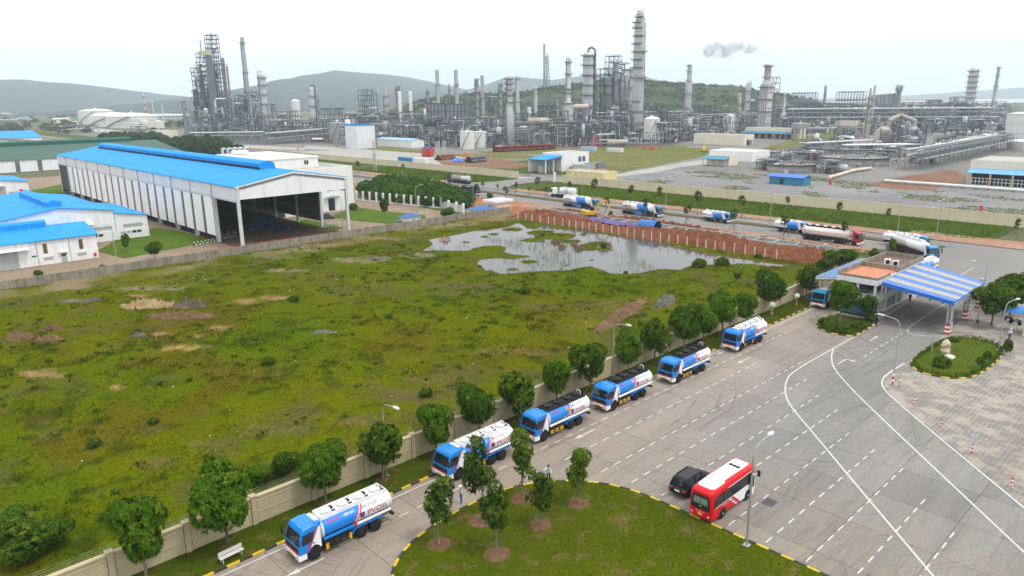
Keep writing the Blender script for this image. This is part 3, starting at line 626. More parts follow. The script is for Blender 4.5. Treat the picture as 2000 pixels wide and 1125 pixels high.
# ---- sheds
def gable(name,label,cat,x0,x1,y0,y1,ez,rz,roof,wall,ridge='y',base=0,vent=None,overh=.6,parts=True,group=None):
    """simple gabled shed: four walls, two roof slopes, optional ridge ventilator (start,end,width,height)"""
    cx,cy=(x0+x1)/2,(y0+y1)/2;t=thing(name,label,cat,(cx,cy,0),0,group);hx,hy=(x1-x0)/2,(y1-y0)/2
    q=MB()
    if ridge=='y':
        for y in(-hy,hy):q.extr([(-hx,base),(hx,base),(hx,ez),(0,rz),(-hx,ez)],y-.1,y+.1,'y')
        for x in(-hx,hx):q.box(x-.1,-hy+.1,base,x+.1,hy-.1,ez)
    else:
        for x in(-hx,hx):q.extr([(-hy,base),(hy,base),(hy,ez),(0,rz),(-hy,ez)],x-.1,x+.1,'x')
        for y in(-hy,hy):q.box(-hx+.1,y-.1,base,hx-.1,y+.1,ez)
    q.build('wall',wall,t);L,Wd=(hy,hx) if ridge=='y' else (hx,hy);sl=(rz-ez)/Wd
    for s in(-1,1):
        q=MB();q.extr([(0,rz+.14),(s*(Wd+overh),rz+.14-sl*(Wd+overh)),(s*(Wd+overh),rz+.02-sl*(Wd+overh)),(0,rz+.02)],-L-overh,L+overh,'y' if ridge=='y' else 'x');q.build('roof_slope',roof,t)
    if vent:
        a,b_,w,h=vent;q=MB()
        pf=[(-w/2,rz-.3),(-w/2,rz+h*.72),(-w*.3,rz+h),(w*.3,rz+h),(w/2,rz+h*.72),(w/2,rz-.3)]
        o=cy if ridge=='y' else cx
        q.extr(pf,a-o,b_-o,'y' if ridge=='y' else 'x');q.build('ridge_vent',roof,t)
    return t
# the great open-ended shed
shd=thing('fabrication_shed','huge white open-fronted shed with bright blue roof and brown wall strips','shed',(85.3,168,0))
hx=15.0;L=168.;EZ,RZ=14.9,17.5
q=MB();q.extr([(-hx,11.9),(hx,11.9),(hx,EZ),(0,RZ),(-hx,EZ)],-.12,.12,'y');q.build('gable_wall',clad_x,shd)
q=MB();q.extr([(-hx,.3),(hx,.3),(hx,EZ),(0,RZ),(-hx,EZ)],L-.12,L+.12,'y');q.build('gable_wall',clad_x,shd)
bays=12;bl=L/bays
up=MB();up.box(-.08,.05,11.3,.08,bl-.05,EZ);up=up.mesh('upper_cladding',clad_g);pl=MB();pl.box(-.08,.0,1.6,.08,bl*.5-1.0,11.27);pl=pl.mesh('wall_cladding',clad_y);st=MB();st.box(-.115,-.25,1.65,.115,1.25,11.2);st=st.mesh('translucent_strip',brown)
cm=MB();cm.box(-.35,-.3,0,.35,.3,EZ-.1)
for i in range(9):cm.box(-.38,-.33,1.4+i*1.45,.38,.33,1.5+i*1.45)
cm=cm.mesh('column',steel_w);dp=MB();dp.tube((0,0,.2),(0,0,EZ),.09,n=6);dp=dp.mesh('downpipe',steel)
for s in(-1,1):
    for i in range(bays):
        y=i*bl;link('upper_cladding',up,shd,(s*hx,y,0))
        if 0<i<bays-1:
            for k in range(2):
                if s<0 or k==0 or i>0:
                    link('wall_cladding',pl,shd,(s*hx,y+k*bl/2+.5,0) if k else (s*hx,y+.05,0))
                link('translucent_strip',st,shd,(s*hx,y+bl*.5-.85,0)) if k==0 else None
                if k and i<bays-2:link('translucent_strip',st,shd,(s*hx,y+bl-.45,0))
        if i and s<0:link('downpipe',dp,shd,(s*hx-.22,y,0))
    for i in range(bays+1):link('column',cm,shd,(s*(hx-.45),i*bl,0))
sl=(RZ-EZ)/hx;rs=MB();rs.extr([(0,RZ+.15),(hx+.5,RZ+.15-sl*(hx+.5)),(hx+.5,RZ+.03-sl*(hx+.5)),(0,RZ+.03)],.02,bl-.02,'y');rs1=rs.mesh('roof_sheet',roof_y)
for i in range(bays):
    link('roof_sheet',rs1,shd,(0,i*bl,RNG.uniform(0,.02)));o=link('roof_sheet',rs1,shd,(0,i*bl+bl,RNG.uniform(0,.02)));o.rotation_euler=(0,0,math.pi)
q=MB();q.extr([(-2.1,RZ),(-2.1,RZ+1.25),(-1.3,RZ+1.75),(0,RZ+1.9),(1.3,RZ+1.75),(2.1,RZ+1.25),(2.1,RZ)],14,L-10,'y');q.build('ridge_vent',roof_y,shd)
q=MB();q.box(-2.25,14,RZ-.25,-2.12,L-10,RZ+.35);q.box(2.12,14,RZ-.25,2.25,L-10,RZ+.35);q.build('vent_louvre',dark,shd)
q=MB()
for i in range(bays+1):
    for s in(-1,1):q.beam((s*hx,i*bl,EZ-.5),(0,i*bl,RZ-.6),.5)
for x in(-9,-4,4,9):q.box(x-.1,.5,EZ-.6+(hx-abs(x))*sl,x+.1,L-.5,EZ-.3+(hx-abs(x))*sl)
for z in(4.5,7.5,10.5):q.box(hx-.5,bl,z,hx-.3,L,z+.15)
q.build('roof_frame',M('grey_frame',(.16,.17,.18),.6),shd)
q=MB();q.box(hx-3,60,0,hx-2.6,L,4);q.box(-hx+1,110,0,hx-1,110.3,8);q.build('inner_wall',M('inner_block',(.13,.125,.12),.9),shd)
q=MB();q.box(hx-.32,bl+.1,1.7,hx-.2,L-.3,EZ-.6);q.box(-hx+.2,L-.4,.4,hx-.4,L-.2,EZ-.5);q.box(-hx+.2,bl+.2,1.7,-hx+.3,L-.5,EZ-.6);stuff(q.build('inner_shade_panels',M('inner_shade_dark',(.07,.07,.072),.9),shd))  # dark panels added inside the shed, standing in for its interior shade
q=MB()
for s in(-1,1):q.box(s*hx-.15,0,11.55,s*hx+.15,L,11.75)
q.build('crane_rail',steel,shd)
struct(sheet('shed_floor',[(70.5,168.2),(100.2,168.2),(100.2,335),(70.5,335)],-.004,groundmat('shed_floor_dirt',(.10,.065,.045),(.15,.10,.07),.1,(.06,.05,.045),.6,1.5)))
# heaps of steelwork on the shed floor
def steelpile(x,y,rz,label,colr,n=16,s=1.,seed=0):
    rr=random.Random(seed);q=MB()
    for i in range(n):
        a=rr.uniform(-1.6,1.6)*s;c=rr.uniform(-1.,1.)*s;z=rr.uniform(.15,1.1)*s;l=rr.uniform(.8,2.2)*s;w=rr.uniform(.08,.22)*s
        d=rr.choice([(1,0,0),(0,1,0),(.9,.4,0),(0,.2,.9)]);q.beam((a-d[0]*l/2,c-d[1]*l/2,max(.1,z-d[2]*l/2)),(a+d[0]*l/2,c+d[1]*l/2,z+d[2]*l/2),w)
    q.box(-1.5*s,-.7*s,.02,1.5*s,.7*s,.35*s);o=tag(q.build('steel_stack',colr),label,'steel stack');o.location=(x,y,0);o.rotation_euler=(0,0,rz)
bluest=M('blue_steel',(.012,.04,.14),.5,0,.2,2.)
for i,(px,py,l) in enumerate(((500,447,'blue steel frames stacked deep inside the open shed'),(525,441,'blue lattice steelwork heap in the middle of the shed'),(548,448,'blue machine frame lying at the front of the shed floor'))):steelpile(*P(px,py),i,l,bluest,22,1.6,i)
steelpile(*P(445,465),.3,'grey steel scraps lying between the left shed pillars',M('grey_scrap',(.13,.13,.14),.6),18,1.3,9)
# left hand sheds
ls1=gable('workshop','white workshop with blue roof and grey double door at left edge','building',-20,43.5,184,205,5.45,7.1,roof_x,clad_x,'x',vent=(-20,36,2.6,1.35))
def onwall(t,nm,mt,x,z,w,h,d=.06,y=None):
    q=MB();q.box(x-w/2,y-d,z,x+w/2,y+.02,z+h);return q.build(nm,mt,t)
ox=(43.5-20)/2;fy=-10.6
def W1(nm,mt,x,z,w,h,d=.06):return onwall(ls1,nm,mt,x-ox,z,w,h,d,fy)
q=MB();q.box(-31.8,fy-.09,0,31.8,fy,2.05);q.build('plinth',white,ls1)
for k in range(2):W1('door_leaf',doorg,24.2+k*2.6,0,2.55,3.9,.14)
q=MB();q.extr([(fy,4.3),(fy-1.6,4.05),(fy-1.6,3.95),(fy,4.2)],10-ox,30.2-ox,'x');q.build('door_canopy',white,ls1)
for x in(33.3,40.3):W1('window_strip',brown,x,2.5,.75,2.2,.1)
for x in(33.6,40.2):W1('louvre',M('louvre_grey',(.38,.38,.36),.7),x,1.0,1.8,.7,.13)
o=W1('door',doorg,36.6,0,1.1,2.1,.14);W1('door_window',glassd,36.6,1.45,.8,.45,.16)
q=MB();q.box(35.7-ox,fy-.7,2.35,37.5-ox,fy,2.45);q.build('door_hood',white,ls1)
W1('sign',M('green_sign',(.02,.2,.06),.5),31,2.0,.9,.35,.12);W1('fire_box',red,42.8,.5,.5,.75,.3)
for x in(31.7,38):
    q=MB();q.tube((x-ox,fy-.12,0),(x-ox,fy-.12,5.3),.06,n=6);q.build('downpipe',steel,ls1)
ls2=thing('workshop','white gabled hall with blue roof monitor and lower lean-to','building',(41.3,205,0))
q=MB();q.extr([(-12,0),(12,0),(12,7.75),(0,9.6),(-12,7.75)],-.1,.1,'y');q.extr([(-12,0),(12,0),(12,7.75),(0,9.6),(-12,7.75)],46,46.2,'y');q.box(-12.1,.1,0,-11.9,46,7.75);q.box(12.05,.1,0,12.2,46,7.75);q.build('wall',clad_x,ls2)
for s in(-1,1):
    q=MB();q.extr([(0,9.75),(s*12.6,7.8),(s*12.6,7.68),(0,9.62)],-.6,46.8,'y');q.build('roof_slope',roof_y,ls2)
q=MB();q.extr([(-1.6,9.5),(-1.6,10.7),(0,11.25),(1.6,10.7),(1.6,9.5)],3.5,36,'y');q.build('ridge_vent',roof_y,ls2)
q=MB();q.extr([(12.25,0),(20,0),(20,5.7),(12.25,6.9)],-.1,30,'y');q.build('lean_to',clad_x,ls2);q=MB();q.extr([(12.3,7.05),(20.4,5.8),(20.4,5.68),(12.3,6.93)],-.5,30.6,'y');q.build('lean_to_roof',roof_y,ls2)
q=MB();q.box(-12,-.17,0,20.05,-.11,2.4);q.build('plinth',white,ls2)
lg=MATS['louvre_grey']
for x,w in((8.6,5.2),(16.3,4.6)):onwall(ls2,'louvre',lg,x,3.1,w,.75,.2,0)
for i,x in enumerate((5.8,7.1,8.4)):onwall(ls2,'window',glassd,x,1.4,1.0,.6,.24,0)
for i,x in enumerate((13.6,15.,16.4,17.6)):onwall(ls2,'window',glassd if i>1 else lg,x,1.4,1.,.6,.24,0)
q=MB();q.extr([(-.1,5.2),(-1.8,4.95),(-1.8,4.85),(-.1,5.1)],-3,7,'x');q.build('door_canopy',white,ls2);onwall(ls2,'door_leaf',doorg,2,0,6,4.7,.22,0)
ls3=gable('workshop','small white gabled workshop with dark doorway at far left','building',30,58.5,333,362,5.8,7.4,roof_x,clad_x,'y')
for n_,m_,x,z,w,h in(('door_leaf',dark,-2,0,7,4.4),('door_leaf',doorg,4.2,0,5,4.4),('louvre',lg,9,1.2,3,1.),('sign',red,11.6,2.2,1.4,.7)):onwall(ls3,n_,m_,x,z,w,h,.12,-14.6)
q=MB();q.box(-8,-16,4.7,6,-14.6,4.85);q.build('door_canopy',white,ls3)
gb=gable('warehouse','long warehouse with dark green roof behind the big blue shed','warehouse',10,163,461,556,6.2,11.6,green_x,clad_x,'x');q=MB();q.extr([(-2.2,11.4),(-2.2,13.4),(0,14.2),(2.2,13.4),(2.2,11.4)],-76,62,'x');q.build('ridge_vent',green_d,gb)
for i in range(14):onwall(gb,'wall_pier',M('grey_pier',(.13,.14,.15),.8),-70+i*10.2,.2,2.,5.6,.2,-47.6)
gb2=gable('warehouse','brown and green roofed warehouse at the far left edge','warehouse',30,132,585,690,7,14,M('rusty_roof',(.12,.09,.075),.7,0,.3,.05),clad_x,'y')
q=MB();q.extr([(-3,13.8),(-3,16),(0,16.8),(3,16),(3,13.8)],-50,50,'y');q.build('ridge_vent',green_d,gb2)
gable('warehouse','far warehouse with light blue roof above the green roofs','warehouse',60,150,760,840,7,12,roof_x,clad_x,'x')
gable('warehouse','purple-grey roofed shed beside the brown warehouse','warehouse',132.5,150,585,640,6,9.5,M('purple_roof',(.20,.20,.30),.6),white,'y')
# white office block behind the shed
ad=thing('office_block','plain white office block with flat roof behind the blue shed','building',(112,207,0))
q=MB();q.box(-10.6,0,0,13.8,52,13.1);q.build('wall',white,ad);q=MB();q.box(-10.2,.4,13.11,13.4,51.6,13.16);q.build('roof',greyl,ad)
q=MB()
for a in((-10.6,-.02,13.8,.4),(-10.6,51.6,13.8,52),(-10.6,.4,-10.2,51.6),(13.4,.4,13.82,51.6)):q.box(a[0],a[1],13.1,a[2],a[3],14.0)
q.build('parapet',white,ad);q=MB();q.box(-9.8,14,13.16,9.5,50,16.4);q.build('penthouse',white,ad);q=MB();q.box(-10,13.7,16.4,9.8,50.3,16.75);q.box(-9.4,15,16.75,8.6,49,16.8);q.build('penthouse_roof',white,ad)
for i in range(2):
    q=MB();q.box(4.5+i*.8,13.9,14.3,5.1+i*.8,13.98,15.6);q.build('window',glassd,ad)
q=MB();q.box(4.1,-.05,6.6,6.6,.02,9.6);q.build('window',glassb,ad);q=MB();q.box(4.3,-.06,.3,6.6,.02,4.2);q.build('door',glassd,ad)
q=MB();q.extr([(3.4,4.9),(7.4,4.9),(7.9,4.5),(7.4,5.05),(5.4,5.4),(3.4,5.05),(2.9,4.5)],-1.5,0,'y');q.build('door_canopy',M('pale_green',(.45,.58,.54),.5),ad)
q=MB();q.box(3,-2,0,8.5,-.05,.3);q.build('step',greyl,ad)
for i in range(5):
    o=tag(MB().build('cooling_unit',white),f'white rooftop cooling unit, {ORD[i+1]} from the left in its row','air conditioner','rooftop cooling units');q=MB();x=98+i*1.1+1.5;q.box(-.5,-1,0,.5,1,2.2);q.lathe([(.38,2.2),(.38,2.4)],(0,0,0),10);q.box(-.4,-1.03,.4,.4,-1,1.8,1);o.data=q.mesh('cooling_unit',[steel_w,dark]);o.location=(103.4+i*2.,253,16.8)
t=tag(MB().build('water_tank',white),'long white water tank lying on the office roof','water tank');q=MB();q.lathe([(.01,-3),(.7,-2.8),(.8,-2.4),(.8,2.4),(.7,2.8),(.01,3)],(0,0,.9),12,0,'x');q.box(-2,-.5,0,-1.6,.5,.4);q.box(1.6,-.5,0,2,.5,.4);t.data=q.mesh('water_tank',white);t.location=(92.,246,16.8) if 0 else (106,246,16.8)
# railings of the yard in red-white and black-white
def barrier(px0,px1,label,m0,m1,n):
    a,b_=P(*px0),P(*px1);t=thing('barrier',label,'barrier',(*a,0));q0=MB();q1=MB()
    for i in range(n):
        u,v=i/n,(i+1)/n;p=((b_[0]-a[0])*u,(b_[1]-a[1])*u);r_=((b_[0]-a[0])*v,(b_[1]-a[1])*v)
        for j,z in enumerate((.45,.95)):((q0,q1)[(i+j)%2]).beam((*p,z),(*r_,z),.14)
        if i%3==0:(q0).beam((*p,0),(*p,1.),.12)
    q0.build('rail',m0,t);q1.build('rail',m1,t)
wp=M('white_paint',(.76,.76,.74),.5,0,.08,1.)
barrier((428,490),(700,457),'red and white pipe barrier along the open shed front',red,M('brown_paint',(.2,.07,.05),.6),40)
barrier((378,482),(428,472),'black and white barrier by the left shed pillar',black,wp,14);barrier((632,447),(663,440),'black and white barrier by the right shed pillar',black,wp,14)
# front lone pillar & small yard buildings
def hut(name,label,px,py,w,d,h,wallm,roofm,cat='hut',over=.5,peak=1.,rz=0):
    x,y=P(px,py);t=thing(name,label,cat,(x,y,0),rz);q=MB();q.box(-w/2,-d/2,0,w/2,d/2,h);q.build('wall',wallm,t);q=MB();a,b_=w/2+over,d/2+over
    q.add([(-a,-b_,h),(a,-b_,h),(a,b_,h),(-a,b_,h),(0,-.01,h+peak)],[(0,1,4),(1,2,4),(2,3,4),(3,0,4),(3,2,1,0)]);q.build('roof',roofm,t);q=MB();q.box(-.4,-d/2-.04,0,.4,-d/2+.01,2);q.build('door',doorg,t);return t
bdk=M('dark_blue_sheet',(.035,.12,.30),.5,0,.1,1.)
hut('guard_hut','small white hut with blue hipped roof behind the grey wall',802,440,4.6,3.4,2.6,white,bdk)
hut('kiosk','white kiosk under a wide dark blue roof near the wall end',942,421,7.,4.,2.2,white,bdk,'kiosk',.9)
gh=thing('gate_lodge','square white flat-roofed gate lodge at the factory entrance','lodge',(*P(973,412),0));q=MB();q.box(-3.4,-2.5,0,3.4,2.5,3.);q.build('wall',M('peach_wall',(.68,.52,.38),.8),gh);q=MB();q.box(-3.9,-3,3,3.9,3,3.35)
for a in((-3.9,-3,3.9,-2.8),(-3.9,2.8,3.9,3),(-3.9,-2.8,-3.7,2.8),(3.7,-2.8,3.9,2.8)):q.box(a[0],a[1],3.35,a[2],a[3],3.75)
q.build('roof',white,gh);q=MB();q.box(-3.42,-1,.9,-3.39,1,2.1);q.build('window',glassd,gh)
fn=thing('picket_fence','white posts with dark railing in front of the young grove','fence',(0,0,0))
fa,fb=P(697,391),P(862,407);pz=MB();pz.box(-.3,-.3,0,.3,.3,3.4);pz=pz.mesh('post',white)
for i in range(13):
    u=i/12;link('post',pz,fn,(fa[0]+(fb[0]-fa[0])*u,fa[1]+(fb[1]-fa[1])*u,0))
q=MB();n=120
for i in range(n):
    u=i/n;q.box(fa[0]+(fb[0]-fa[0])*u-.03,fa[1]+(fb[1]-fa[1])*u-.03,.5,fa[0]+(fb[0]-fa[0])*u+.03,fa[1]+(fb[1]-fa[1])*u+.03,2.6)
for z in(.5,1.5,2.5):q.beam((*fa,z),(*fb,z),.06)
q.build('railing',M('dark_railing',(.03,.05,.03),.6),fn);q=MB();q.beam((*fa,.2),(*fb,.2),.4);q.build('kerb_wall',white,fn)
fc=P(905,417);gt=thing('grey_gate','pale grey slatted sliding gate beside the factory entrance','gate',(0,0,0));q=MB()
for i in range(24):
    u=i/23;x,y=fb[0]+(fc[0]-fb[0])*u,fb[1]+(fc[1]-fb[1])*u;q.box(x-.07,y-.12,.2,x+.07,y+.12,2.4)
q.build('slats',steel_w,gt,fix=False);q=MB();q.beam((*fb,2.4),(*fc,2.4),.15);q.beam((*fb,.25),(*fc,.25),.15);q.build('gate_frame',steel_w,gt)
for u in(0,.35,.7,1):
    q=MB();x,y=fb[0]+(fc[0]-fb[0])*u,fb[1]+(fc[1]-fb[1])*u;q.box(x-.3,y-.3,0,x+.3,y+.3,3.2);q.build('gate_post',white,gt)
# ---------------------------------------------------------------- gatehouse and its canopies
G=thing('gatehouse','two-storey white gatehouse with terracotta terrace beside the striped canopy','building',(115.4,39.9,0));G.scale=(.6,.66,.865)
wg=M('gatehouse_white',(.70,.71,.72),.65,0,.06,.5,.35,(.38,.37,.35));LX=33.
def gb_(nm,mt,*a):
    q=MB()
    for k in a:q.box(*k)
    return q.build(nm,mt,G)
gb_('slab',greyl,(-1.2,-1.6,0,LX+1,8.4,.16));gb_('ground_wall',M('ivory_wall',(.62,.60,.52),.7),(10,0,.16,LX,7.5,3.1),(.4,7.3,.16,10,7.5,3.1))
for x,y in((0,0),(0,7.),(4.6,0),(9.4,0)):gb_('column',wg,(x,y,.16,x+.5,y+.5,3.1))
for k,(x,w) in enumerate(((.6,3.9),(5.2,4.1),(11,2.2),(14.,3.),(18.5,3.))):
    o=gb_('window',glassb,(x,-.06 if x>10 else .1,.6,x+w,.02 if x>10 else .16,2.7))
    q=MB();n=max(2,int(w/1.3))
    for i in range(n+1):q.box(x+w*i/n-.04,-.1,.55,x+w*i/n+.04,-.06 if x>10 else .1,2.75)
    q.box(x,-.1,2.7,x+w,-.05,2.8);q.box(x,-.1,.5,x+w,-.05,.6);q.build('frame',wp,o)
gb_('window',glassb,(.15,.6,.6,.2,6.9,2.7))
gb_('floor_band',wg,(-.4,-.9,3.1,LX,8.,4.2));gb_('upper_wall',M('dark_wall',(.06,.06,.065),.6),(2.6,2.4,4.2,LX-1,7.6,6.4));
for x,y in((-.2,-.6),(-.2,3.4),(-.2,7.4),(5,-.6),(10,-.6),(16,-.6)):gb_('column',wg,(x,y,4.2,x+.45,y+.45,6.4))
gb_('roof_band',wg,(-.6,-1.0,6.4,LX+.4,8.4,7.4))
q=MB()
for a in((-.6,-1.0,8.,-.75),(-.6,8.1,LX+.4,8.4),(-.6,-.75,-.35,8.1),(LX+.1,-.75,LX+.4,8.1),(14.4,-.75,14.9,8.1),(12,-1.0,LX+.4,-.75)):q.box(a[0],a[1],7.4,a[2],a[3],7.85 if a[0]<11 and a[2]<16 and a[0]!=14.4 else 8.3)
q.build('parapet',greyc,G);gb_('terrace_tiles',M('terracotta',(.50,.20,.12),.8,0,.15,.8,dirt=(.36,.17,.11)),(-.33,-.73,7.402,14.38,8.08,7.43));gb_('roof_gravel',M('roof_gravel_brown',(.15,.095,.075),.95,0,.3,1.2,bump=.5,bscale=5.),(14.92,-.73,7.402,LX+.08,8.08,7.5))
q=MB()
for i in range(14):q.box(-.3+i*.8,-.72,4.25,-.27+i*.8,-.69,5.2)
for z in(4.7,5.2):q.box(-.3,-.72,z,16,-.69,z+.04);q.box(-.32,-.7,z,-.29,7.5,z+.04)
q.build('railing',steel,G)
sg=MB();sg.box(5.4,-1.25,4.5,12.4,-1.12,5.6);sg=sg.build('sign_board',M('sign_blue',(.10,.19,.42),.4),G);q=MB();q.box(5.3,-1.22,4.35,12.5,-1.0,4.5);q.box(5.3,-1.22,5.6,12.5,-1.0,5.72);q.box(5.1,-1.3,4.3,5.35,-.98,5.8);q.build('sign_frame',wp,sg)
q=MB();q.lathe([(.01,0),(.33,0),(.33,.05),(.01,.05)],(11.4,-1.3,5.1),14,0,'y');q.build('sign_emblem',red,sg)
for i in range(2):
    o=tag(MB().build('air_conditioner',wp),('left' if i==0 else 'right')+' white air conditioner box on the brown gatehouse roof','air conditioner');q=MB();q.box(-.5,-.25,.1,.5,.25,1.15);q.box(-.4,-.27,.0,-.3,.27,.1);q.box(.3,-.27,0,.4,.27,.1);q.lathe([(.01,-.27),(.38,-.27),(.38,-.25)],(-.08,0,.65),14,1,'y');o.data=q.mesh('air_conditioner',[wp,dark]);o.location=(*P((1733,1748)[i],(518,521)[i],6.5),6.5);o.rotation_euler=(0,0,-.9);o.scale=(.95,)*3
# striped canopy: rectangular sloping deck on lattice legs
def canopy(name,label,c4,th,cols,stripes,facia):
    """c4: corners (x,y,z) a,b,c,d; stripes run from edge ab to edge dc"""
    t=thing(name,label,'canopy',(0,0,0));a,b_,c_,d=[Vector(v) for v in c4]
    for i in range(stripes):
        u,v=i/stripes,(i+1)/stripes;q=MB();p=[a.lerp(b_,u),a.lerp(b_,v),d.lerp(c_,v),d.lerp(c_,u)];p=[p[0],p[1],p[2],p[3]]
        q.add([tuple(x) for x in p]+[tuple(x-Vector((0,0,.12))) for x in p],[(0,1,2,3),(7,6,5,4),(0,4,5,1),(1,5,6,2),(2,6,7,3),(3,7,4,0)]);q.build('roof_sheet',cols[i%2],t)
    q=MB();L=[a,b_,c_,d]
    for i in range(4):
        p,r_=L[i],L[(i+1)%4];q.add([tuple(p+Vector((0,0,.1))),tuple(r_+Vector((0,0,.1))),tuple(r_-Vector((0,0,th))),tuple(p-Vector((0,0,th)))],[(0,1,2,3)])
        m_=Vector(((a+c_)/2));
    q.build('fascia',facia,t,fix=False)
    q=MB()
    for i in range(7):
        u=i/6;p,r_=a.lerp(d,u),b_.lerp(c_,u);z=Vector((0,0,.25));q.beam(p-z,r_-z,.14);q.beam(p-z*3.2,r_-z*3.2,.12)
        for k in range(10):
            e,f=k/10,(k+1)/10;q.beam(p.lerp(r_,e)-(z if k%2 else z*3.2),p.lerp(r_,f)-(z*3.2 if k%2 else z),.07)
    q.build('truss',steel,t);return t
bsh=M('canopy_blue',(.012,.13,.56),.4,0,.1,.8,dirt=(.05,.15,.45));tsh=M('canopy_tan',(.36,.345,.28),.6,0,.1,.8,dirt=(.36,.32,.24))
zc=6.3
def cz(px,py,z):return(*P(px,py,z),z)
CAN=canopy('striped_canopy','large flat canopy striped blue and tan over the gate lanes',[cz(1723,552,6.3),cz(1797,514,6.2),cz(1924,553,4.95),cz(1864,591,5.0)],.45,(tsh,bsh),2,bsh)
for ch in [c for c in CAN.children if c.name.startswith('roof_sheet')]:
    bpy.data.objects.remove(ch)
A,B,C_,D_=[Vector(v) for v in(cz(1723,552,6.3),cz(1797,514,6.2),cz(1924,553,4.95),cz(1864,591,5.0))]
for i in range(9):     # nine sheets, blue at both ends
    u,v=i/9,(i+1)/9;p=[A.lerp(B,u),A.lerp(B,v),D_.lerp(C_,v),D_.lerp(C_,u)];q=MB();z=Vector((0,0,.1+.015*(i%2)))
    q.add([tuple(x+z) for x in p]+[tuple(x) for x in p],[(0,1,2,3),(7,6,5,4),(0,4,5,1),(1,5,6,2),(2,6,7,3),(3,7,4,0)]);q.build('roof_sheet',bsh if i%2==0 else tsh,CAN)
rw=M('barrier_white',(.76,.74,.72),.5)
def lattleg(x,y,h,par,nm='leg'):
    q=MB()
    for a in(-.4,.4):
        for b_ in(-.25,.25):q.beam((x+a,y+b_,1.6),(x+a,y+b_,h),.11)
    n=7
    for k in range(n):
        z0,z1=1.6+(h-1.6)*k/n,1.6+(h-1.6)*(k+1)/n
        for b_ in(-.25,.25):q.beam((x-.4,y+b_,z0),(x+.4,y+b_,z1),.06);q.beam((x-.4,y+b_,z1),(x+.4,y+b_,z1),.06)
    o=q.build(nm,steel,par)
    for k in range(5):
        g=MB()
        g.box(x-.44,y-.32,.32*k,x+.44,y+.32,.32*k+.31)
        if k%2:g.box(x-.27,y-.41,.32*k+.05,x+.27,y+.3,.32*k+.28)
        g.build('foot_band',red if k%2==0 else rw,o)
    g=MB();g.box(x-.42,y-.42,.9,x+.42,y-.36,1.8);g.build('notice',M('notice_blue',(.35,.5,.62),.5),o) if x<118 else None
for i,(px,py,h) in enumerate(((1850,655,4.9),(1883,628,4.9),(1909,604,4.9))):lattleg(*P(px,py-3),h,CAN)
for u in(0,.5,1):
    q=MB();p=Vector(A).lerp(B,u);a0=Vector((p.x,p.y+.2,.3));
    q.beam((p.x,p.y,3.4),(p.x,p.y,6.2),.15)
    arc=[(p.x,p.y-3.6*math.sin(k*math.pi/16),3.6+1.9*(1-math.cos(k*math.pi/16))) for k in range(9)];q.path(arc,.07,5)
q.build('bracket',steel,CAN)
bt=M('canopy_teal',(.004,.16,.20),.4,0,.1,.8)
canopy('blue_canopy','blue and teal striped lean-to canopy behind the gatehouse',[cz(1593,541,4.9),cz(1679,506,4.9),cz(1731,505,5.9),cz(1664,541,5.9)],.35,(MATS['canopy_blue'],bt),8,wp)
# far right: tent, yellow wall, motorbikes under the trees
tn=thing('blue_tent','bright blue fabric awning by the yellow wall at right edge','awning',(0,0,0))
ax,ay=P(1995,640);q=MB();pts=[cz(1962,607,3.),cz(1985,598,3.6),cz(2040,600,3.6),cz(2040,622,2.8),cz(1990,613,2.9)]
q.add(pts,[(0,1,4),(1,2,3,4)]);q.add([(p[0],p[1],p[2]-.05) for p in pts],[(4,1,0),(4,3,2,1)]);q.build('fabric',blue,tn,fix=False)
q=MB()
for p in(pts[0],pts[4]):q.tube((p[0],p[1],0),p,.05,n=6)
q.build('pole',steel,tn)
yx,yy=P(1996,657);yw=thing('yellow_building','corner of a pale yellow rendered building at the right edge','building',(yx,yy,0));q=MB();q.box(0,-14,0,3,0,3.6);q.build('wall',M('yellow_wall',(.72,.55,.20),.75),yw);q=MB();q.box(-.2,-14.2,3.6,3.2,.2,3.9);q.build('roof',bsh,yw);q=MB();q.box(-.1,-.9,1.1,0,-.3,1.9);q.build('fire_box',red,yw)
# ================================================================ THE REFINERY
st_b=M('plant_steel',(.085,.105,.125),.55,.2,.25,.08);st_l=M('plant_steel_light',(.19,.215,.24),.5,.2,.2,.08);pipe_l=M('pipe_cladding',(.52,.54,.55),.35,.5,.2,.2);pipe_d=M('pipe_grey',(.12,.135,.15),.5,.3,.25,.2)
pipe_w=M('pipe_white',(.66,.67,.66),.45,.1,.1,.2);col_m=M('column_cladding',(.42,.43,.435),.42,.35,.14,.12,.35,(.30,.29,.27));col_d=M('column_grey',(.25,.265,.28),.5,.3,.2,.12,.4,(.22,.20,.18))
ves_m=M('vessel_tan',(.40,.36,.31),.55,.2,.2,.2,.4);tank_w=M('tank_white',(.66,.66,.63),.5,0,.06,.05,.35,(.50,.46,.40));tank_g=M('silo_grey',(.30,.31,.31),.6,.1,.12,.1,.5)
ppw=M('pipe_red',(.42,.06,.05),.55,0,.2,.3);rust=M('rusty_steel',(.22,.10,.06),.8,.1,.3,.4);rp_d=M('dark_red_pipe',(.13,.03,.028),.6,0,.3,.4)
def ground(px,yb=None,depth=None):
    X,Y=P(px,yb) if yb else AT(px,depth);return X,Y,proj(X,Y,0)[2]
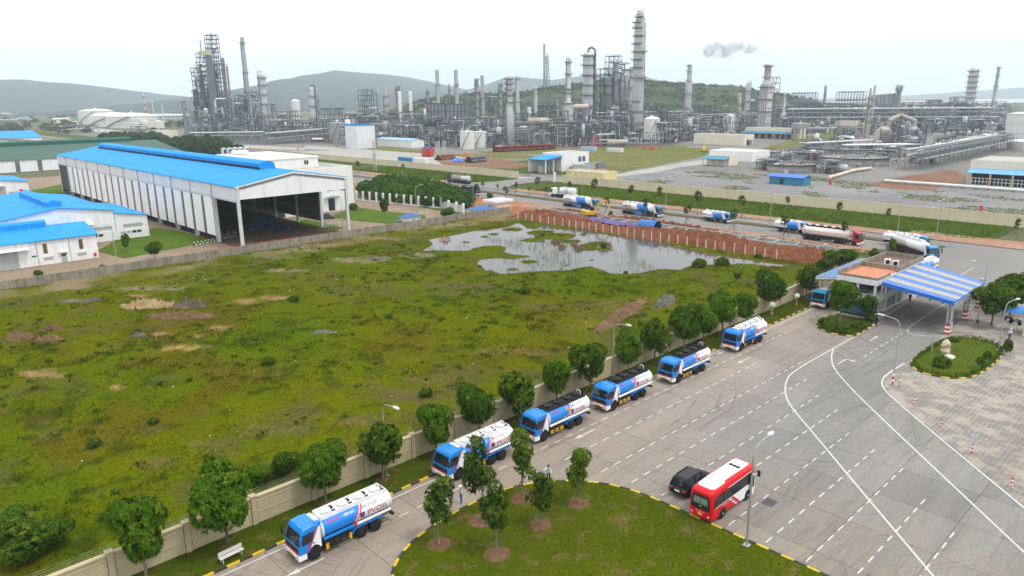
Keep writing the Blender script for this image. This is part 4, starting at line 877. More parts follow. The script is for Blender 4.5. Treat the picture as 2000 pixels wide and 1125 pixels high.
def platform(q,c,r,z,a0=0.,a1=2*math.pi,w=1.6,m=0,rail=1.):
    n=max(4,int((a1-a0)/(2*math.pi)*16));V=[];F=[]
    for i in range(n+1):
        a=a0+(a1-a0)*i/n;co,si=math.cos(a),math.sin(a)
        for rr,zz in((r*.98,z),(r+w,z),(r+w,z+.3),(r*.98,z+.3),(r+w,z+1.25)):V.append((c[0]+co*rr,c[1]+si*rr,zz))
    for i in range(n):
        b_=i*5;d=b_+5
        F+=[(b_,d,d+1,b_+1),(b_+1,d+1,d+2,b_+2),(b_+2,d+2,d+3,b_+3)]
    q.add(V,F,m)
    if rail:
        for i in range(n):q.beam(V[i*5+4],V[i*5+9],.16,m)
        for i in range(0,n+1,2):q.beam(V[i*5+2],V[i*5+4],.14,m)
VW=math.atan2(D2[2],D1[2])  # heading of the view on the ground
def column(label,px,ytop,w,yb=None,depth=None,mat=None,plats=(.35,.6,.85),tiers=((0,1),(1,1)),pipe=False,top='dome',side=1,bands=12,name='distillation_column',cat='column',group='columns of the refinery',full=False,seed=0):
    X,Y,d=ground(px,yb,depth);mp=d/FPX;r=w*mp/2;h=ZT(X,Y,ytop);rr=random.Random(seed+int(px))
    t=thing(name,label,cat,(X,Y,0),0,group);mat=mat or col_m
    def rad(f):
        for (f0,a),(f1,b_) in zip(tiers,tiers[1:]):
            if f0<=f<=f1:return r*(a+(b_-a)*(f-f0)/(f1-f0+1e-9))
        return r*tiers[-1][1]
    q=MB();pf=[]
    for (f,a) in tiers:pf.append((r*a,h*f*(.98 if f==1 else 1)))
    rt=r*tiers[-1][1]
    if top=='dome':pf=pf[:-1]+[(rt,h-rt*.7),(rt*.8,h-rt*.25),(rt*.4,h-.05*rt),(.02,h)]
    q.lathe(pf,n=18)
    q.build('shell',mat,t)
    q=MB()
    for i in range(1,bands):
        f=i/bands;k=rad(f);q.lathe([(k*.99,h*f-.12),(k*1.02,h*f-.12),(k*1.02,h*f+.12),(k*.99,h*f+.12)],n=18,cap=False)
    q.build('band',col_d,t)
    for f in plats:
        g=MB();a=VW+math.pi+(-.9 if side>0 else .9)*-1+rr.uniform(-.4,.4);sp=2*math.pi if full or rr.random()<.35 else rr.uniform(2.2,3.6)
        a0=0 if sp>6 else a-sp/2;platform(g,(0,0),rad(f)*1.02,h*f,a0,a0+sp,max(.9,r*.45),0);g.build('platform',st_b,t)
    q=MB();a=VW-side*1.35+math.pi
    # ladder cage
    lx,ly=math.cos(a+.5)*1.12,math.sin(a+.5)*1.12
    zs=[h*f for f in (0,)+tuple(plats)]
    for z0,z1 in zip(zs,zs[1:]):
        k=rad((z0+z1)/2/h);q.tube((lx*k,ly*k,z0),(lx*k,ly*k,z1),max(.22,r*.09),n=5)
    q.build('ladder',st_b,t)
    if pipe:
        q=MB();k=max(tt[1] for tt in tiers)*r;pr_=max(.25,r*.18);cx,cy=math.cos(VW+math.pi/2*side)*k*1.22,math.sin(VW+math.pi/2*side)*k*1.22
        q.path([(0,0,h-.2),(0,0,h+r*.5),(cx*.5,cy*.5,h+r*.75),(cx,cy,h+r*.3),(cx,cy,h*.08)],pr_,8);q.build('overhead_pipe',pipe_l if rr.random()<.6 else pipe_d,t)
    return t,X,Y,h,r
def chimney(label,px,ytop,w,yb=None,depth=None,mat=None,plats=(.45,.9),taper=.75,cone=0.,name='chimney',cat='chimney',group='chimneys of the refinery'):
    return column(label,px,ytop,w,yb,depth,mat,plats,((0,1+cone),(.16 if cone else .5,1 if cone else (1+taper)/2),(1,taper)),False,'flat',1,9,name,cat,group,True)
def frame(label,px,ytop,W,yb=None,depth=None,asp=1.,lv=None,seed=0,ves=3,mat=None,pipes=26,open_=.0,group='steel process frames',tubes=True,name='process_frame',H=None):
    X,Y,d=ground(px,yb,depth);mp=d/FPX;s=W*mp/1.41;wx,wy=s*asp,s/asp if asp<1 else s*(2-asp) if asp<1.9 else s*.3
    h=H or ZT(X,Y,ytop);rr=random.Random(seed*7+int(px));t=thing(name,label,'steel structure',(X,Y,0),0,group)
    bw=max(.3,.42*d/650);nx=max(1,round(wx/7.));ny=max(1,round(wy/7.));lv=lv or max(2,round(h/6.))
    xs=[-wx/2+wx*i/nx for i in range(nx+1)];ys=[-wy/2+wy*i/ny for i in range(ny+1)];zs=[h*k/lv for k in range(lv+1)]
    q=MB();dk=MB()
    for x in xs:
        for y in ys:
            top=h if rr.random()>.25 else h*rr.uniform(.7,1);q.beam((x,y,0),(x,y,top),bw)
    for k in range(1,lv+1):
        z=zs[k]
        for x in xs:q.beam((x,-wy/2,z),(x,wy/2,z),bw*.85)
        for y in ys:q.beam((-wx/2,y,z),(wx/2,y,z),bw*.85)
        if rr.random()<.95:
            i,j=rr.randrange(nx),rr.randrange(ny);dk.box(xs[i],ys[j],z+.2,xs[min(nx,i+max(1,nx//2))],ys[min(ny,j+max(1,ny//2))],z+.32)
        for x in(xs[0],xs[-1]):dk.beam((x,-wy/2,z+1.2),(x,wy/2,z+1.2),bw*.4)
        for y in(ys[0],):dk.beam((-wx/2,y,z+1.2),(wx/2,y,z+1.2),bw*.4)
    for k in range(lv):
        for i in range(nx):
            if rr.random()<.45:
                y=rr.choice((ys[0],ys[-1]));a,b_=(xs[i],xs[i+1]) if rr.random()<.5 else (xs[i+1],xs[i]);q.beam((a,y,zs[k]),(b_,y,zs[k+1]),bw*.7)
        for j in range(ny):
            if rr.random()<.45:
                x=rr.choice((xs[0],xs[-1]));a,b_=(ys[j],ys[j+1]) if rr.random()<.5 else (ys[j+1],ys[j]);q.beam((x,a,zs[k]),(x,b_,zs[k+1]),bw*.7)
    q.build('steel_frame',mat or rr.choice((st_b,st_b,st_l)),t);stuff(dk.build('deck',pipe_d,t))
    for k in range(ves):
        z=rr.choice(zs[:-1])+.4;x,y=rr.uniform(-wx*.35,wx*.35),rr.uniform(-wy*.45,wy*.1);r_=rr.uniform(.9,2.1);l=rr.uniform(4,9);mt=rr.choice((col_m,ves_m,pipe_l,col_d,tank_w))
        g=MB()
        if rr.random()<.6:
            ax='x' if rr.random()<.5 else 'y';g.lathe([(.05,-l/2-r_*.5),(r_*.7,-l/2-r_*.3),(r_,-l/2),(r_,l/2),(r_*.7,l/2+r_*.3),(.05,l/2+r_*.5)],(x,y,z+r_+.4),10,0,ax);g.bx((x,y,z+.2),(1.2,1.2,.6),0);g.build('drum',mt,t)
        else:
            hh=min(rr.uniform(5,12),h*.9);g.lathe([(.05,z),(r_,z+.4),(r_,z+hh),(r_*.6,z+hh+r_*.5),(.05,z+hh+r_*.6)],(x,y,0),10);g.build('vessel',mt,t)
    if tubes:
        ql,qd=MB(),MB()
        for k in range(pipes):
            q=ql if rr.random()<.45 else qd;z=rr.choice(zs[1:])+rr.uniform(-1.5,.8);r_=rr.uniform(.16,.5)*d/650
            if rr.random()<.45:
                y=rr.uniform(-wy/2-1,wy/2);a,b_=sorted((rr.uniform(-wx/2-2,wx/2+2),rr.uniform(-wx/2-2,wx/2+2)));pts=[(a,y,z),(b_,y,z)]
                if rr.random()<.6:pts=[(a,y,max(.3,z-rr.uniform(3,9)))]+pts
                if rr.random()<.4:pts=pts+[(b_,y,max(.3,z-rr.uniform(3,9)))]
            elif rr.random()<.8:
                x=rr.uniform(-wx/2-1,wx/2);a,b_=sorted((rr.uniform(-wy/2-2,wy/2+2),rr.uniform(-wy/2-2,wy/2+2)));pts=[(x,a,z),(x,b_,z)]
                if rr.random()<.6:pts=[(x,a,max(.3,z-rr.uniform(3,9)))]+pts
            else:
                x,y=rr.uniform(-wx/2-.8,wx/2),rr.uniform(-wy/2-.8,wy/2);pts=[(x,y,.2),(x,y,rr.uniform(.4,1)*h)]
            q.path(pts,r_,5)
        ql.build('light_pipes',pipe_l,t);qd.build('grey_pipes',pipe_d,t)
        # low clutter: pumps, valves and small exchangers round the foot
        g=MB()
        for k in range(int(8+W/6)):
            x,y=rr.uniform(-wx/2-2,wx/2+2),rr.uniform(-wy/2-2,wy/2+2);s_=rr.uniform(.5,1.6)
            if rr.random()<.5:g.bx((x,y,s_*.6),(s_*1.6,s_,s_*1.2),rr.randrange(3))
            else:g.lathe([(s_*.5,0),(s_*.5,s_*2),(.05,s_*2.4)],(x,y,0),7,rr.randrange(3))
        stuff(g.build('ground_equipment',[pipe_l,col_d,rust],t))
    return t
def rack(label,a,b_,h=9.,w=8.,tiers=3,seed=0,step=8.,mat=None,name='pipe_rack',np_=6,group='pipe racks'):
    X0,Y0=a;X1,Y1=b_;rr=random.Random(seed);L=math.hypot(X1-X0,Y1-Y0);t=thing(name,label,'pipe rack',(X0,Y0,0),math.atan2(Y1-Y0,X1-X0),group)
    d=proj((X0+X1)/2,(Y0+Y1)/2,0)[2];bw=max(.25,.36*d/600);n=max(1,round(L/step));q=MB();zs=[h*(.5+.5*k/(tiers-1)) if tiers>1 else h for k in range(tiers)]
    for i in range(n+1):
        x=L*i/n
        for y in(-w/2,w/2):q.beam((x,y,0),(x,y,h),bw)
        for z in zs:q.beam((x,-w/2,z),(x,w/2,z),bw*.8)
        if i<n:
            for z in(zs[0],zs[-1]):
                for y in(-w/2,w/2):q.beam((x,y,z),(L*(i+1)/n,y,z),bw*.6)
            if i%3==1:
                for y in(-w/2,w/2):q.beam((x,y,0),(L*(i+1)/n,y,zs[0]),bw*.6)
    q.build('rack_frame',mat or st_l,t)
    for z in zs:
        q=MB()
        for k in range(np_):
            y=-w/2+.6+(w-1.2)*(k+rr.uniform(.2,.8))/np_;r_=rr.uniform(.14,.42)*max(1,d/600);q.tube((rr.uniform(0,L*.1),y,z+r_+bw*.4),(L*rr.uniform(.9,1),y,z+r_+bw*.4),r_,n=6,m=rr.randrange(3))
            if rr.random()<.3:
                x=L*rr.uniform(.2,.8);q.path([(x,y,z+r_),(x,y,z+2.2),(x+3,y,z+2.2),(x+3,y,z+r_)],r_*.9,5,rr.randrange(3))
        q.build('pipe_tier',[pipe_l,pipe_d,pipe_w],t)
    return t
def tank(label,X,Y,r,h,mat=None,dome=.12,stair=True,name='storage_tank',group=None,legs=0.,cat='tank'):
    mat=mat or tank_w;t=thing(name,label,cat,(X,Y,0),0,group);q=MB();q.lathe([(r,legs),(r,h)],n=36 if r>4 else 18);q.build('shell',mat,t)
    q=MB();q.lathe([(r*1.01,h),(r*1.01,h+.15),(r*.6,h+dome*r*.7),(.05,h+dome*r)],n=36 if r>4 else 18);q.build('roof',mat,t);q=MB();q.lathe([(.3*r**.5,h+dome*r-.1),(.3*r**.5,h+dome*r+.35*r**.5),(.02,h+dome*r+.5*r**.5)],n=8);q.build('vent',col_m,t)
    q=MB()
    for f in(.33,.66,1.):q.lathe([(r*.99,h*f-.1),(r*1.015,h*f-.1),(r*1.015,h*f+.1),(r*.99,h*f+.1)],n=36 if r>4 else 18,cap=False)
    q.build('wind_girder',M('girder_grey',(.52,.51,.49),.6),t)
    if stair:
        q=MB();n=14;a0=VW+math.pi-.9
        for i in range(n):
            a,c=a0+1.3*i/n,a0+1.3*(i+1)/n;q.beam((math.cos(a)*r*1.04,math.sin(a)*r*1.04,h*i/n),(math.cos(c)*r*1.04,math.sin(c)*r*1.04,h*(i+1)/n),max(.35,r*.03))
        q.build('stair',st_b,t)
    if legs:
        q=MB()
        for i in range(8):a=i*math.pi/4;q.beam((math.cos(a)*r*.9,math.sin(a)*r*.9,0),(math.cos(a)*r*.9,math.sin(a)*r*.9,legs),.4)
        q.build('leg',st_b,t)
    return t
# ---- columns and stacks, left to right
column('slim grey column standing alone left of the lattice tower',366,195,7,yb=262,plats=(.5,.75,.92),mat=col_d)
chimney('tall leaning-looking ringed chimney right of the lattice tower',491,69,11,depth=870,plats=(.17,.42,.62,.92),taper=.62,cone=.25,mat=M('ringed_chimney',(.36,.38,.42),.5,.2,.15,.1))
column('round-topped silver column with side pipe, right of the tall chimney',522,143,13,depth=800,plats=(.3,.5,.65,.8,.92),side=1,pipe=True)
column('short grey column at the foot of the round-topped one',539,200,9,depth=800,plats=(.8,.95),mat=col_d)
column('silver column with a hooked pipe between the hills and the plant',615,170,11,depth=760,plats=(.35,.6,.8,.93),pipe=True,side=-1)
chimney('thin dark vent stack right of the hooked-pipe column',626,182,4,depth=830,plats=(.5,.8),mat=col_d)
tank('tiny white domed silo far behind the pipe racks',*ground(581,depth=1050)[:2],6.,ZT(*ground(581,depth=1050)[:2],198),dome=.5,stair=False)
column('stubby tan column left of the two white towers',757,170,9,depth=800,plats=(.6,.8),mat=ves_m)
for i,(px,yt) in enumerate(((784,178),(805,178))):column(('left' if i==0 else 'right')+' of the pair of plain white towers',px,yt,6.5,depth=760,mat=tank_w,plats=(),pipe=False,bands=1,name='white_tower',cat='tower',group='twin white towers')
column('grey column with crowded top just behind the white tower pair',781,167,9,depth=860,plats=(.8,.9,.97),mat=col_d)
chimney('left of the two banded heater stacks with flared feet',858,134,8.5,depth=720,plats=(.35,.75),taper=.85,cone=.35,mat=col_m)
chimney('right of the two banded heater stacks with flared feet',894,134,8.5,depth=720,plats=(.35,.75),taper=.85,cone=.35,mat=col_m)
column('small dark column left of the heater stacks',838,174,6,depth=740,plats=(.7,.9),mat=col_d)
chimney('thin vent between the two banded heater stacks',880,162,4,depth=760,plats=(.6,.85),mat=col_d)
chimney('thin vent right of the two banded heater stacks',912,174,4,depth=760,plats=(.6,.85),mat=col_d)
column('grey column with three dense platforms right of the heater stacks',933,153,8,depth=700,plats=(.5,.62,.75,.88,.97),mat=col_d)
chimney('plain banded stack beside the grey platformed column',944,145,7,depth=740,plats=(.3,.6),taper=1.)
column('grey column just left of the stout front column',978,160,8,depth=690,plats=(.55,.7,.82,.93),mat=col_d)
column('stout two-stage silver column at the very front of the plant',996,148,17,yb=284,plats=(.62,.72,.80,.88,.95),tiers=((0,1.05),(.2,1),(.48,1),(.52,.75),(1,.68)),full=True)
column('pale distant column with a wide head behind the stout front column',1011,147,10,depth=900,plats=(.5,.93),tiers=((0,1),(.5,1),(.55,.75),(1,.75)))
column('short column under the hazy flare mast',1046,170,8,depth=800,plats=(.85,.95),mat=col_m)
column('low column with flat head left of the double-width column',1088,187,7,depth=720,plats=(.7,.95),mat=col_d)
column('silver column, thin above and double width below, left of the fat column',1109,111,13,depth=690,plats=(.42,.55,.6,.78,.93),tiers=((0,1.7),(.42,1.6),(.45,.85),(1,.75)),full=True)
column('fat silver column ringed with platforms right of centre',1147,101,21,depth=720,plats=(.35,.48,.6,.72,.84,.95),full=True,bands=10,side=-1,pipe=True)
column('tall buff column close left of the tallest column',1230,130,12,depth=660,plats=(.45,.7,.85,.95),mat=M('buff_column',(.47,.45,.42),.55,.1,.1,.1),tiers=((0,1.15),(.4,1.1),(.45,.9),(1,.7)))
T_=column('the tallest column of all, pale silver with balconies up its right side',1243,18,22,yb=272,plats=(.22,.3,.48,.56,.62,.68,.74,.8,.86,.9,.94),bands=24,tiers=((0,1.12),(.45,1.02),(.9,.92),(.93,.72),(1,.62)),side=-1)
tank('white upright drum with two looped pipes right of the tallest column',*P(1272,277),6.3,18,stair=True,dome=.35,name='upright_drum',legs=3)
column('slender silver column standing alone between the tallest one and the smoking stack',1341,124,12,yb=258,plats=(.35,.55,.75,.88,.96),tiers=((0,1.2),(.72,1),(.76,.75),(1,.68)),side=-1)
column('tan column left of the bent-pipe column near the smoking stack',1440,181,8,depth=700,plats=(.5,.7,.92),mat=ves_m)
column('column with a large bent pipe on top left of the smoking stack',1456,160,8,depth=760,plats=(.4,.6,.8),side=-1,pipe=True)
SX,SY,SD=ground(1491,depth=730)
sm=thing('smoking_stack','broad pale heater stack with smoke drifting from its top','chimney',(SX,SY,0));mp=SD/FPX;h=ZT(SX,SY,125);hb=ZT(SX,SY,165)
q=MB();w=26*mp/2*.8;q.extr([(-w,-w*.8),(w,-w*.8),(w,w*.8),(-w,w*.8)],0,hb,'z');q.build('heater_body',M('heater_pale',(.56,.55,.51),.6,.1,.1,.06,.4),sm)
q=MB();q.lathe([(w*.95,hb),(w*.62,hb+5),(w*.6,h-3),(w*.7,h-2.5),(w*.7,h),(w*.55,h)],n=20);q.build('stack_shell',col_m,sm)
for f in(.30,.48,.66):
    q=MB();z=h*f;q.box(-w*1.25,-w*1.1,z,w*1.25,w*1.1,z+.5);q.build('platform',st_b,sm)
for f in(.80,.96):q=MB();platform(q,(0,0),w*.65,h*f,0,2*math.pi,1.8);q.build('platform',st_b,sm)
q=MB()
for s in(-1,1):
    for k in range(4):q.beam((s*w*1.02,-w*.6+k*w*.4,0),(s*w*1.02,-w*.6+k*w*.4,hb),.5)
for k in range(6):q.beam((-w*1.02,-w*.82,hb*k/6),(w*1.02,-w*.82,hb*k/6),.5)
q.build('stiffener',st_l,sm)
frame('narrow lattice stair tower close right of the smoking stack',1509,152,14,depth=745,seed=3,ves=0,pipes=4)
column('thin banded column right of the smoking stack and its stair tower',1527,180,6,depth=720,plats=(.4,.6,.9),tiers=((0,1.9),(.45,1.8),(.5,1),(1,.6)))
chimney('thin stack rising left of the long air-cooler block',1607,166,6,depth=1150,plats=(.4,.7),mat=col_d)
column('tan banded column with small stack on top, standing among the right-hand units',1690,172,10,yb=274,plats=(.35,.5,.65,.8),mat=ves_m,tiers=((0,1.1),(.35,1),(.6,.8),(1,.45)))
chimney('slim grey stack just right of the tan banded column',1701,165,5,depth=900,plats=(.4,.6))
column('mushroom-headed vessel at the right end of the grey silo row',1749,163,13,depth=1050,plats=(.75,.9),tiers=((0,.5),(.75,.5),(.8,1),(1,1)))
column('ringed column wrapped in platforms near the right hill',1889,131,17,depth=1000,plats=(.3,.42,.52,.62,.72,.82,.92),full=True,side=-1)
chimney('tapering banded stack at the far right beside the sea',1936,128,9,depth=1050,plats=(.3,.6,.8,.95),taper=.55,cone=.8,mat=col_m)
tank('large white storage tank behind the cream shed at the right edge',*AT(2010,530),16,ZT(*AT(2010,530),222),dome=.1)
tank('white tank in front of the large one at the right edge',*AT(2020,455),15,ZT(*AT(2020,455),276),dome=.08)
# lattice tower group on the left
tw=[('tall open lattice tower with a flat top in the left plant',433,69,27,870,1),('mid-height lattice tower wrapped in stairs, left of the tallest lattice',410,104,20,875,2),('wide low lattice tower with a beige cap at the left of the group',398,133,22,880,3),('lowest lattice frame at the far left of the tower group',391,176,10,885,4),('inner lattice tower close behind the dark duct',421,150,30,895,5),('squat steel base structure round the foot of the tall chimney',479,186,28,865,6)]
for l,px,yt,w,dp,sd in tw:frame(l,px,yt,w,depth=dp,seed=sd,ves=4,pipes=60,mat=st_b,lv=max(6,int((255-yt)/8)),group='lattice tower group')
X,Y,d=ground(424,depth=850);o=thing('duct_tower','dark rectangular duct tower in front of the lattice towers','tower',(X,Y,0));hh=ZT(X,Y,99);q=MB();q.box(-3,-3,0,3,3,hh);q.build('duct',M('dark_duct',(.12,.135,.15),.6),o);q=MB();q.box(-9,-3.5,hh-5,3.2,3.5,hh-.2);q.build('cap_panel',M('beige_panel',(.48,.43,.33),.7),o);q=MB();q.tube((-7.5,0,hh-.2),(-7.5,0,hh+11),.6,n=8);q.build('vent_pipe',st_l,o)
X,Y,d=ground(450,depth=862);o=thing('riser_pipe','banded grey riser pipes on the right flank of the lattice towers','pipe',(X,Y,0));hh=ZT(X,Y,113);q=MB();q.tube((0,0,0),(0,0,hh),2.,n=10);q.tube((3,-3,0),(3,-3,hh*.9),1.2,n=8);q.build('riser',M('reddish_pipe',(.24,.235,.245),.5,.2),o);q=MB()
for k in range(12):q.box(-2.6,-4,hh*k/12,4,2.4,hh*k/12+.4)
q.build('bracket',st_b,o)
X,Y,d=ground(437,depth=835);o=thing('loop_pipe','fat white loop pipe at the foot of the lattice towers','pipe',(X,Y,0));q=MB();a=(math.sin(VW),-math.cos(VW));b0,b1=ZT(X,Y,234),ZT(X,Y,193)
q.path([(a[0]*8,a[1]*8,b0-8),(a[0]*8,a[1]*8,b0+6),(-a[0]*4,-a[1]*4,b0+6),(-a[0]*6,-a[1]*6,b0+8),(-a[0]*6,-a[1]*6,b1-2),(-a[0]*4,-a[1]*4,b1),(a[0]*6,a[1]*6,b1)],.9,8);q.build('pipe',pipe_w,o)
# ---- steel frames, in rows
rows={'back':[(500,180,24,880),(470,196,40,860),(560,218,60,880),(650,212,50,860),(722,176,36,840),(850,196,60,760),(900,196,60,770),(965,190,40,820),(1060,205,60,820),(1130,205,60,800),(1195,110,32,760),(1215,125,26,770),(1178,135,30,750),(1290,205,60,800),(1390,205,70,830),(1465,190,40,790),(1540,212,70,900),(1620,214,80,950),(1700,214,80,950),(1780,212,80,980),(1850,205,70,1000),(1870,190,40,1020),(1820,196,30,1010)],
'middle':[(395,216,60,800),(440,212,60,790),(490,222,60,770),(545,236,70,760),(610,238,60,740),(700,222,70,720),(770,220,80,690),(835,225,60,660),(890,232,60,640),(940,228,60,640),(1030,222,60,660),(1085,216,50,650),(1140,210,60,640),(1200,204,60,640),(1290,216,50,650),(1350,222,50,660),(1400,226,50,660),(1450,228,40,660),(1540,232,50,700)],
'front':[(400,245,60,700),(460,240,70,690),(690,248,50,600),(745,242,60,600),(800,246,60,590),(850,250,50,560),(890,256,50,555),(940,246,40,560),(960,262,60,545),(1035,256,70,540),(1090,246,50,545),(1130,240,60,550),(1180,238,60,560),(1212,242,40,550),(1300,240,50,580),(1345,246,40,600),(1385,250,40,600),(1760,250,50,560),(1730,262,40,545)]}
for rn,L in rows.items():
    for i,(px,yt,w,dp) in enumerate(sorted(L)):
        frame(f'grey steel process frame, {ORD[i+1]} from the left in the plant\'s {rn} row',px,yt,w,depth=dp,seed=i+len(rn)*31,ves=3 if rn!='back' else 2,pipes=46 if rn!='back' else 26,mat=(st_l if i%3==0 else st_b))
for i in range(13):
    px=1520+i*35;frame(f'low dense process frame, {ORD[i+1]} from the left among the far right racks',px,(206,214,202,210)[i%4],64,depth=930+40*(i%3),seed=300+i,ves=3,pipes=34,mat=st_b if i%3 else st_l)
for i,(px,yb) in enumerate(sorted(((1530,318),(1590,312),(1625,338),(1700,298),(1735,306),(1590,292),(1640,288),(1800,318),(1830,305),(1780,286),(1500,330)))):
    frame(f'low pipework cluster round the concrete basins, {ORD[i+1]} from the left',px,0,46,yb=yb,seed=400+i,ves=2,pipes=24,H=4.5+i%3,lv=2,mat=st_l,name='pipework_cluster')
for i,(px,yb,yt) in enumerate(sorted(((1790,264,240),(1832,258,232),(1872,264,240),(1912,258,234),(1948,264,242),(1850,284,268),(1905,290,272),(1700,262,238),(1655,268,250),(1600,258,236),(1930,276,258),(1740,258,236)))):
    frame(f'dark process frame in front of the far right racks, {ORD[i+1]} from the left',px,yt,52,yb=yb,seed=600+i,ves=4,pipes=40,mat=st_b if i%2 else st_l)
for i in range(12):
    px=660+i*60;frame(f'mid-depth process frame, {ORD[i+1]} from the left behind the front row',px,(236,228,240,232)[i%4],66,depth=(600 if px>860 else 650)+20*(i%2),seed=500+i,ves=4,pipes=40,mat=st_b if i%2 else st_l)
# reactor block by the fat column
for i,(px,yt,w,dp,l) in enumerate(((1185,150,20,745,'dark bulbous reactor vessel inside the lattice right of the fat column'),(1200,120,9,742,'upper cyclone vessel crowning the reactor lattice'),(1212,140,8,742,'right-hand cyclone vessel beside the reactor'))):
    column(l,px,yt,w,depth=dp,mat=col_d,plats=(.7,.85,.97),tiers=((0,.35),(.45,.4),(.55,1),(1,1)),full=True,name='reactor',cat='reactor vessel',group='reactor block')
# cooler banks and silo row on the right skyline
for i,(px,yt,w,dp,l) in enumerate(((1567,182,48,1150,'air-cooler bank on stilts left of the silo row'),(1658,180,52,1080,'long air-cooler bank left of the grey silos'))):
    X,Y,d=ground(px,depth=dp);t=thing('air_cooler',l,'air cooler',(X,Y,0),VW-math.pi/2);mp=d/FPX;hw=w*mp/2;z1=ZT(X,Y,yt);z0=z1-12;q=MB();n=9
    for k in range(n+1):
        x=-hw+2*hw*k/n
        for y in(-5,5):q.beam((x,y,0),(x,y,z1),.6)
        q.beam((x,-5,z0),(x+(1.5 if k<n else 0),5,z1),.5)
    for z in(z0-8,z0,z1):
        for y in(-5,5):q.beam((-hw,y,z),(hw,y,z),.7)
    q.build('frame',st_b,t)
    for k in range(n):
        g=MB();x=-hw+2*hw*(k+.5)/n;g.lathe([(hw/n*.85,z1),(hw/n*.85,z1+1.2)],(x,0,0),10);g.box(x-hw/n*.95,-5.5,z0+.5,x+hw/n*.95,5.5,z0+2);g.build('fan_bay',st_l,t)
for i in range(7):
    X,Y,d=ground(1702+i*8,depth=1060);tank(f'grey concrete silo, {ORD[i+1]} from the left in the skyline row',X,Y,3.1,ZT(X,Y,186-i*.6),tank_g,.4,False,'silo','skyline silo row',cat='silo')
for i,(px,yt,w,l) in enumerate(((852,202,40,'left grey heater box under the banded stacks'),(896,203,44,'right grey heater box under the banded stacks'))):
    X,Y,d=ground(px,depth=712);h=ZT(X,Y,yt);hw=w*d/FPX/2;t=thing('heater_box',l,'heater',(X,Y,0),VW-math.pi/2);g=MB();g.box(-hw,-6,h*.55,hw,6,h);g.build('box',col_d,t);g=MB()
    for k in range(7):g.beam((-hw+hw*k/3,-6.2,0),(-hw+hw*k/3,-6.2,h),.6)
    for z in(.55,.78,1.):g.beam((-hw,-6.3,h*z),(hw,-6.3,h*z),.6)
    g.build('frame',st_b,t)
# hazy flare mast
X,Y,d=ground(1066,depth=2000);h=ZT(X,Y,85);t=thing('flare_mast','pale hazy lattice flare mast far behind the plant','flare mast',(X,Y,0),VW-math.pi/2);q=MB()
for a,b_ in((-13,-13),(13,-13),(0,12)):q.beam((a,b_,0),(a*.25+3,b_*.25,h*.82),1.3)
for k in range(16):
    z=h*.82*k/16;s=1-.75*k/16;z2=h*.82*(k+1)/16;s2=1-.75*(k+1)/16;c=3*k/16;c2=3*(k+1)/16
    q.beam((-13*s+c,-13*s,z),(13*s2+c2,-13*s2,z2),.8);q.beam((13*s+c,-13*s,z),(-13*s2+c2,-13*s2,z2),.8);q.beam((-13*s+c,-13*s,z),(13*s+c,-13*s,z),.8)
q.build('lattice',st_b,t)
for k,(x,hh) in enumerate(((-6,h),(-3,h*.99),(3,h*.86))):
    g=MB();g.tube((x,-6,0),(x,-6,hh),1.3,n=8);g.build('flare_pipe',st_l,t)
# ---- pipe racks
def rk(label,p0,p1,**k):rack(label,P(*p0),P(*p1),**k)
rk('long pipe rack along the left front of the plant',(366,284),(520,282),h=10,tiers=3,seed=1);rk('pipe rack continuing right from the left front rack',(520,283),(662,268),h=9,seed=2)
rk('light-piped rack running past the grey silo building',(560,258),(700,250),h=13,seed=3,tiers=3);rk('high rack with fat white pipes behind the white shed',(690,262),(860,262),h=20,tiers=4,seed=4,np_=7)
rk('central pipe rack behind the two small white tanks',(850,272),(1010,270),h=18,tiers=4,seed=5,np_=7);rk('front pipe rack left of the tallest column',(1010,276),(1130,272),h=15,tiers=3,seed=6)
rk('pipe rack passing behind the tallest column',(1120,262),(1350,256),h=20,tiers=4,seed=7,np_=7);rk('pipe rack right of the slender lone column',(1350,256),(1480,248),h=16,tiers=4,seed=8)
rk('farthest long dark rack across the right plant',(1500,226),(1960,224),h=22,tiers=3,seed=9,step=14,np_=5,mat=st_b);rk('upper of the long racks across the right plant',(1480,238),(1965,234),h=17,tiers=4,seed=10,step=12,np_=6,mat=st_b)
rk('long rack with white loops across the right plant',(1530,246),(1968,246),h=19,tiers=3,seed=11,step=10,np_=7);rk('low rack crossing between the cream sheds on the right',(1560,262),(1700,262),h=5,tiers=1,seed=12)
rk('inclined double pipe rack running up to the white tanks',(1772,334),(1968,290),h=9,tiers=3,seed=13,np_=7);rk('short pipe rack parallel to the inclined one',(1640,305),(1790,303),h=6,tiers=2,seed=14);rk('low rack beyond the round basins',(1560,300),(1700,292),h=6,tiers=2,seed=15)
rk('red-piped low rack left of the oil tanks',(95,253),(190,252),h=4,tiers=1,seed=16,w=5,np_=4,mat=ppw);rk('grey pipe rack in front of the oil tanks',(118,262),(188,258),h=9,tiers=2,seed=17);rk('small rack cluster right of the oil tanks',(258,265),(290,264),h=10,tiers=3,seed=18)
rk('rack at the far left edge of the plain',(0,246),(40,246),h=9,tiers=2,seed=19);rk('low rack right of the cream block',(1850,300),(1965,272),h=6,tiers=2,seed=20);rk('pipe bridge in front of the sea',(1880,216),(2010,214),h=14,tiers=1,seed=21,np_=3,step=30)
rk('low red pipe rack at the foot of the tallest column',(1150,287),(1285,287),h=2.4,tiers=1,seed=22,np_=3,w=3,mat=ppw);rk('white-legged rack at the foot of the stout front column',(1035,288),(1080,284),h=9,tiers=2,seed=23,mat=pipe_w)
rk('white-legged rack left of the tallest column',(1165,285),(1240,281),h=8,tiers=2,seed=24,mat=pipe_w);rk('rack of small drums right of the tallest column',(1262,282),(1345,270),h=8,tiers=2,seed=25,mat=pipe_w)
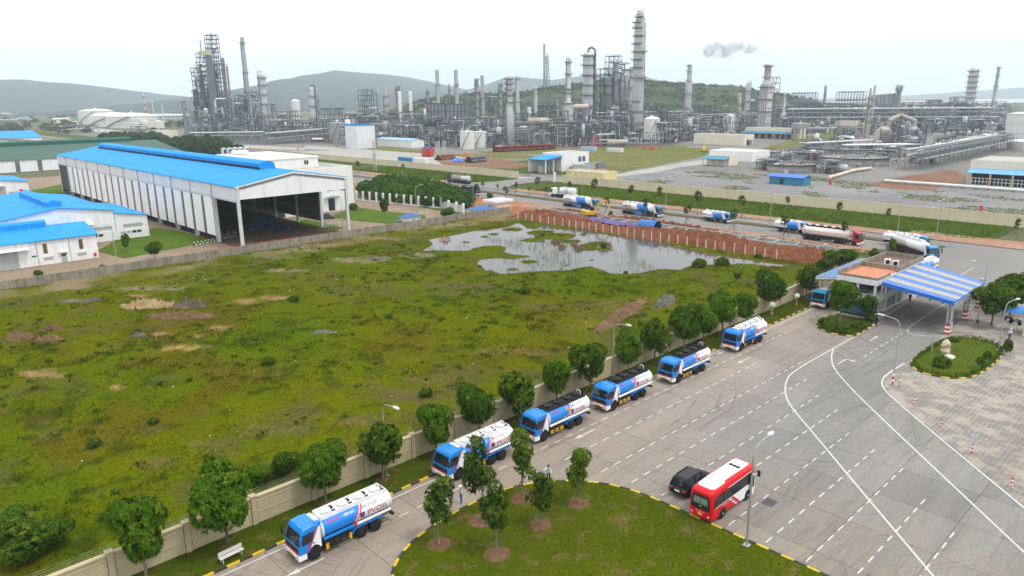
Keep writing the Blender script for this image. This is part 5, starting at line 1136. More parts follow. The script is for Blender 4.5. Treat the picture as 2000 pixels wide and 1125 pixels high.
# ---- smaller plant pieces
def drum(label,px,yb,l,r,z,mat,rz=None):
    X,Y=P(px,yb);t=thing('horizontal_drum',label,'drum',(X,Y,0),VW-math.pi/2 if rz is None else rz);q=MB();q.lathe([(.05,-l/2-r*.4),(r*.75,-l/2-r*.25),(r,-l/2),(r,l/2),(r*.75,l/2+r*.25),(.05,l/2+r*.4)],(0,0,z),14,0,'x');q.build('shell',mat,t);q=MB()
    for x in(-l*.3,l*.3):q.box(x-.5,-r*.7,0,x+.5,r*.7,z-r*.5)
    q.build('saddle',st_l,t)
drum('tan horizontal drum on a high deck right of the stout front column',1051,288,14,2.4,19,ves_m);drum('pinkish horizontal drum on a high deck left of the fat column',1134,276,11,2.,28,M('pink_drum',(.55,.42,.40),.5));drum('low brown horizontal drum beside the tallest column foot',1206,287,14,2.2,3.2,ves_m);drum('pale horizontal drum in the frame left of the white towers',722,262,14,2.6,17,col_m)
for i,(px,yb,r,h,l) in enumerate(((913,291,5.2,12.5,'left of the two small white tanks at the plant front'),(938,288,5.2,11.5,'right of the two small white tanks at the plant front'))):
    t=tank(l,*P(px,yb),r,h,dome=.1,group='two small white tanks');q=MB()
    for k in(-1,0,1):q.tube((k*1.2,-1,h),(k*1.2,-1,h+2.8-abs(k)),.18,n=5)
    q.build('vent_pipe',pipe_w,t)
tank('plain pale upright tank left of the tan column near the smoking stack',*AT(1424,690),5,ZT(*AT(1424,690),227),dome=.4,stair=False);tank('grey tank raised on legs beside the cream canopy building',*AT(1561,590),7,ZT(*AT(1561,590),241),tank_g,.1,False,legs=9)
for i,(px,yb) in enumerate(((1400,258),(1412,252))):
    pass
# hairpin furnace at right
X,Y=P(1755,280);t=thing('furnace','dark cylindrical furnace pair under an inverted V duct on the right','furnace',(X,Y,0),VW-math.pi/2);h=ZT(X,Y,225)
for k,x in enumerate((-12,9)):
    g=MB();g.lathe([(5.5,0),(5.5,h*.45),(2.5,h*.6),(1.5,h*.62)],(x,0,0),14);g.build('firebox',col_d if k else ves_m,t)
g=MB();g.path([(-9,0,h*.5),(-9,0,h*.8),(-1,0,h),(10,0,h*.78),(10,0,h*.5)],1.6,8);g.build('duct',ves_m,t);g=MB();g.beam((-1,-1,0),(-1,-1,h),.9)
for k in range(7):g.beam((-17,-6,h*.08*k),(16,-6,h*.08*k),.5)
for x in(-17,-8,2,9,16):g.beam((x,-6,0),(x,-6,h*.55),.6)
g.build('support_frame',st_b,t)
# round concrete basins
for i,(px,yb,rx,l) in enumerate(((1668,318,62,'largest round concrete basin with a walkway round its rim'),(1545,333,45,'round concrete basin nearest the grey gravel lot'),(1540,306,46,'round concrete basin behind the nearest one'),(1620,300,40,'round concrete basin farthest from the gravel lot'))):
    X,Y=P(px,yb);d=proj(X,Y,0)[2];r=rx*d/FPX;t=thing('settling_basin',l,'basin',(X,Y,0),0,'round settling basins');hh=3.2;q=MB();q.lathe([(r,0),(r,hh),(r*.97,hh),(r*.97,hh-.8),(.05,hh-.8)],n=40,cap=False);q.build('basin_wall',M('basin_concrete',(.36,.33,.30),.9,0,.2,.2,.5),t)
    q=MB();q.lathe([(r,hh),(r+1.2,hh),(r+1.2,hh+.25),(r,hh+.25)],n=40,cap=False)
    for k in range(40):
        a=k*math.pi/20;c=a+math.pi/20;q.beam((math.cos(a)*(r+1),math.sin(a)*(r+1),hh+1.3),(math.cos(c)*(r+1),math.sin(c)*(r+1),hh+1.3),.16);q.beam((math.cos(a)*(r+1),math.sin(a)*(r+1),hh),(math.cos(a)*(r+1),math.sin(a)*(r+1),hh+1.3),.16)
    q.build('rim_walkway',st_b,t);q=MB();q.box(-r,-.8,hh+.3,r,.8,hh+.6)
    for y in(-.8,.8):q.beam((-r,y,hh+1.6),(r,y,hh+1.6),.2)
    for k in range(9):q.beam((-r+2*r*k/8,-.8,hh+.5),(-r+2*r*k/8,-.8,hh+1.6),.16)
    q.build('bridge',st_l,t)
    rr=random.Random(i);q=MB()
    for k in range(14):
        a=rr.uniform(3.4,5.6);k0=r*rr.uniform(1.05,1.5);q.bx((math.cos(a)*k0,math.sin(a)*k0,.8),(rr.uniform(.5,2),rr.uniform(.5,2),1.6),rr.randrange(2))
    stuff(q.build('pump_set',[pipe_l,col_d],t))
q=MB();b_=P(1727,357);c_=P(2030,379);q.path([(*b_,.9),(*c_,.9)],.55,8);o=tag(q.build('ground_pipe',pipe_w),'long white pipe lying along the gravel lot at right','pipe')
for i in range(14):
    u=i/13;g=MB();x,y=b_[0]+(c_[0]-b_[0])*u,b_[1]+(c_[1]-b_[1])*u;g.box(x-.5,y-.5,0,x+.5,y+.5,.5);g.build('saddle',greyc,o)
q=MB();q.path([(*P(1617,351),.8),(*P(1668,336),.8),(*P(1700,332),.8)],.8,8);tag(q.build('ground_pipe',[M('stained_pipe',(.55,.48,.40),.6,0,.2,.3,dirt=(.3,.15,.08))]),'rust-stained pale pipe slanting from the round basin','pipe')
# ---- plant buildings
def block(label,p,w,d,h,mat,roofm=None,name='plant_building',cat='building',rz=0,par=.5,loc=None):
    x,y=loc or P(*p);t=thing(name,label,cat,(x,y,0),rz);q=MB();q.box(-w/2,-d/2,0,w/2,d/2,h);q.build('wall',mat,t);q=MB();q.box(-w/2+.3,-d/2+.3,h,w/2-.3,d/2-.3,h+.08);q.build('roof',roofm or greyl,t)
    if par:
        q=MB()
        for a in((-w/2,-d/2,w/2,-d/2+.25),(-w/2,d/2-.25,w/2,d/2),(-w/2,-d/2+.25,-w/2+.25,d/2-.25),(w/2-.25,-d/2+.25,w/2,d/2-.25)):q.box(a[0]-.01,a[1]-.01,h,a[2]+.01,a[3]+.01,h+par)
        q.build('parapet',mat,t)
    return t
def awning(t,x0,x1,y0,y1,z,mat,posts=4,drop=.5):
    q=MB();q.extr([(y0,z-drop),(y1,z),(y1,z+.15),(y0,z-drop+.15)],x0,x1,'x');q.build('canopy',mat,t);q=MB()
    for i in range(posts):
        x=x0+.3+(x1-x0-.6)*i/(posts-1);q.box(x-.2,y0+.2,0,x+.2,y0+.6,z-drop)
    q.build('canopy_post',cream,t);q=MB();q.box(x0,y1-.05,.2,x1,y1+.0,z-.8);q.build('opening',dark,t)
crc=M('plant_cream',(.68,.62,.50),.8,0,.06,.15,.3,(.45,.40,.32))
t=block('cream shed with blue canopy and slatted racks at the right edge',(1890,366),60,26,9.,crc,greyl,loc=(324.6+13,82.2-30));q=MB();q.extr([(-13-4.5,4.6),(-13,6.2),(-13,6.35),(-17.5,4.75)],-30,30,'y')
x0=-13.
t.rotation_euler=(0,0,0);[bpy.data.objects.remove(c) for c in list(t.children)]
q=MB();q.box(-13,-30,0,13,30,9.4);q.build('wall',crc,t);q=MB();q.box(-12.7,-29.7,9.4,12.7,29.7,9.5);q.build('roof',greyl,t);q=MB();q.extr([(-18,4.9),(-13,6.3),(-13,6.45),(-18,5.05)],-29,29.5,'y');q.build('canopy',M('pale_blue_sheet',(.16,.38,.62),.45),t);q=MB();q.box(-13.06,-29,.2,-13.0,29,5.6);q.build('opening',dark,t)
q=MB()
for i in range(9):q.box(-17.9,-29+i*7.2,0,-17.3,-28.4+i*7.2,5.)
q.build('canopy_post',cream,t);q=MB()
for i in range(46):
    y=-28.5+i*1.25
    q.box(-17,y,.3,-16.8,y+.16,3.0)
for z in(.3,1.7,3.):q.box(-17,-28.6,z,-16.8,28.6,z+.16)
q.build('rack_slats',wp,t)
t=block('cream block behind the inclined pipe rack at right',None,22,14,7,crc,loc=P(1918,290))
t=block('long cream building left of the blue canopies',None,14,42,7.2,crc,loc=P(1412,282));awning(t,-3,3,-23.5,-21,4,blueT,3)
t=block('cream building with three blue canopies on its front',None,16,46,8.2,crc,loc=P(1512,270))
for i,(y0,y1) in enumerate(((-21,-6),(-5,14),(15,23))):
    q=MB();q.extr([(-13,4.2+i*.2),(-8,5.6+i*.2),(-8,5.75+i*.2),(-13,4.35+i*.2)],y0,y1,'y');q.build('canopy',blueT,t);q=MB();q.box(-8.06,y0+.5,.3,-8,y1-.5,4.4);q.build('opening',dark,t);q=MB()
    for k in range(4):y=y0+.3+(y1-y0-.8)*k/3;q.box(-12.8,y,0,-12.3,y+.5,4.2);q.box(-12.8,y,0,-8,y+.25,4.2)
    q.build('bay_wall',crc,t)
block('low cream block beside the far racks',None,12,24,6,crc,loc=P(1655,246));t=block('cream shed with blue roof edge among the far racks',None,12,26,5,crc,loc=P(1712,247));block('small cream block right of the grey tank on legs',None,10,18,6,crc,loc=P(1600,246))
t=block('white pitched shed with pale roof beside the blue-canopied hut',None,20,26,5,white,M('pale_roof',(.50,.60,.72),.4),loc=P(1443,312));
t=block('small hut with blue canopy beside the white pitched shed',None,9,13,4.6,crc,loc=P(1410,322));q=MB();q.extr([(-8.5,3.4),(-4.5,4.5),(-4.5,4.65),(-8.5,3.55)],-7,7,'y');q.build('canopy',blueT,t);q=MB()
for y in(-6.5,-2,2,6.2):q.box(-8.2,y,0,-7.9,y+.3,3.4)
q.build('canopy_post',steel,t)
# substation with blue lean-to roof
t=block('white substation block with blue lean-to roof beside the refinery wall',None,20,13,8.2,white,loc=(272,246));q=MB();q.extr([(-22,6.2),(-10,7.4),(-10,7.6),(-22,6.4)],-7.,5.,'y');q.build('lean_to_roof',MATS['blue_roof_sheet'],t);q=MB()
for x in(-21.5,-16,-10.4):
    for y in(-6.5,4.5):q.box(x,y,0,x+.4,y+.4,6.3)
q.box(-21.5,4.4,0,-10.05,4.6,6.2);q.build('lean_to_post',white,t);q=MB()
for i in range(5):q.box(-20+i*2,-3,0,-18.6+i*2,0,3.)
q.build('transformer',col_m,t);q=MB()
for i in range(2):q.box(2+i*3,-6.56,4,4.2+i*3,-6.5,6.5)
q.build('window',glassb,t);q=MB();q.box(-8,-12,0,8,-9.5,2.6);q.box(-6,-12,2.6,-1,-9.5,3.3);q.build('switchgear',M('gear_grey',(.30,.33,.35),.6),t)
q=MB();q.box(6,-10.5,2.8,14,-7,3.);q.box(14,-9,0,20,-8,3)
q.build('gantry',st_l,t)
block('low pale yellow block just behind the refinery wall by the gate',None,9,20,4.8,M('plant_yellow',(.66,.55,.28),.8),loc=(232.5,196))
# blue hut on the gravel lot
t=thing('blue_hut','small bright blue sheet-metal hut on the gravel lot','hut',(282,134,0),0);q=MB();q.box(-3.5,-7,0,3.5,7,3.);q.build('wall',blueT,t);q=MB();q.extr([(-4.2,3.0),(0,3.9),(4.2,3.),(4.2,3.12),(0,4.05),(-4.2,3.12)],-7.6,7.6,'y');q.build('roof',MATS['canopy_blue'],t);q=MB();q.box(-3.56,1,0,-3.5,2.4,2.2);q.build('door',dark,t)
# silo building group
t=thing('silo_building','grey-white mill building with blue roof and corner silo tower','building',(*P(705,289),0));q=MB();q.box(-8,-8,0,8,8,17);q.build('wall',clad_g,t);q=MB();q.extr([(-8.4,17),(8.4,17),(8.4,17.4),(-8.4,18.2)],-8.4,8.4,'y');q.build('roof',roof_x,t);q=MB();q.box(-8.1,-8.1,10,-7.5,-2,10.3);q.build('ledge',steel,t)
column('white round-headed silo tower left of the mill building',682,233,11,yb=283,mat=tank_w,plats=(),pipe=False,bands=2,name='silo_tower',cat='silo');tank('grey concrete silo at the left of the mill building',*P(661,280),6.4,ZT(*P(661,280),240),tank_g,.1,True,'silo',cat='silo')
for i in range(3):tank(f'small grey hopper under the mill building, {ORD[i+1]} from the left',*P(690+i*8,286),2,9,col_m,.4,False,'hopper','mill hoppers',legs=3,cat='hopper')
gable('plant_shed','long low white shed with pale blue roof beside the mill building','building',*(lambda a:(a[0]-6,a[0]+6,a[1]-24,a[1]+22))(P(780,286)),5.4,6.6,M('pale_blue_roof',(.22,.42,.68),.45),white,'y')
# stored goods
def container(label,px,yb,cols,rz=math.pi/2,n=1,txt=None):
    x,y=P(px,yb);t=thing('shipping_container',label,'container',(x,y,0),rz,'shipping containers');q=MB();q.box(-6,-1.22,.05,6,1.22,2.6)
    for i in range(30):q.box(-5.9+i*.4,-1.26,.2,-5.7+i*.4,1.26,2.45)
    q.build('body',cols,t);q=MB()
    for x_ in(-6,6):
        for y_ in(-1.22,1.22):q.bx((x_,y_,1.33),(.2,.2,2.7))
    q.build('corner_post',cols,t)
cw=M('container_white',(.68,.68,.66),.5,0,.1,.5,.3);cb=M('container_blue',(.02,.20,.38),.5,0,.1,.5)
container('white shipping container lying along the refinery wall at left',822,318,cw);container('blue shipping container at the left end of the white one',793,316,cb);container('white shipping container on the grass in front of the tallest column',1201,297,cw);container('blue and white shipping container left of the white one on the grass',1150,294,M('container_pale_blue',(.35,.5,.62),.5));container('white container beside the red pipe pile',982,292,cw)
for i in range(2):
    x,y=P(831+i*10,306);t=thing('red_silo_bin',('left' if i==0 else 'right')+' red square bin with blue domed cap near the containers','bin',(x,y,0),0,'red bins');q=MB();q.box(-1.7,-1.7,1,1.7,1.7,5);q.extr([(-1.7,1),(1.7,1),(.5,0),(-.5,0)],-1.7,1.7,'y');q.build('bin_body',M('bin_red',(.5,.06,.03),.5),t);q=MB();q.lathe([(1.1,5),(1.1,5.7),(.6,6.4),(.02,6.6)],n=10);q.build('cap',M('cap_blue',(.05,.09,.35),.5),t)
x,y=P(862,305);t=thing('steel_portal','grey open steel portal frame beside the red bins','steel frame',(x,y,0),.7);q=MB()
for a in(-5,0,5):
    for b_ in(-2,2):q.beam((a,b_,0),(a,b_,9),.45)
for z in(4.5,9):
    for b_ in(-2,2):q.beam((-5,b_,z),(5,b_,z),.4)
q.build('frame',steel,t)
def pile(label,p0,p1,r,n,mat,layers=2,seed=0,name='pipe_pile'):
    a,b_=P(*p0),P(*p1);L=math.dist(a,b_);t=thing(name,label,'pipe pile',(*a,0),math.atan2(b_[1]-a[1],b_[0]-a[0]));rr=random.Random(seed)
    for k in range(n):
        g=MB();x=L*(k+.5)/n
        for l in range(layers):
            for j in range(3-l):
                y=(j-(2-l)/2)*r*2.1;xx=x+rr.uniform(-.4,.4);g.lathe([(r,-L/n*.47),(r,L/n*.47),(r*.85,L/n*.47),(r*.85,-L/n*.47)],(xx,y,r+l*r*1.8),9,0,'x',cap=False)
        g.build('pipe_bundle',mat,t)
pile('long pile of dark red pipes in front of the plant',(965,297),(1080,291),1.0,9,rp_d,2,1);pile('heap of rusty pipe sections in the storage yard',(855,313),(885,310),.8,4,rust,2,2);pile('grey pipe stack in the storage yard behind the wall',(915,318),(945,315),.9,4,pipe_d,2,3)
x,y=P(893,316);o=tag(MB().build('tarpaulin',blue),'crumpled blue tarpaulin in the storage yard','tarpaulin');rr=random.Random(2);V=[(-3+6*i/10+rr.uniform(-.1,.1),-2+4*j/6,1.6*math.sin(math.pi*i/10)*math.sin(math.pi*j/6)+rr.uniform(0,.35)) for i in range(11) for j in range(7)];q=MB();q.add(V,[(i*7+j,(i+1)*7+j,(i+1)*7+j+1,i*7+j+1) for i in range(10) for j in range(6)],0,False);o.data=q.mesh('tarpaulin',MATS['canopy_blue']);o.location=(x,y,.05);o.scale=(1.3,)*3
orange=M('machine_orange',(.65,.16,.03),.5)
def crawler(label,px,yb,col,s=1.,rz=0.):
    x,y=P(px,yb);t=thing('construction_machine',label,'machine',(x,y,0),rz);t.scale=(s,)*3;q=MB()
    for b_ in(-1,1):q.box(-1.8,b_*1.1-.35,0,1.8,b_*1.1+.35,.8)
    q.build('track',black,t);q=MB();q.box(-1.7,-1.2,.9,1.2,1.2,2.);q.box(-.2,-1.2,2.,1.1,-.2,3.);q.build('body',col,t);q=MB();q.beam((1,.3,1.6),(3.2,.3,3.6),.35);q.beam((3.2,.3,3.6),(4.4,.3,1.),.28);q.build('boom',col,t)
crawler('orange machine parked in the storage yard behind the wall',918,311,orange,1.1,2.);crawler('yellow machine parked at the plant road near the cream building',1375,297,M('machine_yellow',(.6,.42,.02),.5),1.2,.5)
for i,(px,yb,l) in enumerate(((1163,336,'small red fire cabinet right of the low yellow block'),(1622,361,'rusty red hydrant box beside the blue hut'),(1915,414,'red cabinet behind the cream wall at far right'),(660,287,'red hydrant cabinet near the mill building'))):
    x,y=P(px,yb);o=tag(MB().build('fire_cabinet',red),l,'cabinet');q=MB();q.box(-.5,-.4,.3,.5,.4,1.8);q.box(-.4,-.3,0,.4,.3,.3);q.box(-.55,-.45,1.8,.55,.45,1.9);o.data=q.mesh('fire_cabinet',red);o.location=(x,y,0)
x,y=P(1285,286)
def redpipes(label,px,yb,seed):
    x,y=P(px,yb);rr=random.Random(seed);q=MB()
    for k in range(16):
        a=(rr.uniform(-6,6),rr.uniform(-5,5),rr.uniform(.3,2.6));b_=(a[0]+rr.uniform(-5,5),a[1],a[2]) if k%2 else (a[0],a[1]+rr.uniform(-4,4),a[2]);q.tube(a,b_,.2,n=5);q.tube(a,(a[0],a[1],0),.16,n=5)
    tag(q.build('fire_manifold',M('fire_red',(.55,.05,.05),.5),None,(x,y,0)),label,'pipework')
redpipes('tangle of red firewater pipes right of the tallest column',1272,292,1);redpipes('tangle of red pipes left of the two small white tanks',893,283,2)
x,y=P(1163,292);q=MB();q.box(-.5,-.5,0,.5,.5,8);q.box(-1.8,-.5,8,.5,.5,9);tag(q.build('red_chute',M('fire_red',(.55,.05,.05),.5),None,(x,y,0)),'bright red vertical chute left of the tallest column','chute')
# ---- oil tanks and town on the left
_d0=proj(*P(260,249),0)[2]
for px,dd,w,yt,l in((191,175,62,217,'white oil tank at the back left of the tank farm'),(224,88,86,226,'white oil tank in the middle of the tank farm'),(260,0,90,227,'white oil tank at the right of the tank farm')):
    X,Y=AT(px,_d0+dd);d=_d0+dd;tank(l,X,Y,w*d/FPX/2,ZT(X,Y,yt),dome=.16)
for px,w,l in((284,18,'small white tank left of the other before the oil tanks'),(311,19,'small white tank at the right before the oil tanks')):
    X,Y=P(px,251);d=proj(X,Y,0)[2];tank(l,X,Y,w*d/FPX/2,ZT(X,Y,237),dome=.2,stair=False)
tw_=[('pale long shed under the left hill',(0,226),90,30,10,(.5,.55,.55)),('yellow two-storey house at far left',(50,240),24,18,12,(.6,.5,.22)),('white cottage row left of the oil tanks',(122,240),30,16,10,(.7,.68,.6)),('white annexe right of the cottage row',(146,243),16,14,6,(.68,.66,.6)),('white hall on the left hillside',(92,207),70,30,14,(.75,.75,.72)),('white hillside house left of the hall',(12,206),40,30,16,(.75,.75,.72)),('bright hillside sheds above the oil tanks',(155,203),120,40,10,(.8,.8,.78)),('blue-roofed far sheds behind the oil tanks',(140,213),120,40,12,(.35,.5,.62)),('long blue factory roofs at the hill foot',(190,211),200,40,12,(.42,.55,.66)),('far factory with blue roof right of the mast',(345,213),130,40,13,(.2,.38,.62)),('cream ornate hall near the red-white mast',(303,216),60,40,16,(.7,.62,.5)),('low grey sheds right of the oil tanks',(330,232),90,40,11,(.4,.43,.47)),('tan shed behind the oil tanks',(240,216),40,30,14,(.55,.45,.32)),('long tan wall right of the oil tanks',(310,225),80,20,6,(.5,.46,.36)),('far pale sheds left of the flat fields',(200,222),50,30,9,(.55,.5,.42)),('far pale sheds beyond the yellow fields',(275,219),60,30,9,(.55,.55,.52))]
for i,(l,p,w,d_,h,c) in enumerate(tw_):
    x,y=P(*p);t=thing('distant_building',l,'building',(x,y,0),VW-math.pi/2+(i%3-1)*.25,'distant buildings');q=MB();q.box(-w/2,-d_/2,0,w/2,d_/2,h*.75);q.build('wall',M('far_wall%d'%i,[min(.75,k*1.02) for k in c],.8),t);q=MB();q.extr([(-d_/2-1,h*.75),(0,h),(d_/2+1,h*.75),(d_/2+1,h*.75-.4),(0,h-.4),(-d_/2-1,h*.75-.4)],-w/2-1,w/2+1,'x');q.build('roof',M('far_roof%d'%(i%4),((.45,.5,.55),(.12,.25,.42),(.5,.46,.42),(.6,.6,.6))[i%4],.6),t);q=MB();n=max(2,int(w/9))
    for k in range(n):q.box(-w/2+w*(k+.3)/n,-d_/2-.15,h*.25,-w/2+w*(k+.7)/n,-d_/2-.02,h*.5)
    q.build('window',glassd,t)
t=block('low building with blue awning and posts at the foot of the oil tanks',None,16,44,6,crc,loc=P(318,266));q=MB();q.extr([(-13,3.8),(-8,5),(-8,5.2),(-13,4)],-22,22,'y');q.build('canopy',blueT,t);q=MB()
for k in range(7):q.box(-12.7,-21.5+k*7,0,-12.2,-21+k*7,3.9)
q.build('canopy_post',steel,t)
for px,yt,dp,l in((287,180,1500,'red and white lattice mast behind the oil tanks'),(302,194,1500,'thin mast right of the red and white one'),(321,203,1350,'thin floodlight mast right of the oil tanks')):
    X,Y=AT(px,dp);h=ZT(X,Y,yt);t=thing('mast',l,'mast',(X,Y,0));q=MB();s=2.6 if px==287 else .8
    for k in range(8):
        z0,z1=h*k/8,h*(k+1)/8;m_=k%2 if px==287 else 1
        for a,b_ in((-s,-s),(s,-s),(0,s)):q.beam((a*(1-k/10),b_*(1-k/10),z0),(a*(1-(k+1)/10),b_*(1-(k+1)/10),z1),.7,m_)
        q.beam((-s*(1-k/10),-s*(1-k/10),z0),(s*(1-(k+1)/10),-s*(1-(k+1)/10),z1),.5,m_)
    q.build('lattice',[red,steel_w],t);q=MB();q.box(-2,-2,h-1,2,2,h+.6);q.build('head',steel,t)
# smoke from the broad stack
sv,t_,b_=_nt('smoke');t_.nodes.remove(b_);pv=t_.nodes.new('ShaderNodeVolumePrincipled');pv.inputs['Color'].default_value=(.50,.48,.52,1)
tc=t_.nodes.new('ShaderNodeTexCoord');n_=_noise(t_,tc.outputs['Object'],.085,5,.62,.6);ln=_node(t_,'ShaderNodeVectorMath',operation='LENGTH')
r1=_ramp(t_,n_,[(.44,0.),(.66,1.)]);mm=_node(t_,'ShaderNodeMath',operation='MULTIPLY');mm.inputs[1].default_value=.2;t_.links.new(r1,mm.inputs[0]);t_.links.new(mm.outputs[0],pv.inputs['Density']);t_.links.new(pv.outputs[0],t_.nodes['Material Output'].inputs['Volume'])
q=MB();hs=ZT(SX,SY,125);side=Vector((-math.sin(VW),math.cos(VW),0));pts=[];mp=SD/FPX
for dx,dy,r_ in((0,0,2),(3,10,2.5),(8,19,4),(22,24,7),(40,28,10),(60,30,12),(80,24,14),(100,26,15),(118,24,12),(128,26,5)):pts.append((side*(dx*mp)+Vector((0,0,dy*mp)),r_*mp))
V=[];n=12;up=Vector((0,0,1));fw=Vector((math.cos(VW),math.sin(VW),0))
for k,(p,r_) in enumerate(pts):
    ax_=up if k<2 else fw
    for i in range(n):
        a=2*math.pi*i/n
        V.append(tuple(p+(side*math.cos(a)+fw*math.sin(a))*r_ if k<3 else p+(up*math.cos(a)*-1+fw*math.sin(a))*r_))
q.add(V,[(k*n+i,k*n+(i+1)%n,(k+1)*n+(i+1)%n,(k+1)*n+i) for k in range(len(pts)-1) for i in range(n)]);q.add(V,[tuple(range(n)),tuple(range((len(pts)-1)*n,len(pts)*n))])
o=stuff(q.build('smoke',sv,None,(SX,SY,hs+.5)));
# ================================================================ VEHICLES
pb=M('truck_blue',(.008,.20,.62),.28,0,.06,1.2);pwh=M('truck_white',(.76,.76,.77),.3,0,.05,1.,.18,(.45,.44,.42));pred=M('truck_red',(.52,.02,.06),.35,0,.05,1.);pbk=M('chassis_black',(.022,.022,.024),.6,0,.3,2.,dirt=(.06,.055,.05))
ptl=M('truck_teal',(.015,.22,.42),.3,0,.06,1.2);gla=M('windscreen',(.012,.018,.02),.06,0,.3,1.5,spec=.7);rubber=M('tyre_rubber',(.018,.018,.018),.85,0,.3,3.);rimm=M('wheel_rim',(.035,.035,.037),.5,.3,.2,2.);rims=M('steel_rim',(.45,.45,.45),.4,.6,.2,2.);chrome=M('chrome',(.6,.6,.6),.15,.9,.05,1.)
lampm=M('headlamp_glass',(.55,.57,.58),.12,.2,.1,4.);yel=M('guard_yellow',(.72,.40,.02),.5,0,.1,1.);plate=M('number_plate',(.70,.50,.04),.5,0,.05,1.);tail=M('tail_lamp',(.45,.02,.02),.25,0,.1,1.);txt_r=M('letter_red',(.55,.02,.06),.4,0,.05,1.);txt_b=M('letter_navy',(.03,.05,.22),.4,0,.05,1.);txt_w=M('letter_white',(.76,.76,.76),.4,0,.05,1.)
silver=M('tank_silver',(.58,.58,.57),.32,.4,.1,.6,.3);lwhite=M('tank_cream',(.72,.70,.64),.35,0,.08,.6,.3,(.42,.38,.32));dgreen=M('lorry_green',(.02,.06,.055),.45,0,.2,1.);dgrey=M('lorry_cover',(.05,.055,.06),.7,0,.2,1.);tanm=M('tank_tan',(.34,.30,.24),.5,.2,.2,.6,.4)
TXT={}
def textmesh(s):
    if s in TXT:return TXT[s]
    cu=bpy.data.curves.new('lettering','FONT');cu.body=s;cu.size=1;cu.resolution_u=3;o=bpy.data.objects.new('lettering',cu);COL.objects.link(o);dg=bpy.context.evaluated_depsgraph_get();me=bpy.data.meshes.new_from_object(o.evaluated_get(dg))
    V=[tuple(v.co[:2]) for v in me.vertices];F=[tuple(p.vertices) for p in me.polygons];bpy.data.objects.remove(o);bpy.data.curves.remove(cu);bpy.data.meshes.remove(me);w=max(v[0] for v in V);TXT[s]=(V,F,w);return TXT[s]
def lettering(s,fn,h,w,mat,parent,name='lettering',bold=0):
    """fn(u,v) maps text coordinates in metres (0..w, 0..h) to a point on the surface"""
    V,F,tw=textmesh(s);q=MB();q.add([fn(a/tw*w,b_/.72*h) for a,b_ in V],F,0);o=q.build(name,mat,parent,fix=False);return o
def wheelset(t,pos,r=.52,wf=.30,rim=None):
    for x,y,w in pos:
        q=MB();q.lathe([(r*.58,-w/2),(r*.93,-w/2),(r,-w/2+.06),(r,w/2-.06),(r*.93,w/2),(r*.58,w/2)],(0,0,0),18,0,'y');q.lathe([(r*.6,-w/2+.08),(.02,-w/2+.08)],(0,0,0),12,0,'y',cap=False)
        k=('wheel',r,w)
        o=link('wheel',MEC.setdefault(k,None) or MEC.__setitem__(k,q.mesh('wheel',rubber)) or MEC[k],t,(x,y,r))
        k=('rim',r,w,y>0,rim)
        if k not in MEC:
            g=MB();s=1 if y>0 else -1;g.lathe([(r*.6,s*(w/2+.005)),(r*.52,s*(w/2-.03)),(r*.42,s*(w/2-.10)),(r*.2,s*(w/2-.08)),(r*.18,s*(w/2+.03)),(.02,s*(w/2+.03))],(0,0,0),14,0,'y',cap=False)
            for i in range(8):a=i*math.pi/4;g.bx((math.cos(a)*r*.3,s*(w/2-.07),math.sin(a)*r*.3),(.05,.04,.05))
            MEC[k]=g.mesh('rim',rim or rimm)
        link('rim',MEC[k],o)
MEC={}
def ysec(z):return 1.17*(1-.085*min(1,max(0,(z-1.6)/1.2)))
def cabside(pts,off=.006,s=-1):return [(x,s*(ysec(z)+off),z) for x,z in pts]
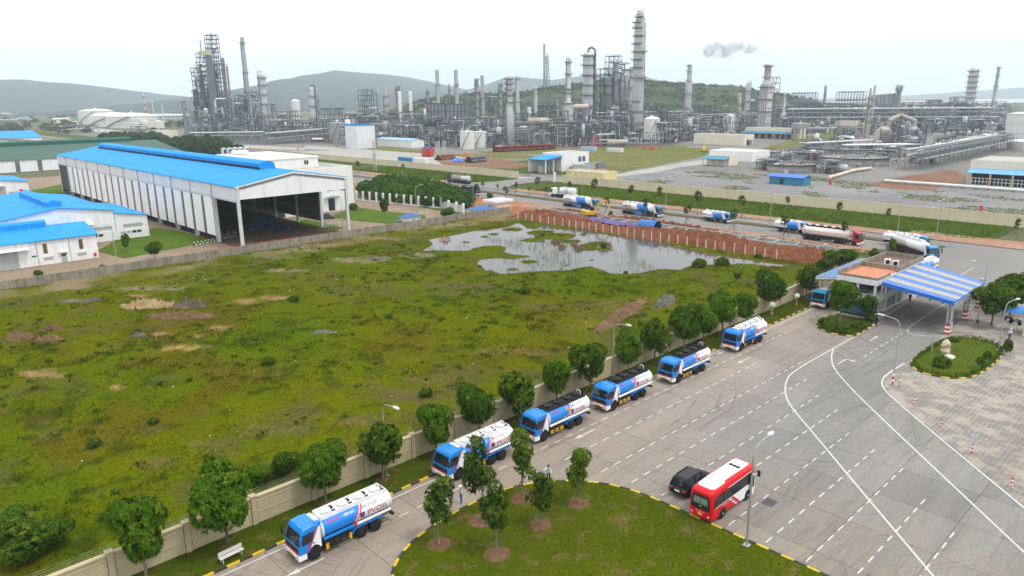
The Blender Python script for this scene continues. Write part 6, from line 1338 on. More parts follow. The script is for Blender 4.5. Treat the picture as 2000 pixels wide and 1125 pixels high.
def cab(t,x0,colr,decal=True,red_stripe=True,h=0.,white_part=pwh):
    """tilt cab; x0 = front face. profile in (x,z)"""
    pf=[(0,.92),(.02,1.55),(-.33,2.66+h),(-.5,2.86+h),(-1.2,2.93+h),(-1.78,2.88+h),(-1.88,2.72+h),(-1.88,.98),(-1.72,.98),(-1.62,1.2),(-1.3,1.36),(-.98,1.2),(-.85,.92)]
    q=MB();ys=(-1,-.93,.93,1);n=len(pf);V=[]
    for s in ys:
        for x,z in pf:
            ins=.05 if abs(s)==1 else 0
            V.append((x0+x-(ins if x>-.6 else -ins*.5 if x<-1.7 else 0),s*ysec(z),z-(ins if z>2.6 else 0)))
    F=[(k*n+i,k*n+(i+1)%n,(k+1)*n+(i+1)%n,(k+1)*n+i) for k in range(3) for i in range(n)];q.add(V,F+[tuple(range(n)),tuple(range(4*n-1,3*n-1,-1))])
    c=q.build('cab',colr,t)
    def fr(y,z,off=.012):  # a point on the windscreen plane
        u=(z-1.55)/(1.11+h);return(x0+.02-.35*u+off,y,z)
    q=MB();q.add([fr(-.98,1.66),fr(.98,1.66),fr(.93,2.52+h),fr(-.93,2.52+h)],[(0,1,2,3)]);q.build('windscreen',gla,c,fix=False)
    q=MB()
    for y in(-.35,.4):q.beam(fr(y,1.64,.03),fr(y+.42,1.95,.03),.03)
    q.build('wiper',pbk,c)
    for s in(-1,1):
        if decal:
            q=MB();q.add(cabside([(x0-1.87,1.0),(x0-1.87,2.7+h),(x0-1.72,2.7+h),(x0-.95,1.22),(x0-1.3,1.38),(x0-1.64,1.2),(x0-1.74,1.0)],.014,s),[(0,1,2,3,4,5,6)]);q.build('white_flank',white_part,c,fix=False)
            if red_stripe:
                for k in(0,1):
                    a=.06+k*.13;q=MB();q.add(cabside([(x0-1.72+a,2.68+h),(x0-1.65+a,2.68+h),(x0-.72+a*.8,1.0),(x0-.80+a*.8,1.0)],.03,s),[(0,1,2,3)]);q.build('red_stripe',pred,c,fix=False)
        q=MB();q.add(cabside([(x0-1.12,1.72),(x0-.22,1.64),(x0-.40,2.46+h),(x0-1.34,2.5+h)],.02,s),[(0,1,2,3)]);q.build('side_window',gla,c,fix=False)
        q=MB();q.bx((x0-1.25,s*(ysec(1.5)+.02),1.55),(.2,.03,.05));q.build('door_handle',pbk,c)
        q=MB();q.beam((x0-.15,s*1.1,2.5+h),(x0+.1,s*1.34,2.45+h),.04);q.box(x0+.05,s*1.34-.1,1.85,x0+.13,s*1.34+.1,2.45+h);q.build('mirror',pbk,c)
    q=MB();q.box(x0-.02,-.98,1.12,x0+.04,.98,1.46);q.build('grille',pbk,c)
    if red_stripe:
        q=MB();q.box(x0,-1.12,.93,x0+.045,1.12,1.07);q.build('red_band',pred,c)
    q=MB();q.extr([(x0-.6,.45),(x0+.04,.45),(x0+.12,.55),(x0+.12,.84),(x0+.03,.93),(x0-.6,.93)],-1.17,1.17,'y');b_=q.build('bumper',pwh,t)
    q=MB();q.box(x0+.1,-.65,.52,x0+.128,.65,.66);q.build('air_slot',pbk,b_)
    for s in(-1,1):
        q=MB();q.box(x0+.02,s*.98-.17,.62,x0+.145,s*.98+.17,.90);q.lathe([(.11,x0+.145),(.1,x0+.16),(.02,x0+.165)],(0,s*.98,.76),10,0,'x');q.build('headlight',lampm,b_)
    q=MB();q.box(x0+.12,-.26,.68,x0+.14,.26,.86);q.build('number_plate',plate,b_)
    q=MB();q.box(x0-1.9,-1.1,.55,x0-.75,-.75,1.22);q.box(x0-1.9,.75,.55,x0-.75,1.1,1.22)
    for s in(-1,1):
        for k in range(8):
            a,b2=math.pi*k/8,math.pi*(k+1)/8;q.add([(x0-1.3+.66*math.cos(a),s*.8,.5+.72*math.sin(a)),(x0-1.3+.66*math.cos(b2),s*.8,.5+.72*math.sin(b2)),(x0-1.3+.66*math.cos(b2),s*1.2,.5+.72*math.sin(b2)),(x0-1.3+.66*math.cos(a),s*1.2,.5+.72*math.sin(a))],[(0,1,2,3)])
        q.box(x0-.8,s*1.0-.15,.32,x0-.45,s*1.0+.15,.4)
    q.build('mudguard',pbk,t)
    return c
def tankshell(t,xf,xr,a,b,cz,bands,bnd,shear,ne=.86,name='tank',caps=None,nt=28):
    """tank barrel with slanted colour bands: bands = materials front to rear, bnd = their x limits at mid height"""
    xs=[xf]+list(bnd)+[xr];q=MB();mats=[];mi=[]
    def pt(x,th,k=1.):
        c,s=math.cos(th),math.sin(th);return(x,a*k*math.copysign(abs(c)**ne,c),cz+b*k*math.copysign(abs(s)**ne,s))
    def sx(i,th):return xs[i]-(shear*math.sin(th) if 0<i<len(xs)-1 else 0)
    for i,m_ in enumerate(bands):
        if m_ not in mats:mats.append(m_)
        vs=[pt(sx(j,2*math.pi*k/nt),2*math.pi*k/nt) for j in(i,i+1) for k in range(nt)]
        q.add(vs,[(k,(k+1)%nt,nt+(k+1)%nt,nt+k) for k in range(nt)],mats.index(m_),True)
    o=q.build(name,mats,t)
    for x,s,m_ in((xf,1,(caps or (pwh,pwh))[0]),(xr,-1,(caps or (pwh,pwh))[1])):
        g=MB();n=4;vs=[]
        for j in range(n+1):
            f=math.cos(j/n*math.pi/2*.98);d=math.sin(j/n*math.pi/2)
            vs+=[pt(x+s*.22*d,2*math.pi*k/nt,f*1.001) for k in range(nt)]
        g.add(vs,[(j*nt+k,j*nt+(k+1)%nt,(j+1)*nt+(k+1)%nt,(j+1)*nt+k) for j in range(n) for k in range(nt)],0,True);g.add([pt(x+s*.02,2*math.pi*k/nt,1.03) for k in range(nt)]+[pt(x-s*.08,2*math.pi*k/nt,1.03) for k in range(nt)],[(k,(k+1)%nt,nt+(k+1)%nt,nt+k) for k in range(nt)],0,True);g.build('tank_end',m_,t)
    return o,pt
def surf(a,b,cz,s,ne=.86):
    """height v above tank middle -> side point (y,z) on the barrel"""
    def f(z,off=.036):
        sn=min(.999,max(-.999,(z-cz)/b));sn=math.copysign(abs(sn)**(1/ne),sn);c=math.sqrt(1-sn*sn);return s*(a*c**ne+off)
    return f
def deck(t,xf,xr,zt,mat,dome_m,n=4,w=.62,hoop=True):
    q=MB()
    for s in(-1,1):q.extr([(s*w,zt-.28),(s*(w+.05),zt-.28),(s*(w+.02),zt+.12),(s*(w-.02),zt+.12)],xr,xf,'x')
    q.box(xf-.05,-w,zt-.2,xf,w,zt+.12);q.box(xr,-w,zt-.2,xr+.05,w,zt+.12);q.build('coaming',mat,t)
    q=MB();q.box(xr+.05,-w+.02,zt-.1,xf-.05,w-.02,zt-.05);q.build('walkway',mat,t)
    for i in range(n):
        x=xf-.75-(xf-xr-1.5)*i/(n-1);g=MB();g.lathe([(.40,0),(.40,.16),(.45,.16),(.45,.24),(.3,.3),(.02,.32)],(x,0,zt-.06),14);g.bx((x+.1,.1,zt+.28),(.22,.1,.08));o=g.build('manhole',dome_m,t)
        g=MB();g.bx((x-.62,-.2,zt+.02),(.25,.35,.16));g.bx((x-.6,.3,zt+.0),(.3,.08,.12));g.build('vent_valve',pbk,t)
    if hoop:
        g=MB();g.path([(xr+.4,-.3,zt),(xr+.4,-.25,zt+.38),(xr+.4,0,zt+.5),(xr+.4,.25,zt+.38),(xr+.4,.3,zt)],.04,6);g.build('ladder_hoop',pwh,t)
def rigid(label,X,Y,rz,style='white',cabm=None,group='tanker lorries',simple=False,axles=3,cabh=0.,twoline=None,name='tanker_truck'):
    cabm=cabm or pb;t=thing(name,label,'tanker truck',(X,Y,0),rz,group);blk=style=='black'
    c=cab(t,4.1,cabm,True,True,cabh);e=0 if axles==3 else 1.0
    ax=[2.8,-1.35,-2.68] if axles==3 else [2.8,1.05,-1.9,-3.2]
    wheelset(t,[(ax[0],s*.98,.3) for s in(-1,1)]+([(ax[1],s*.98,.3) for s in(-1,1)] if axles==4 else [])+[(x,s*.88,.56) for x in ax[-2:] for s in(-1,1)])
    q=MB()
    for s in(-1,1):q.box(-4.4-e,s*.42-.06,.78,3.5,s*.42+.06,1.06)
    for x in ax:q.tube((x,-.9,.52),(x,.9,.52),.12,n=6)
    q.box(-.3,-1.05,.5,1.9 if axles==3 else .2,-.5,1.1);q.box(.4,.5,.5,1.9 if axles==3 else .2,1.05,1.12);q.box(-.2,.3,.75,.9,1.0,1.15);q.box(-4.5-e,-1.1,.72,-4.3-e,1.1,.9);q.box(-4.3-e,-.4,.6,-3.2,.4,1.2);q.box(1.2,-.6,1.0,2.0,.6,1.5)
    q.build('chassis',pbk,t)
    xf,xr,a,b,cz=2.02,-4.25-e,1.17,.80,2.05
    B=[pb,pred,pwh,pred,pwh];m0=-.85-e*.3
    o,pt=tankshell(t,xf,xr,a,b,cz,B,[m0,m0-.13,m0-.24,m0-.37],.55)
    zt=cz+b+.12;deck(t,xf-.1,xr+.15,zt,pbk if blk else pwh,pbk if blk else pwh)
    q=MB();q.extr([(xf+.02,-.75),(xf+.35,-.75),(xf+.35,.75),(xf+.02,.75)],zt-.35,zt-.05,'z');q.build('front_box',pb if blk else pwh,t)
    if not blk:
        q=MB();q.box(xf+.05,.55,zt-.3,xf+.5,.95,zt-.02);q.build('corner_locker',pb,t)
    q=MB();q.box(xr-.25,-.25,1.6,xr-.1,.25,2.6);q.tube((xr-.2,-.8,2.3),(xr-.2,.2,2.3),.18,n=8);q.build('rear_fittings',pwh,t)
    # long rub rail along the barrel's lower flank
    for s in(-1,1):
        q=MB();q.extr([(s*1.02,1.30),(s*1.2,1.34),(s*1.2,1.5),(s*1.1,1.54)],xr+.1,(xf if blk else m0-.1),'x');q.build('side_rail',pwh,t)
        if not blk:
            q=MB();q.extr([(s*1.02,1.30),(s*1.2,1.34),(s*1.2,1.5),(s*1.1,1.54)],m0+.2,xf,'x');q.build('side_rail',pb,t);q=MB();q.extr([(s*1.02,1.30),(s*1.2,1.34),(s*1.2,1.5),(s*1.1,1.54)],m0-.1,m0+.2,'x');q.build('red_stripe',pred,t)
        r0,r1=ax[-2],ax[-1];q=MB();pf=[(r0+.85,.78),(r0+.66,1.14),(r1-.62,1.2),(r1-.82,.95),(r1-.78,.93),(r1-.58,1.13),(r0+.62,1.08),(r0+.79,.76)];q.extr(pf,s*.56,s*1.2,'y');q.build('fender',pb,t)
        if blk:
            for k in range(2):
                for j in range(3):
                    q=MB();q.box(-.1+j*.72,s*1.1-.03,.5+k*.22,.38+j*.72,s*1.1+.03,.6+k*.22);q.build('hazard_strip',yel,t)
        else:
            q=MB()
            for x in(1.72,-.32):q.box(x-.12,s*1.1-.03,.42,x+.12,s*1.1+.03,.9)
            q.build('guard_plate',yel,t);q=MB()
            for z in(.5,.8):q.beam((-.3,s*1.1,z),(1.7,s*1.1,z),.06)
            q.build('side_guard',pbk,t)
        q=MB();q.box(-4.54-e,s*.85-.2,.76,-4.49-e,s*.85+.2,.9);q.build('tail_lamp',tail,t)
        f=surf(a,b,cz,s)
        sgn=-s   # reading direction: towards the tail on the right flank
        def fn(x0,z0,sl=1.):
            def g(u,v):
                x=x0+(u if s<0 else -u)*(-1)*-1 if False else (x0-u if s>0 else x0+u);z=z0+v;return(x,f(z),z)
            return g
        # the right flank (s=-1 seen from outside) reads towards +x; the left flank towards -x
        if twoline is None:
            L=2.35 if not blk else 2.0
            xs0=(xr+.75 if s<0 else m0-1.05)
            lettering('PVOIL',fn(xs0+(0.0),1.83),.44 if not blk else .38,L-.35,txt_r,t)
            xl=(xs0-.05 if s>0 else xs0-.0)
            q=MB();lx=(xr+.35+L-.3 if s<0 else xr+.35+L+.15);lx=m0-.62 if s>0 else xr+.42;d=.42
            q.add([(lx+k*d/2,f(1.80+j*.46),1.80+j*.46) for k,j in((-1,0),(1,0),(1,1),(-1,1))],[(0,1,2,3)]);lo=q.build('logo_square',txt_b,t,fix=False)
            q=MB();q.add([(lx-.06,f(1.88,.05),1.88),(lx+.1,f(1.92,.05),1.92),(lx+.02,f(2.05,.05),2.05),(lx-.02,f(2.2,.05),2.2),(lx-.13,f(2.02,.05),2.02)],[(0,1,2,3,4)]);q.build('logo_flame',txt_r,lo,fix=False)
        else:lettering(twoline,fn(xr+.4 if s<0 else m0-.5,1.95),.3,2.2,M('letter_green',(.05,.25,.08),.5),t)
        if not simple:
            lettering('50H-276.28',fn(xr+1.2 if s<0 else m0-.6,2.52),.16,1.5,txt_b,t);lettering('HANG HAI',fn(.45 if s<0 else 1.6,2.5),.2,1.15,txt_r,t)
            if not blk:lettering('MIEN BAC',fn(-1.2 if s<0 else .1,2.5),.18,1.0,txt_w,t)
            else:
                q=MB();q.add([(x,f(z),z) for x,z in((-.95,2.4),(-.55,2.4),(-.55,2.66),(-.95,2.66))],[(0,1,2,3)]);q.build('hazard_label',M('label_orange',(.7,.22,.05),.5),t,fix=False)
                q=MB();q.add([(x,f(z),z) for x,z in((-.6,1.62),(-.1,1.62),(-.1,1.74),(-.6,1.74))],[(0,1,2,3)]);q.build('name_label',txt_w,t,fix=False)
    return t
def row(px,py,off=0):return P(px,py)
# six lorries parked along the kerb; positions from their front wheels
FW=[(617,1093),(897,937),(1063,862),(1199,802),(1325,748),(1447,686)]
LB=['nearest blue and white tanker lorry with white tank top','tanker lorry half hidden by an island tree, second from the front','tanker lorry with black top deck, nearest of the black-topped ones','black-topped tanker lorry in the middle of the three black-topped','black-topped tanker lorry farthest of the three, behind it a gap','white-topped tanker lorry at the far end of the parked line']
ST=['white','white','black','black','black','white']
for (px,py),l,st in zip(FW,LB,ST):
    X,Y=P(px,py);rigid(l,X+2.8,Y+1.1,math.pi,st,group='tanker lorries parked along the kerb')
X,Y=P(1600,604);rigid('blue tanker lorry with modern cab waiting beside the gatehouse trees',X+4.1,Y+.4,math.pi,'white',ptl,simple=True,cabh=.1)
X,Y=P(1405,434);rigid('rigid tanker lorry with chrome-free blue cab driving third along the avenue',X,Y+.5,-math.pi/2,'white',ptl,'tankers driving along the avenue',True)
X,Y=P(1548,455);rigid('tanker lorry on the avenue hidden in part by the red-cabbed one',X+.6,Y+.5,-math.pi/2,'white',ptl,'tankers driving along the avenue',True,twoline='PETROL')
X,Y=P(1772,483);rigid('four-axle tanker lorry on the avenue just behind the turning one',X+.6,Y,-math.pi/2,'white',ptl,'tankers driving along the avenue',True,axles=4,twoline='PETROL')
X,Y=P(1836,521);rigid('tanker lorry half under the striped canopy, only its tank showing',X-9.5,Y,math.pi,'white',ptl,simple=True)
def semi(label,X,Y,rz,cabm,kind='pv',decal=True,group='articulated tankers'):
    t=thing('articulated_tanker',label,'tanker truck',(X,Y,0),rz,group);c=cab(t,6.7,cabm,decal,decal,.35)
    if not decal:
        q=MB();q.extr([(5.6,3.25),(5.0,3.6),(4.85,3.6),(4.85,3.2)],-.95,.95,'y');q.build('roof_deflector',cabm,c)
    wheelset(t,[(5.4,s*.98,.3) for s in(-1,1)]+[(x,s*.88,.56) for x in(2.5,1.15,-3.6,-4.95,-6.3) for s in(-1,1)])
    q=MB()
    for s in(-1,1):q.box(.2,s*.42-.06,.78,6.2,s*.42+.06,1.06);q.box(-7.2,s*.5-.08,1.05,2.6,s*.5+.08,1.3);q.box(-2.4,s*.85-.3,.55,.2,s*.85+.3,1.1)
    for x in(5.4,2.5,1.15,-3.6,-4.95,-6.3):q.tube((x,-.9,.52),(x,.9,.52),.12,n=6)
    q.box(-7.3,-1.1,.7,-7.15,1.1,.95);q.box(3.0,-1,.5,4.3,-.6,1.1);q.box(3.0,.6,.5,4.3,1,1.1);q.build('chassis',pbk,t)
    a=b=1.12;cz=2.42
    if kind=='pv':B,bn=[pwh,pb,pred,pwh,silver],[2.6,-1.2,-1.35,-3.4];caps=(pwh,silver)
    elif kind=='cream':B,bn=[lwhite,pred,lwhite],[-6.4,-6.6];caps=(lwhite,silver)
    elif kind=='tan':B,bn=[tanm,silver],[-3];caps=(tanm,silver)
    else:B,bn=[pwh,silver],[-2.];caps=(pwh,pwh)
    tankshell(t,3.3,-7.1,a,b,cz,B,bn,.5,1.0,caps=caps);deck(t,2.6,-6.6,cz+b+.08,pbk if kind=='cream' else (B[0]),pwh if kind!='tan' else tanm,5,.5,False)
    if kind=='pv':
        q=MB();
        for s in(-1,1):q.box(-2.6,s*1.12-.04,.6,.4,s*1.12+.04,1.35)
        q.build('side_locker',pb,t)
        for s in(-1,1):
            f=surf(a,b,cz,s,1.);lettering('PVOIL',(lambda u,v:((-5.4-(-u) if s<0 else -3.5-u),f(2.3+v),2.3+v)),.5,1.7,txt_r,t);q=MB();q.add([(-5.9+k,f(z),z) for k,z in((0,2.25),(.42,2.25),(.42,2.75),(0,2.75))],[(0,1,2,3)]);q.build('logo_square',txt_b,t,fix=False)
    for s in(-1,1):
        q=MB();q.extr([(-2.7,1.1),(-2.85,1.25),(-7.0,1.25),(-7.05,1.1),(-6.9,1.18),(-2.95,1.18)],s*.6,s*1.2,'y');q.build('fender',pbk if kind!='pv' else silver,t)
        q=MB();q.box(-7.34,s*.85-.2,.74,-7.29,s*.85+.2,.92);q.build('tail_lamp',tail,t)
    if kind=='cream':
        q=MB()
        for s in(-1,1):q.box(-6.8,s*1.125-.01,2.32,3.0,s*1.125+.01,2.4)
        q.build('red_line',pred,t)
    return t
X,Y=P(1138,406);semi('first articulated tanker with blue and white barrel on the avenue',X,Y+.5,-math.pi/2,ptl);X,Y=P(1258,421);semi('second articulated tanker on the avenue, a street tree before it',X,Y+.5,-math.pi/2,ptl)
X,Y=P(1628,474);semi('articulated tanker with dark red cab and long cream barrel',X,Y+.3,-math.pi/2,M('cab_red',(.34,.02,.035),.35,0,.08,1.),'cream',False)
X,Y=P(1824,512);semi('articulated tanker turning off the avenue towards the gate',X+6.7*.65,Y+6.7*.76,-2.28,ptl,'white')
X,Y=P(895,358);semi('dark green articulated tanker with dull tan barrel on the far lane',X,Y,math.pi/2,dgreen,'tan',False)
X,Y=P(1100,386);t=thing('bulk_truck','white tractor hauling a short white tank on the far lane','truck',(X,Y,0),math.pi/2);c=cab(t,5.6,pwh,False,False,.35);wheelset(t,[(4.3,s*.98,.3) for s in(-1,1)]+[(x,s*.88,.56) for x in(1.6,.3,-3.2,-4.5) for s in(-1,1)])
q=MB()
for s in(-1,1):q.box(-5.6,s*.42-.06,.8,5.,s*.42+.06,1.1)
q.box(1.8,-1,.5,3.2,1,1.05);q.build('chassis',pbk,t);q=MB();q.box(-5.6,-1.22,1.35,1.,1.22,1.5)
for x in(-5.5,-2.2,.9):
    for y in(-1.2,1.2):q.beam((x,y,1.5),(x,y,3.7),.14)
for y in(-1.2,1.2):q.beam((-5.5,y,3.7),(.9,y,3.7),.14)
q.build('tank_frame',pwh,t);tankshell(t,.8,-5.3,1.1,1.08,2.6,[pwh,silver,pwh],[-1.2,-3.2],0.,1.0)
X,Y=P(921,381);t=thing('covered_lorry','dark covered lorry heading right on the near lane','truck',(X,Y,0),-math.pi/2);c=cab(t,4.0,dgreen,False,False,0.);wheelset(t,[(2.7,s*.98,.3) for s in(-1,1)]+[(x,s*.88,.56) for x in(-1.6,-2.8) for s in(-1,1)]);q=MB();q.box(-4.3,-1.1,.75,3.4,1.1,1.1);q.build('chassis',pbk,t);q=MB();q.extr([(-1.2,1.1),(1.2,1.1),(1.2,3.2),(.9,3.5),(-.9,3.5),(-1.2,3.2)],-4.3,1.9,'x');q.build('cargo_cover',dgrey,t);q=MB()
for k in range(6):q.box(-4.25+k*1.2,-1.23,1.1,-4.15+k*1.2,1.23,3.2)
q.build('cover_ribs',pbk,t)
# ---------------------------------------------------------------- red bus
def loft(secs,mat,name,parent,nsm=True):
    """secs: list of closed rings with equal point counts"""
    q=MB();n=len(secs[0]);V=[p for s in secs for p in s];q.add(V,[(k*n+i,k*n+(i+1)%n,(k+1)*n+(i+1)%n,(k+1)*n+i) for k in range(len(secs)-1) for i in range(n)],0,nsm);q.add(V,[tuple(range(n)),tuple(range((len(secs)-1)*n,len(secs)*n))],0);return q.build(name,mat,parent)
def rrect(x,hw,z0,z1,r,n=4,tilt=0.,hwt=None):
    hwt=hwt or hw;o=[]
    for (cy,cz,a0,rr) in((hwt-r,z1-r,0,r),(-hwt+r,z1-r,90,r),(-hw+.1,z0+.1,180,.1),(hw-.1,z0+.1,270,.1)):
        for k in range(n+1):
            a=R(a0+90*k/n);y=cy+rr*math.cos(a);z=cz+rr*math.sin(a);o.append((x+tilt*(z-z0),y,z))
    return o
busred=M('bus_red',(.60,.006,.012),.3,0,.05,.8,spec=.3);BUSX,BUSY=47.7,27.95
t=thing('bus','red and white coach parked nose-out across the yard','bus',(BUSX,BUSY,0));L=7.3;W2=1.08;H2=2.95
body=loft([rrect(.0,W2-.1,.42,H2-.3,.25,hwt=W2-.3),rrect(.1,W2,.35,H2-.12,.3,hwt=W2-.12),rrect(.5,W2,.33,H2-.05,.3,hwt=W2-.08),rrect(2.2,W2,.33,H2-.02,.28,hwt=W2-.08),rrect(2.5,W2,.33,H2+.1,.3,hwt=W2-.08),rrect(L-.8,W2,.33,H2+.08,.3,hwt=W2-.08),rrect(L-.25,W2,.35,H2-.1,.35,hwt=W2-.12),rrect(L,W2-.15,.42,H2-.6,.4,hwt=W2-.3)],busred,'body',t)
q=MB();q.add([(.55,-.62,H2-.03),(.85,-.8,H2-.02),(2.2,-.82,H2+.005),(2.52,-.7,H2+.125),(L-1.2,-.72,H2+.105),(L-.75,-.6,H2+.1),(L-.75,.6,H2+.1),(L-1.2,.72,H2+.105),(2.52,.7,H2+.125),(2.2,.82,H2+.005),(.85,.8,H2-.02),(.55,.62,H2-.03)],[(0,1,10,11),(1,2,9,10),(2,3,8,9),(3,4,7,8),(4,5,6,7)]);q.build('roof_panel',pwh,t,fix=False)
for k in range(3):
    q=MB();q.lathe([(.17,0),(.17,.05),(.02,.06)],(5.2+k*.02,-.35+k*.35,H2+.115),14);q.build('roof_vent',pbk,t)
q=MB();q.box(1.25,-.35,H2,1.75,.35,H2+.05);q.build('roof_hatch',wp,t)
for s in(-1,1):
    def sy(z):return s*(W2+.012-(.08 if z>2.3 else 0)*min(1,(z-2.2)/.5))
    q=MB();pts=[(.38,1.35),(1.0,1.42),(L-.75,1.5),(L-.4,2.0),(L-.65,2.48),(1.1,2.42),(.48,2.25)];q.add([(x,sy(z),z) for x,z in pts],[tuple(range(7))]);wb=q.build('window_band',gla,t,fix=False)
    q=MB()
    for x in(1.75,3.0,4.25,5.45):q.box(x-.02,s*(W2+.005)-.012,1.46,x+.02,s*(W2+.005)+.012,2.40)
    q.build('window_pillar',pbk,wb)
    q=MB();q.beam((.45,s*(W2+.02),1.36),(1.0,s*(W2+.02),1.42),.025);q.beam((1.0,s*(W2+.02),1.42),(L-1.6,s*(W2+.02),1.48),.025);q.beam((2.5,s*(W2-.02),2.5),(L-.7,s*(W2-.02),2.54),.03);q.build('window_trim',wp,t)
    q=MB();q.add([(x,s*(W2+.008),z) for x,z in((4.55,.36),(L-.35,.36),(L-.3,1.44),(3.2,1.44))],[(0,1,2,3)]);q.build('white_flank',pwh,t,fix=False)
    for k in range(2):
        x=3.02-k*.28;q=MB();q.add([(a,s*(W2+.009),z) for a,z in((x+1.35,.38),(x+1.2,.38),(x-.15,1.42),(x,1.42))],[(0,1,2,3)]);q.build('white_stripe',pwh,t,fix=False)
        x=3.30-k*.28;q=MB();q.add([(a,s*(W2+.010),z) for a,z in((x+1.35,.38),(x+1.25,.38),(x-.1,1.42),(x,1.42))],[(0,1,2,3)]);q.build('red_stripe',pred,t,fix=False)
    lettering('29F-006.12',(lambda u,v:((1.6+u if s<0 else 2.7-u),s*(W2+.012),1.12+v)),.14,1.05,txt_w,t)
    q=MB();q.box(L-.35,s*1.05-.02,2.1,L+.25,s*1.05+.02,2.16);q.box(L+.2,s*1.15-.12,1.6,L+.3,s*1.15+.12,2.15);q.build('mirror',pbk,t)
    for x in(1.75,5.85):q=MB();q.lathe([(.02,-.01),(.52,-.01)],(x,s*(W2+.005),.46),18,0,'y',cap=False);q.build('wheel_arch',pbk,t)
wheelset(t,[(x,s*.98,.3) for x in(1.75,5.85) for s in(-1,1)],.43,.3,rims)
q=MB();q.add([(x-.02,y,z) for x,y,z in((.008,-.93,1.2),(.008,-.6,1.1),(.008,.6,1.1),(.008,.93,1.2),(.008,.80,2.35),(.008,.5,2.46),(.008,-.5,2.46),(.008,-.80,2.35))],[tuple(range(8))]);rb=q.build('rear_panel',pbk,t,fix=False);q=MB();q.add([(-.02,y,z) for y,z in((-.68,1.62),(.68,1.62),(.62,2.2),(-.62,2.2))],[(0,1,2,3)]);q.build('rear_window',M('green_glass',(.17,.24,.18),.2),rb,fix=False);q=MB();q.box(-.035,-.02,1.62,-.025,.02,2.2);q.build('window_divider',pbk,rb)
q=MB();q.lathe([(.09,-.03),(.13,-.03),(.13,-.015),(.09,-.015)],(0,0,1.36),16,0,'x',cap=False);q.build('emblem',chrome,t)
q=MB();q.box(-.03,-.2,.62,.0,.2,.82);q.build('number_plate',plate,t);lettering('29F-006.12',(lambda u,v:(-.022,.42-u,.9+v)),.1,.84,txt_w,t)
for s in(-1,1):
    q=MB();q.lathe([(.11,-.02),(.09,-.04),(.02,-.045)],(.0,s*.78,.66),10,0,'x');q.build('tail_lamp',lampm,t)
q=MB();q.box(L-1.45,-W2-.05,.35,L-.75,-W2-.02,2.35);dd=q.build('door',pwh,t);q=MB();q.box(L-1.35,-W2-.065,1.1,L-.85,-W2-.05,2.2);q.build('door_window',gla,dd);dd.location=(.1,-.12,0)
# black estate car beside the bus and small far cars
def car(label,X,Y,rz,mat,L=4.8,W2=.93,H=1.75,suv=True,roofm=None):
    t=thing('car',label,'car',(X,Y,0),rz);h0=.95
    loft([rrect(-L/2,W2-.18,.42,h0-.1,.12),rrect(-L/2+.12,W2,.3,h0+.02,.12),rrect(-L*.2,W2,.25,h0+.04,.12),rrect(L*.22,W2,.25,h0+.02,.12),rrect(L/2-.25,W2-.05,.28,h0-.12,.14),rrect(L/2,W2-.25,.38,h0-.3,.12)],mat,'body',t)
    b=-L/2+(.12 if suv else .75);pf=[(b,h0),(b+.28,H-.12),(b+.6,H),(.25,H),(.55,H-.06),(1.25,h0)]
    q=MB();V=[];n=len(pf)
    for s in(-1,1):
        for x,z in pf:V.append((x,s*(W2-.03-.2*(z-h0)/(H-h0)),z))
    q.add(V,[(i,(i+1)%n,n+(i+1)%n,n+i) for i in range(n)]+[tuple(range(n)),tuple(range(2*n-1,n-1,-1))]);cb_=q.build('cabin',gla,t)
    q=MB();q.add([(b+.35,-W2+.26,H-.02),(b+.62,-W2+.26,H+.015),(.25,-W2+.26,H+.015),(.5,-W2+.28,H-.03),(.5,W2-.28,H-.03),(.25,W2-.26,H+.015),(b+.62,W2-.26,H+.015),(b+.35,W2-.26,H-.02)],[(0,1,6,7),(1,2,5,6),(2,3,4,5)]);q.build('roof_panel',mat,t,fix=False)
    if suv:
        for s in(-1,1):
            q=MB();q.beam((b+.7,s*(W2-.27),H+.06),(.2,s*(W2-.27),H+.06),.05);q.build('roof_rail',pbk,t)
    for s in(-1,1):
        q=MB()
        for x in(-.85,.2):q.beam((x,s*(W2-.02),h0),(x+.02,s*(W2-.2),H-.03),.07)
        q.build('pillar',mat,t);q=MB();q.bx((-L/2+.05,s*(W2-.25),h0-.12),(.16,.36,.14));q.build('tail_lamp',tail,t);q=MB();q.bx((L/2-.12,s*(W2-.3),h0-.28),(.2,.35,.14));q.build('headlight',lampm,t);q=MB();q.bx((.9,s*(W2+.1),h0+.1),(.14,.2,.14));q.build('mirror',mat,t)
    wheelset(t,[(x,s*(W2-.1),.22) for x in(-L*.29,L*.3) for s in(-1,1)],.36 if suv else .32,.22,rims)
    q=MB();q.box(-L/2-.02,-.25,.62,-L/2+.01,.25,.78);q.build('number_plate',wp,t);return t
X,Y=P(1338,972);car('black estate car squeezed beside the red bus',49.1+2.4+.35,31.35,0,M('car_black',(.006,.006,.009),.25,0,.1,1.,spec=.3))
X,Y=P(725,452);car('dark red saloon car parked behind the grey wall',X,Y,.1,M('car_red',(.35,.015,.03),.3),4.4,.88,1.45,False);X,Y=P(640,427);car('dark grey car parked at the corner of the white office block',X,Y,-.6,M('car_grey',(.06,.075,.09),.3),4.4,.88,1.5,False);X,Y=P(781,441);car('black car parked left of the white guard hut',X,Y,.0,M('car_black2',(.02,.02,.024),.25),4.2,.86,1.45,False)
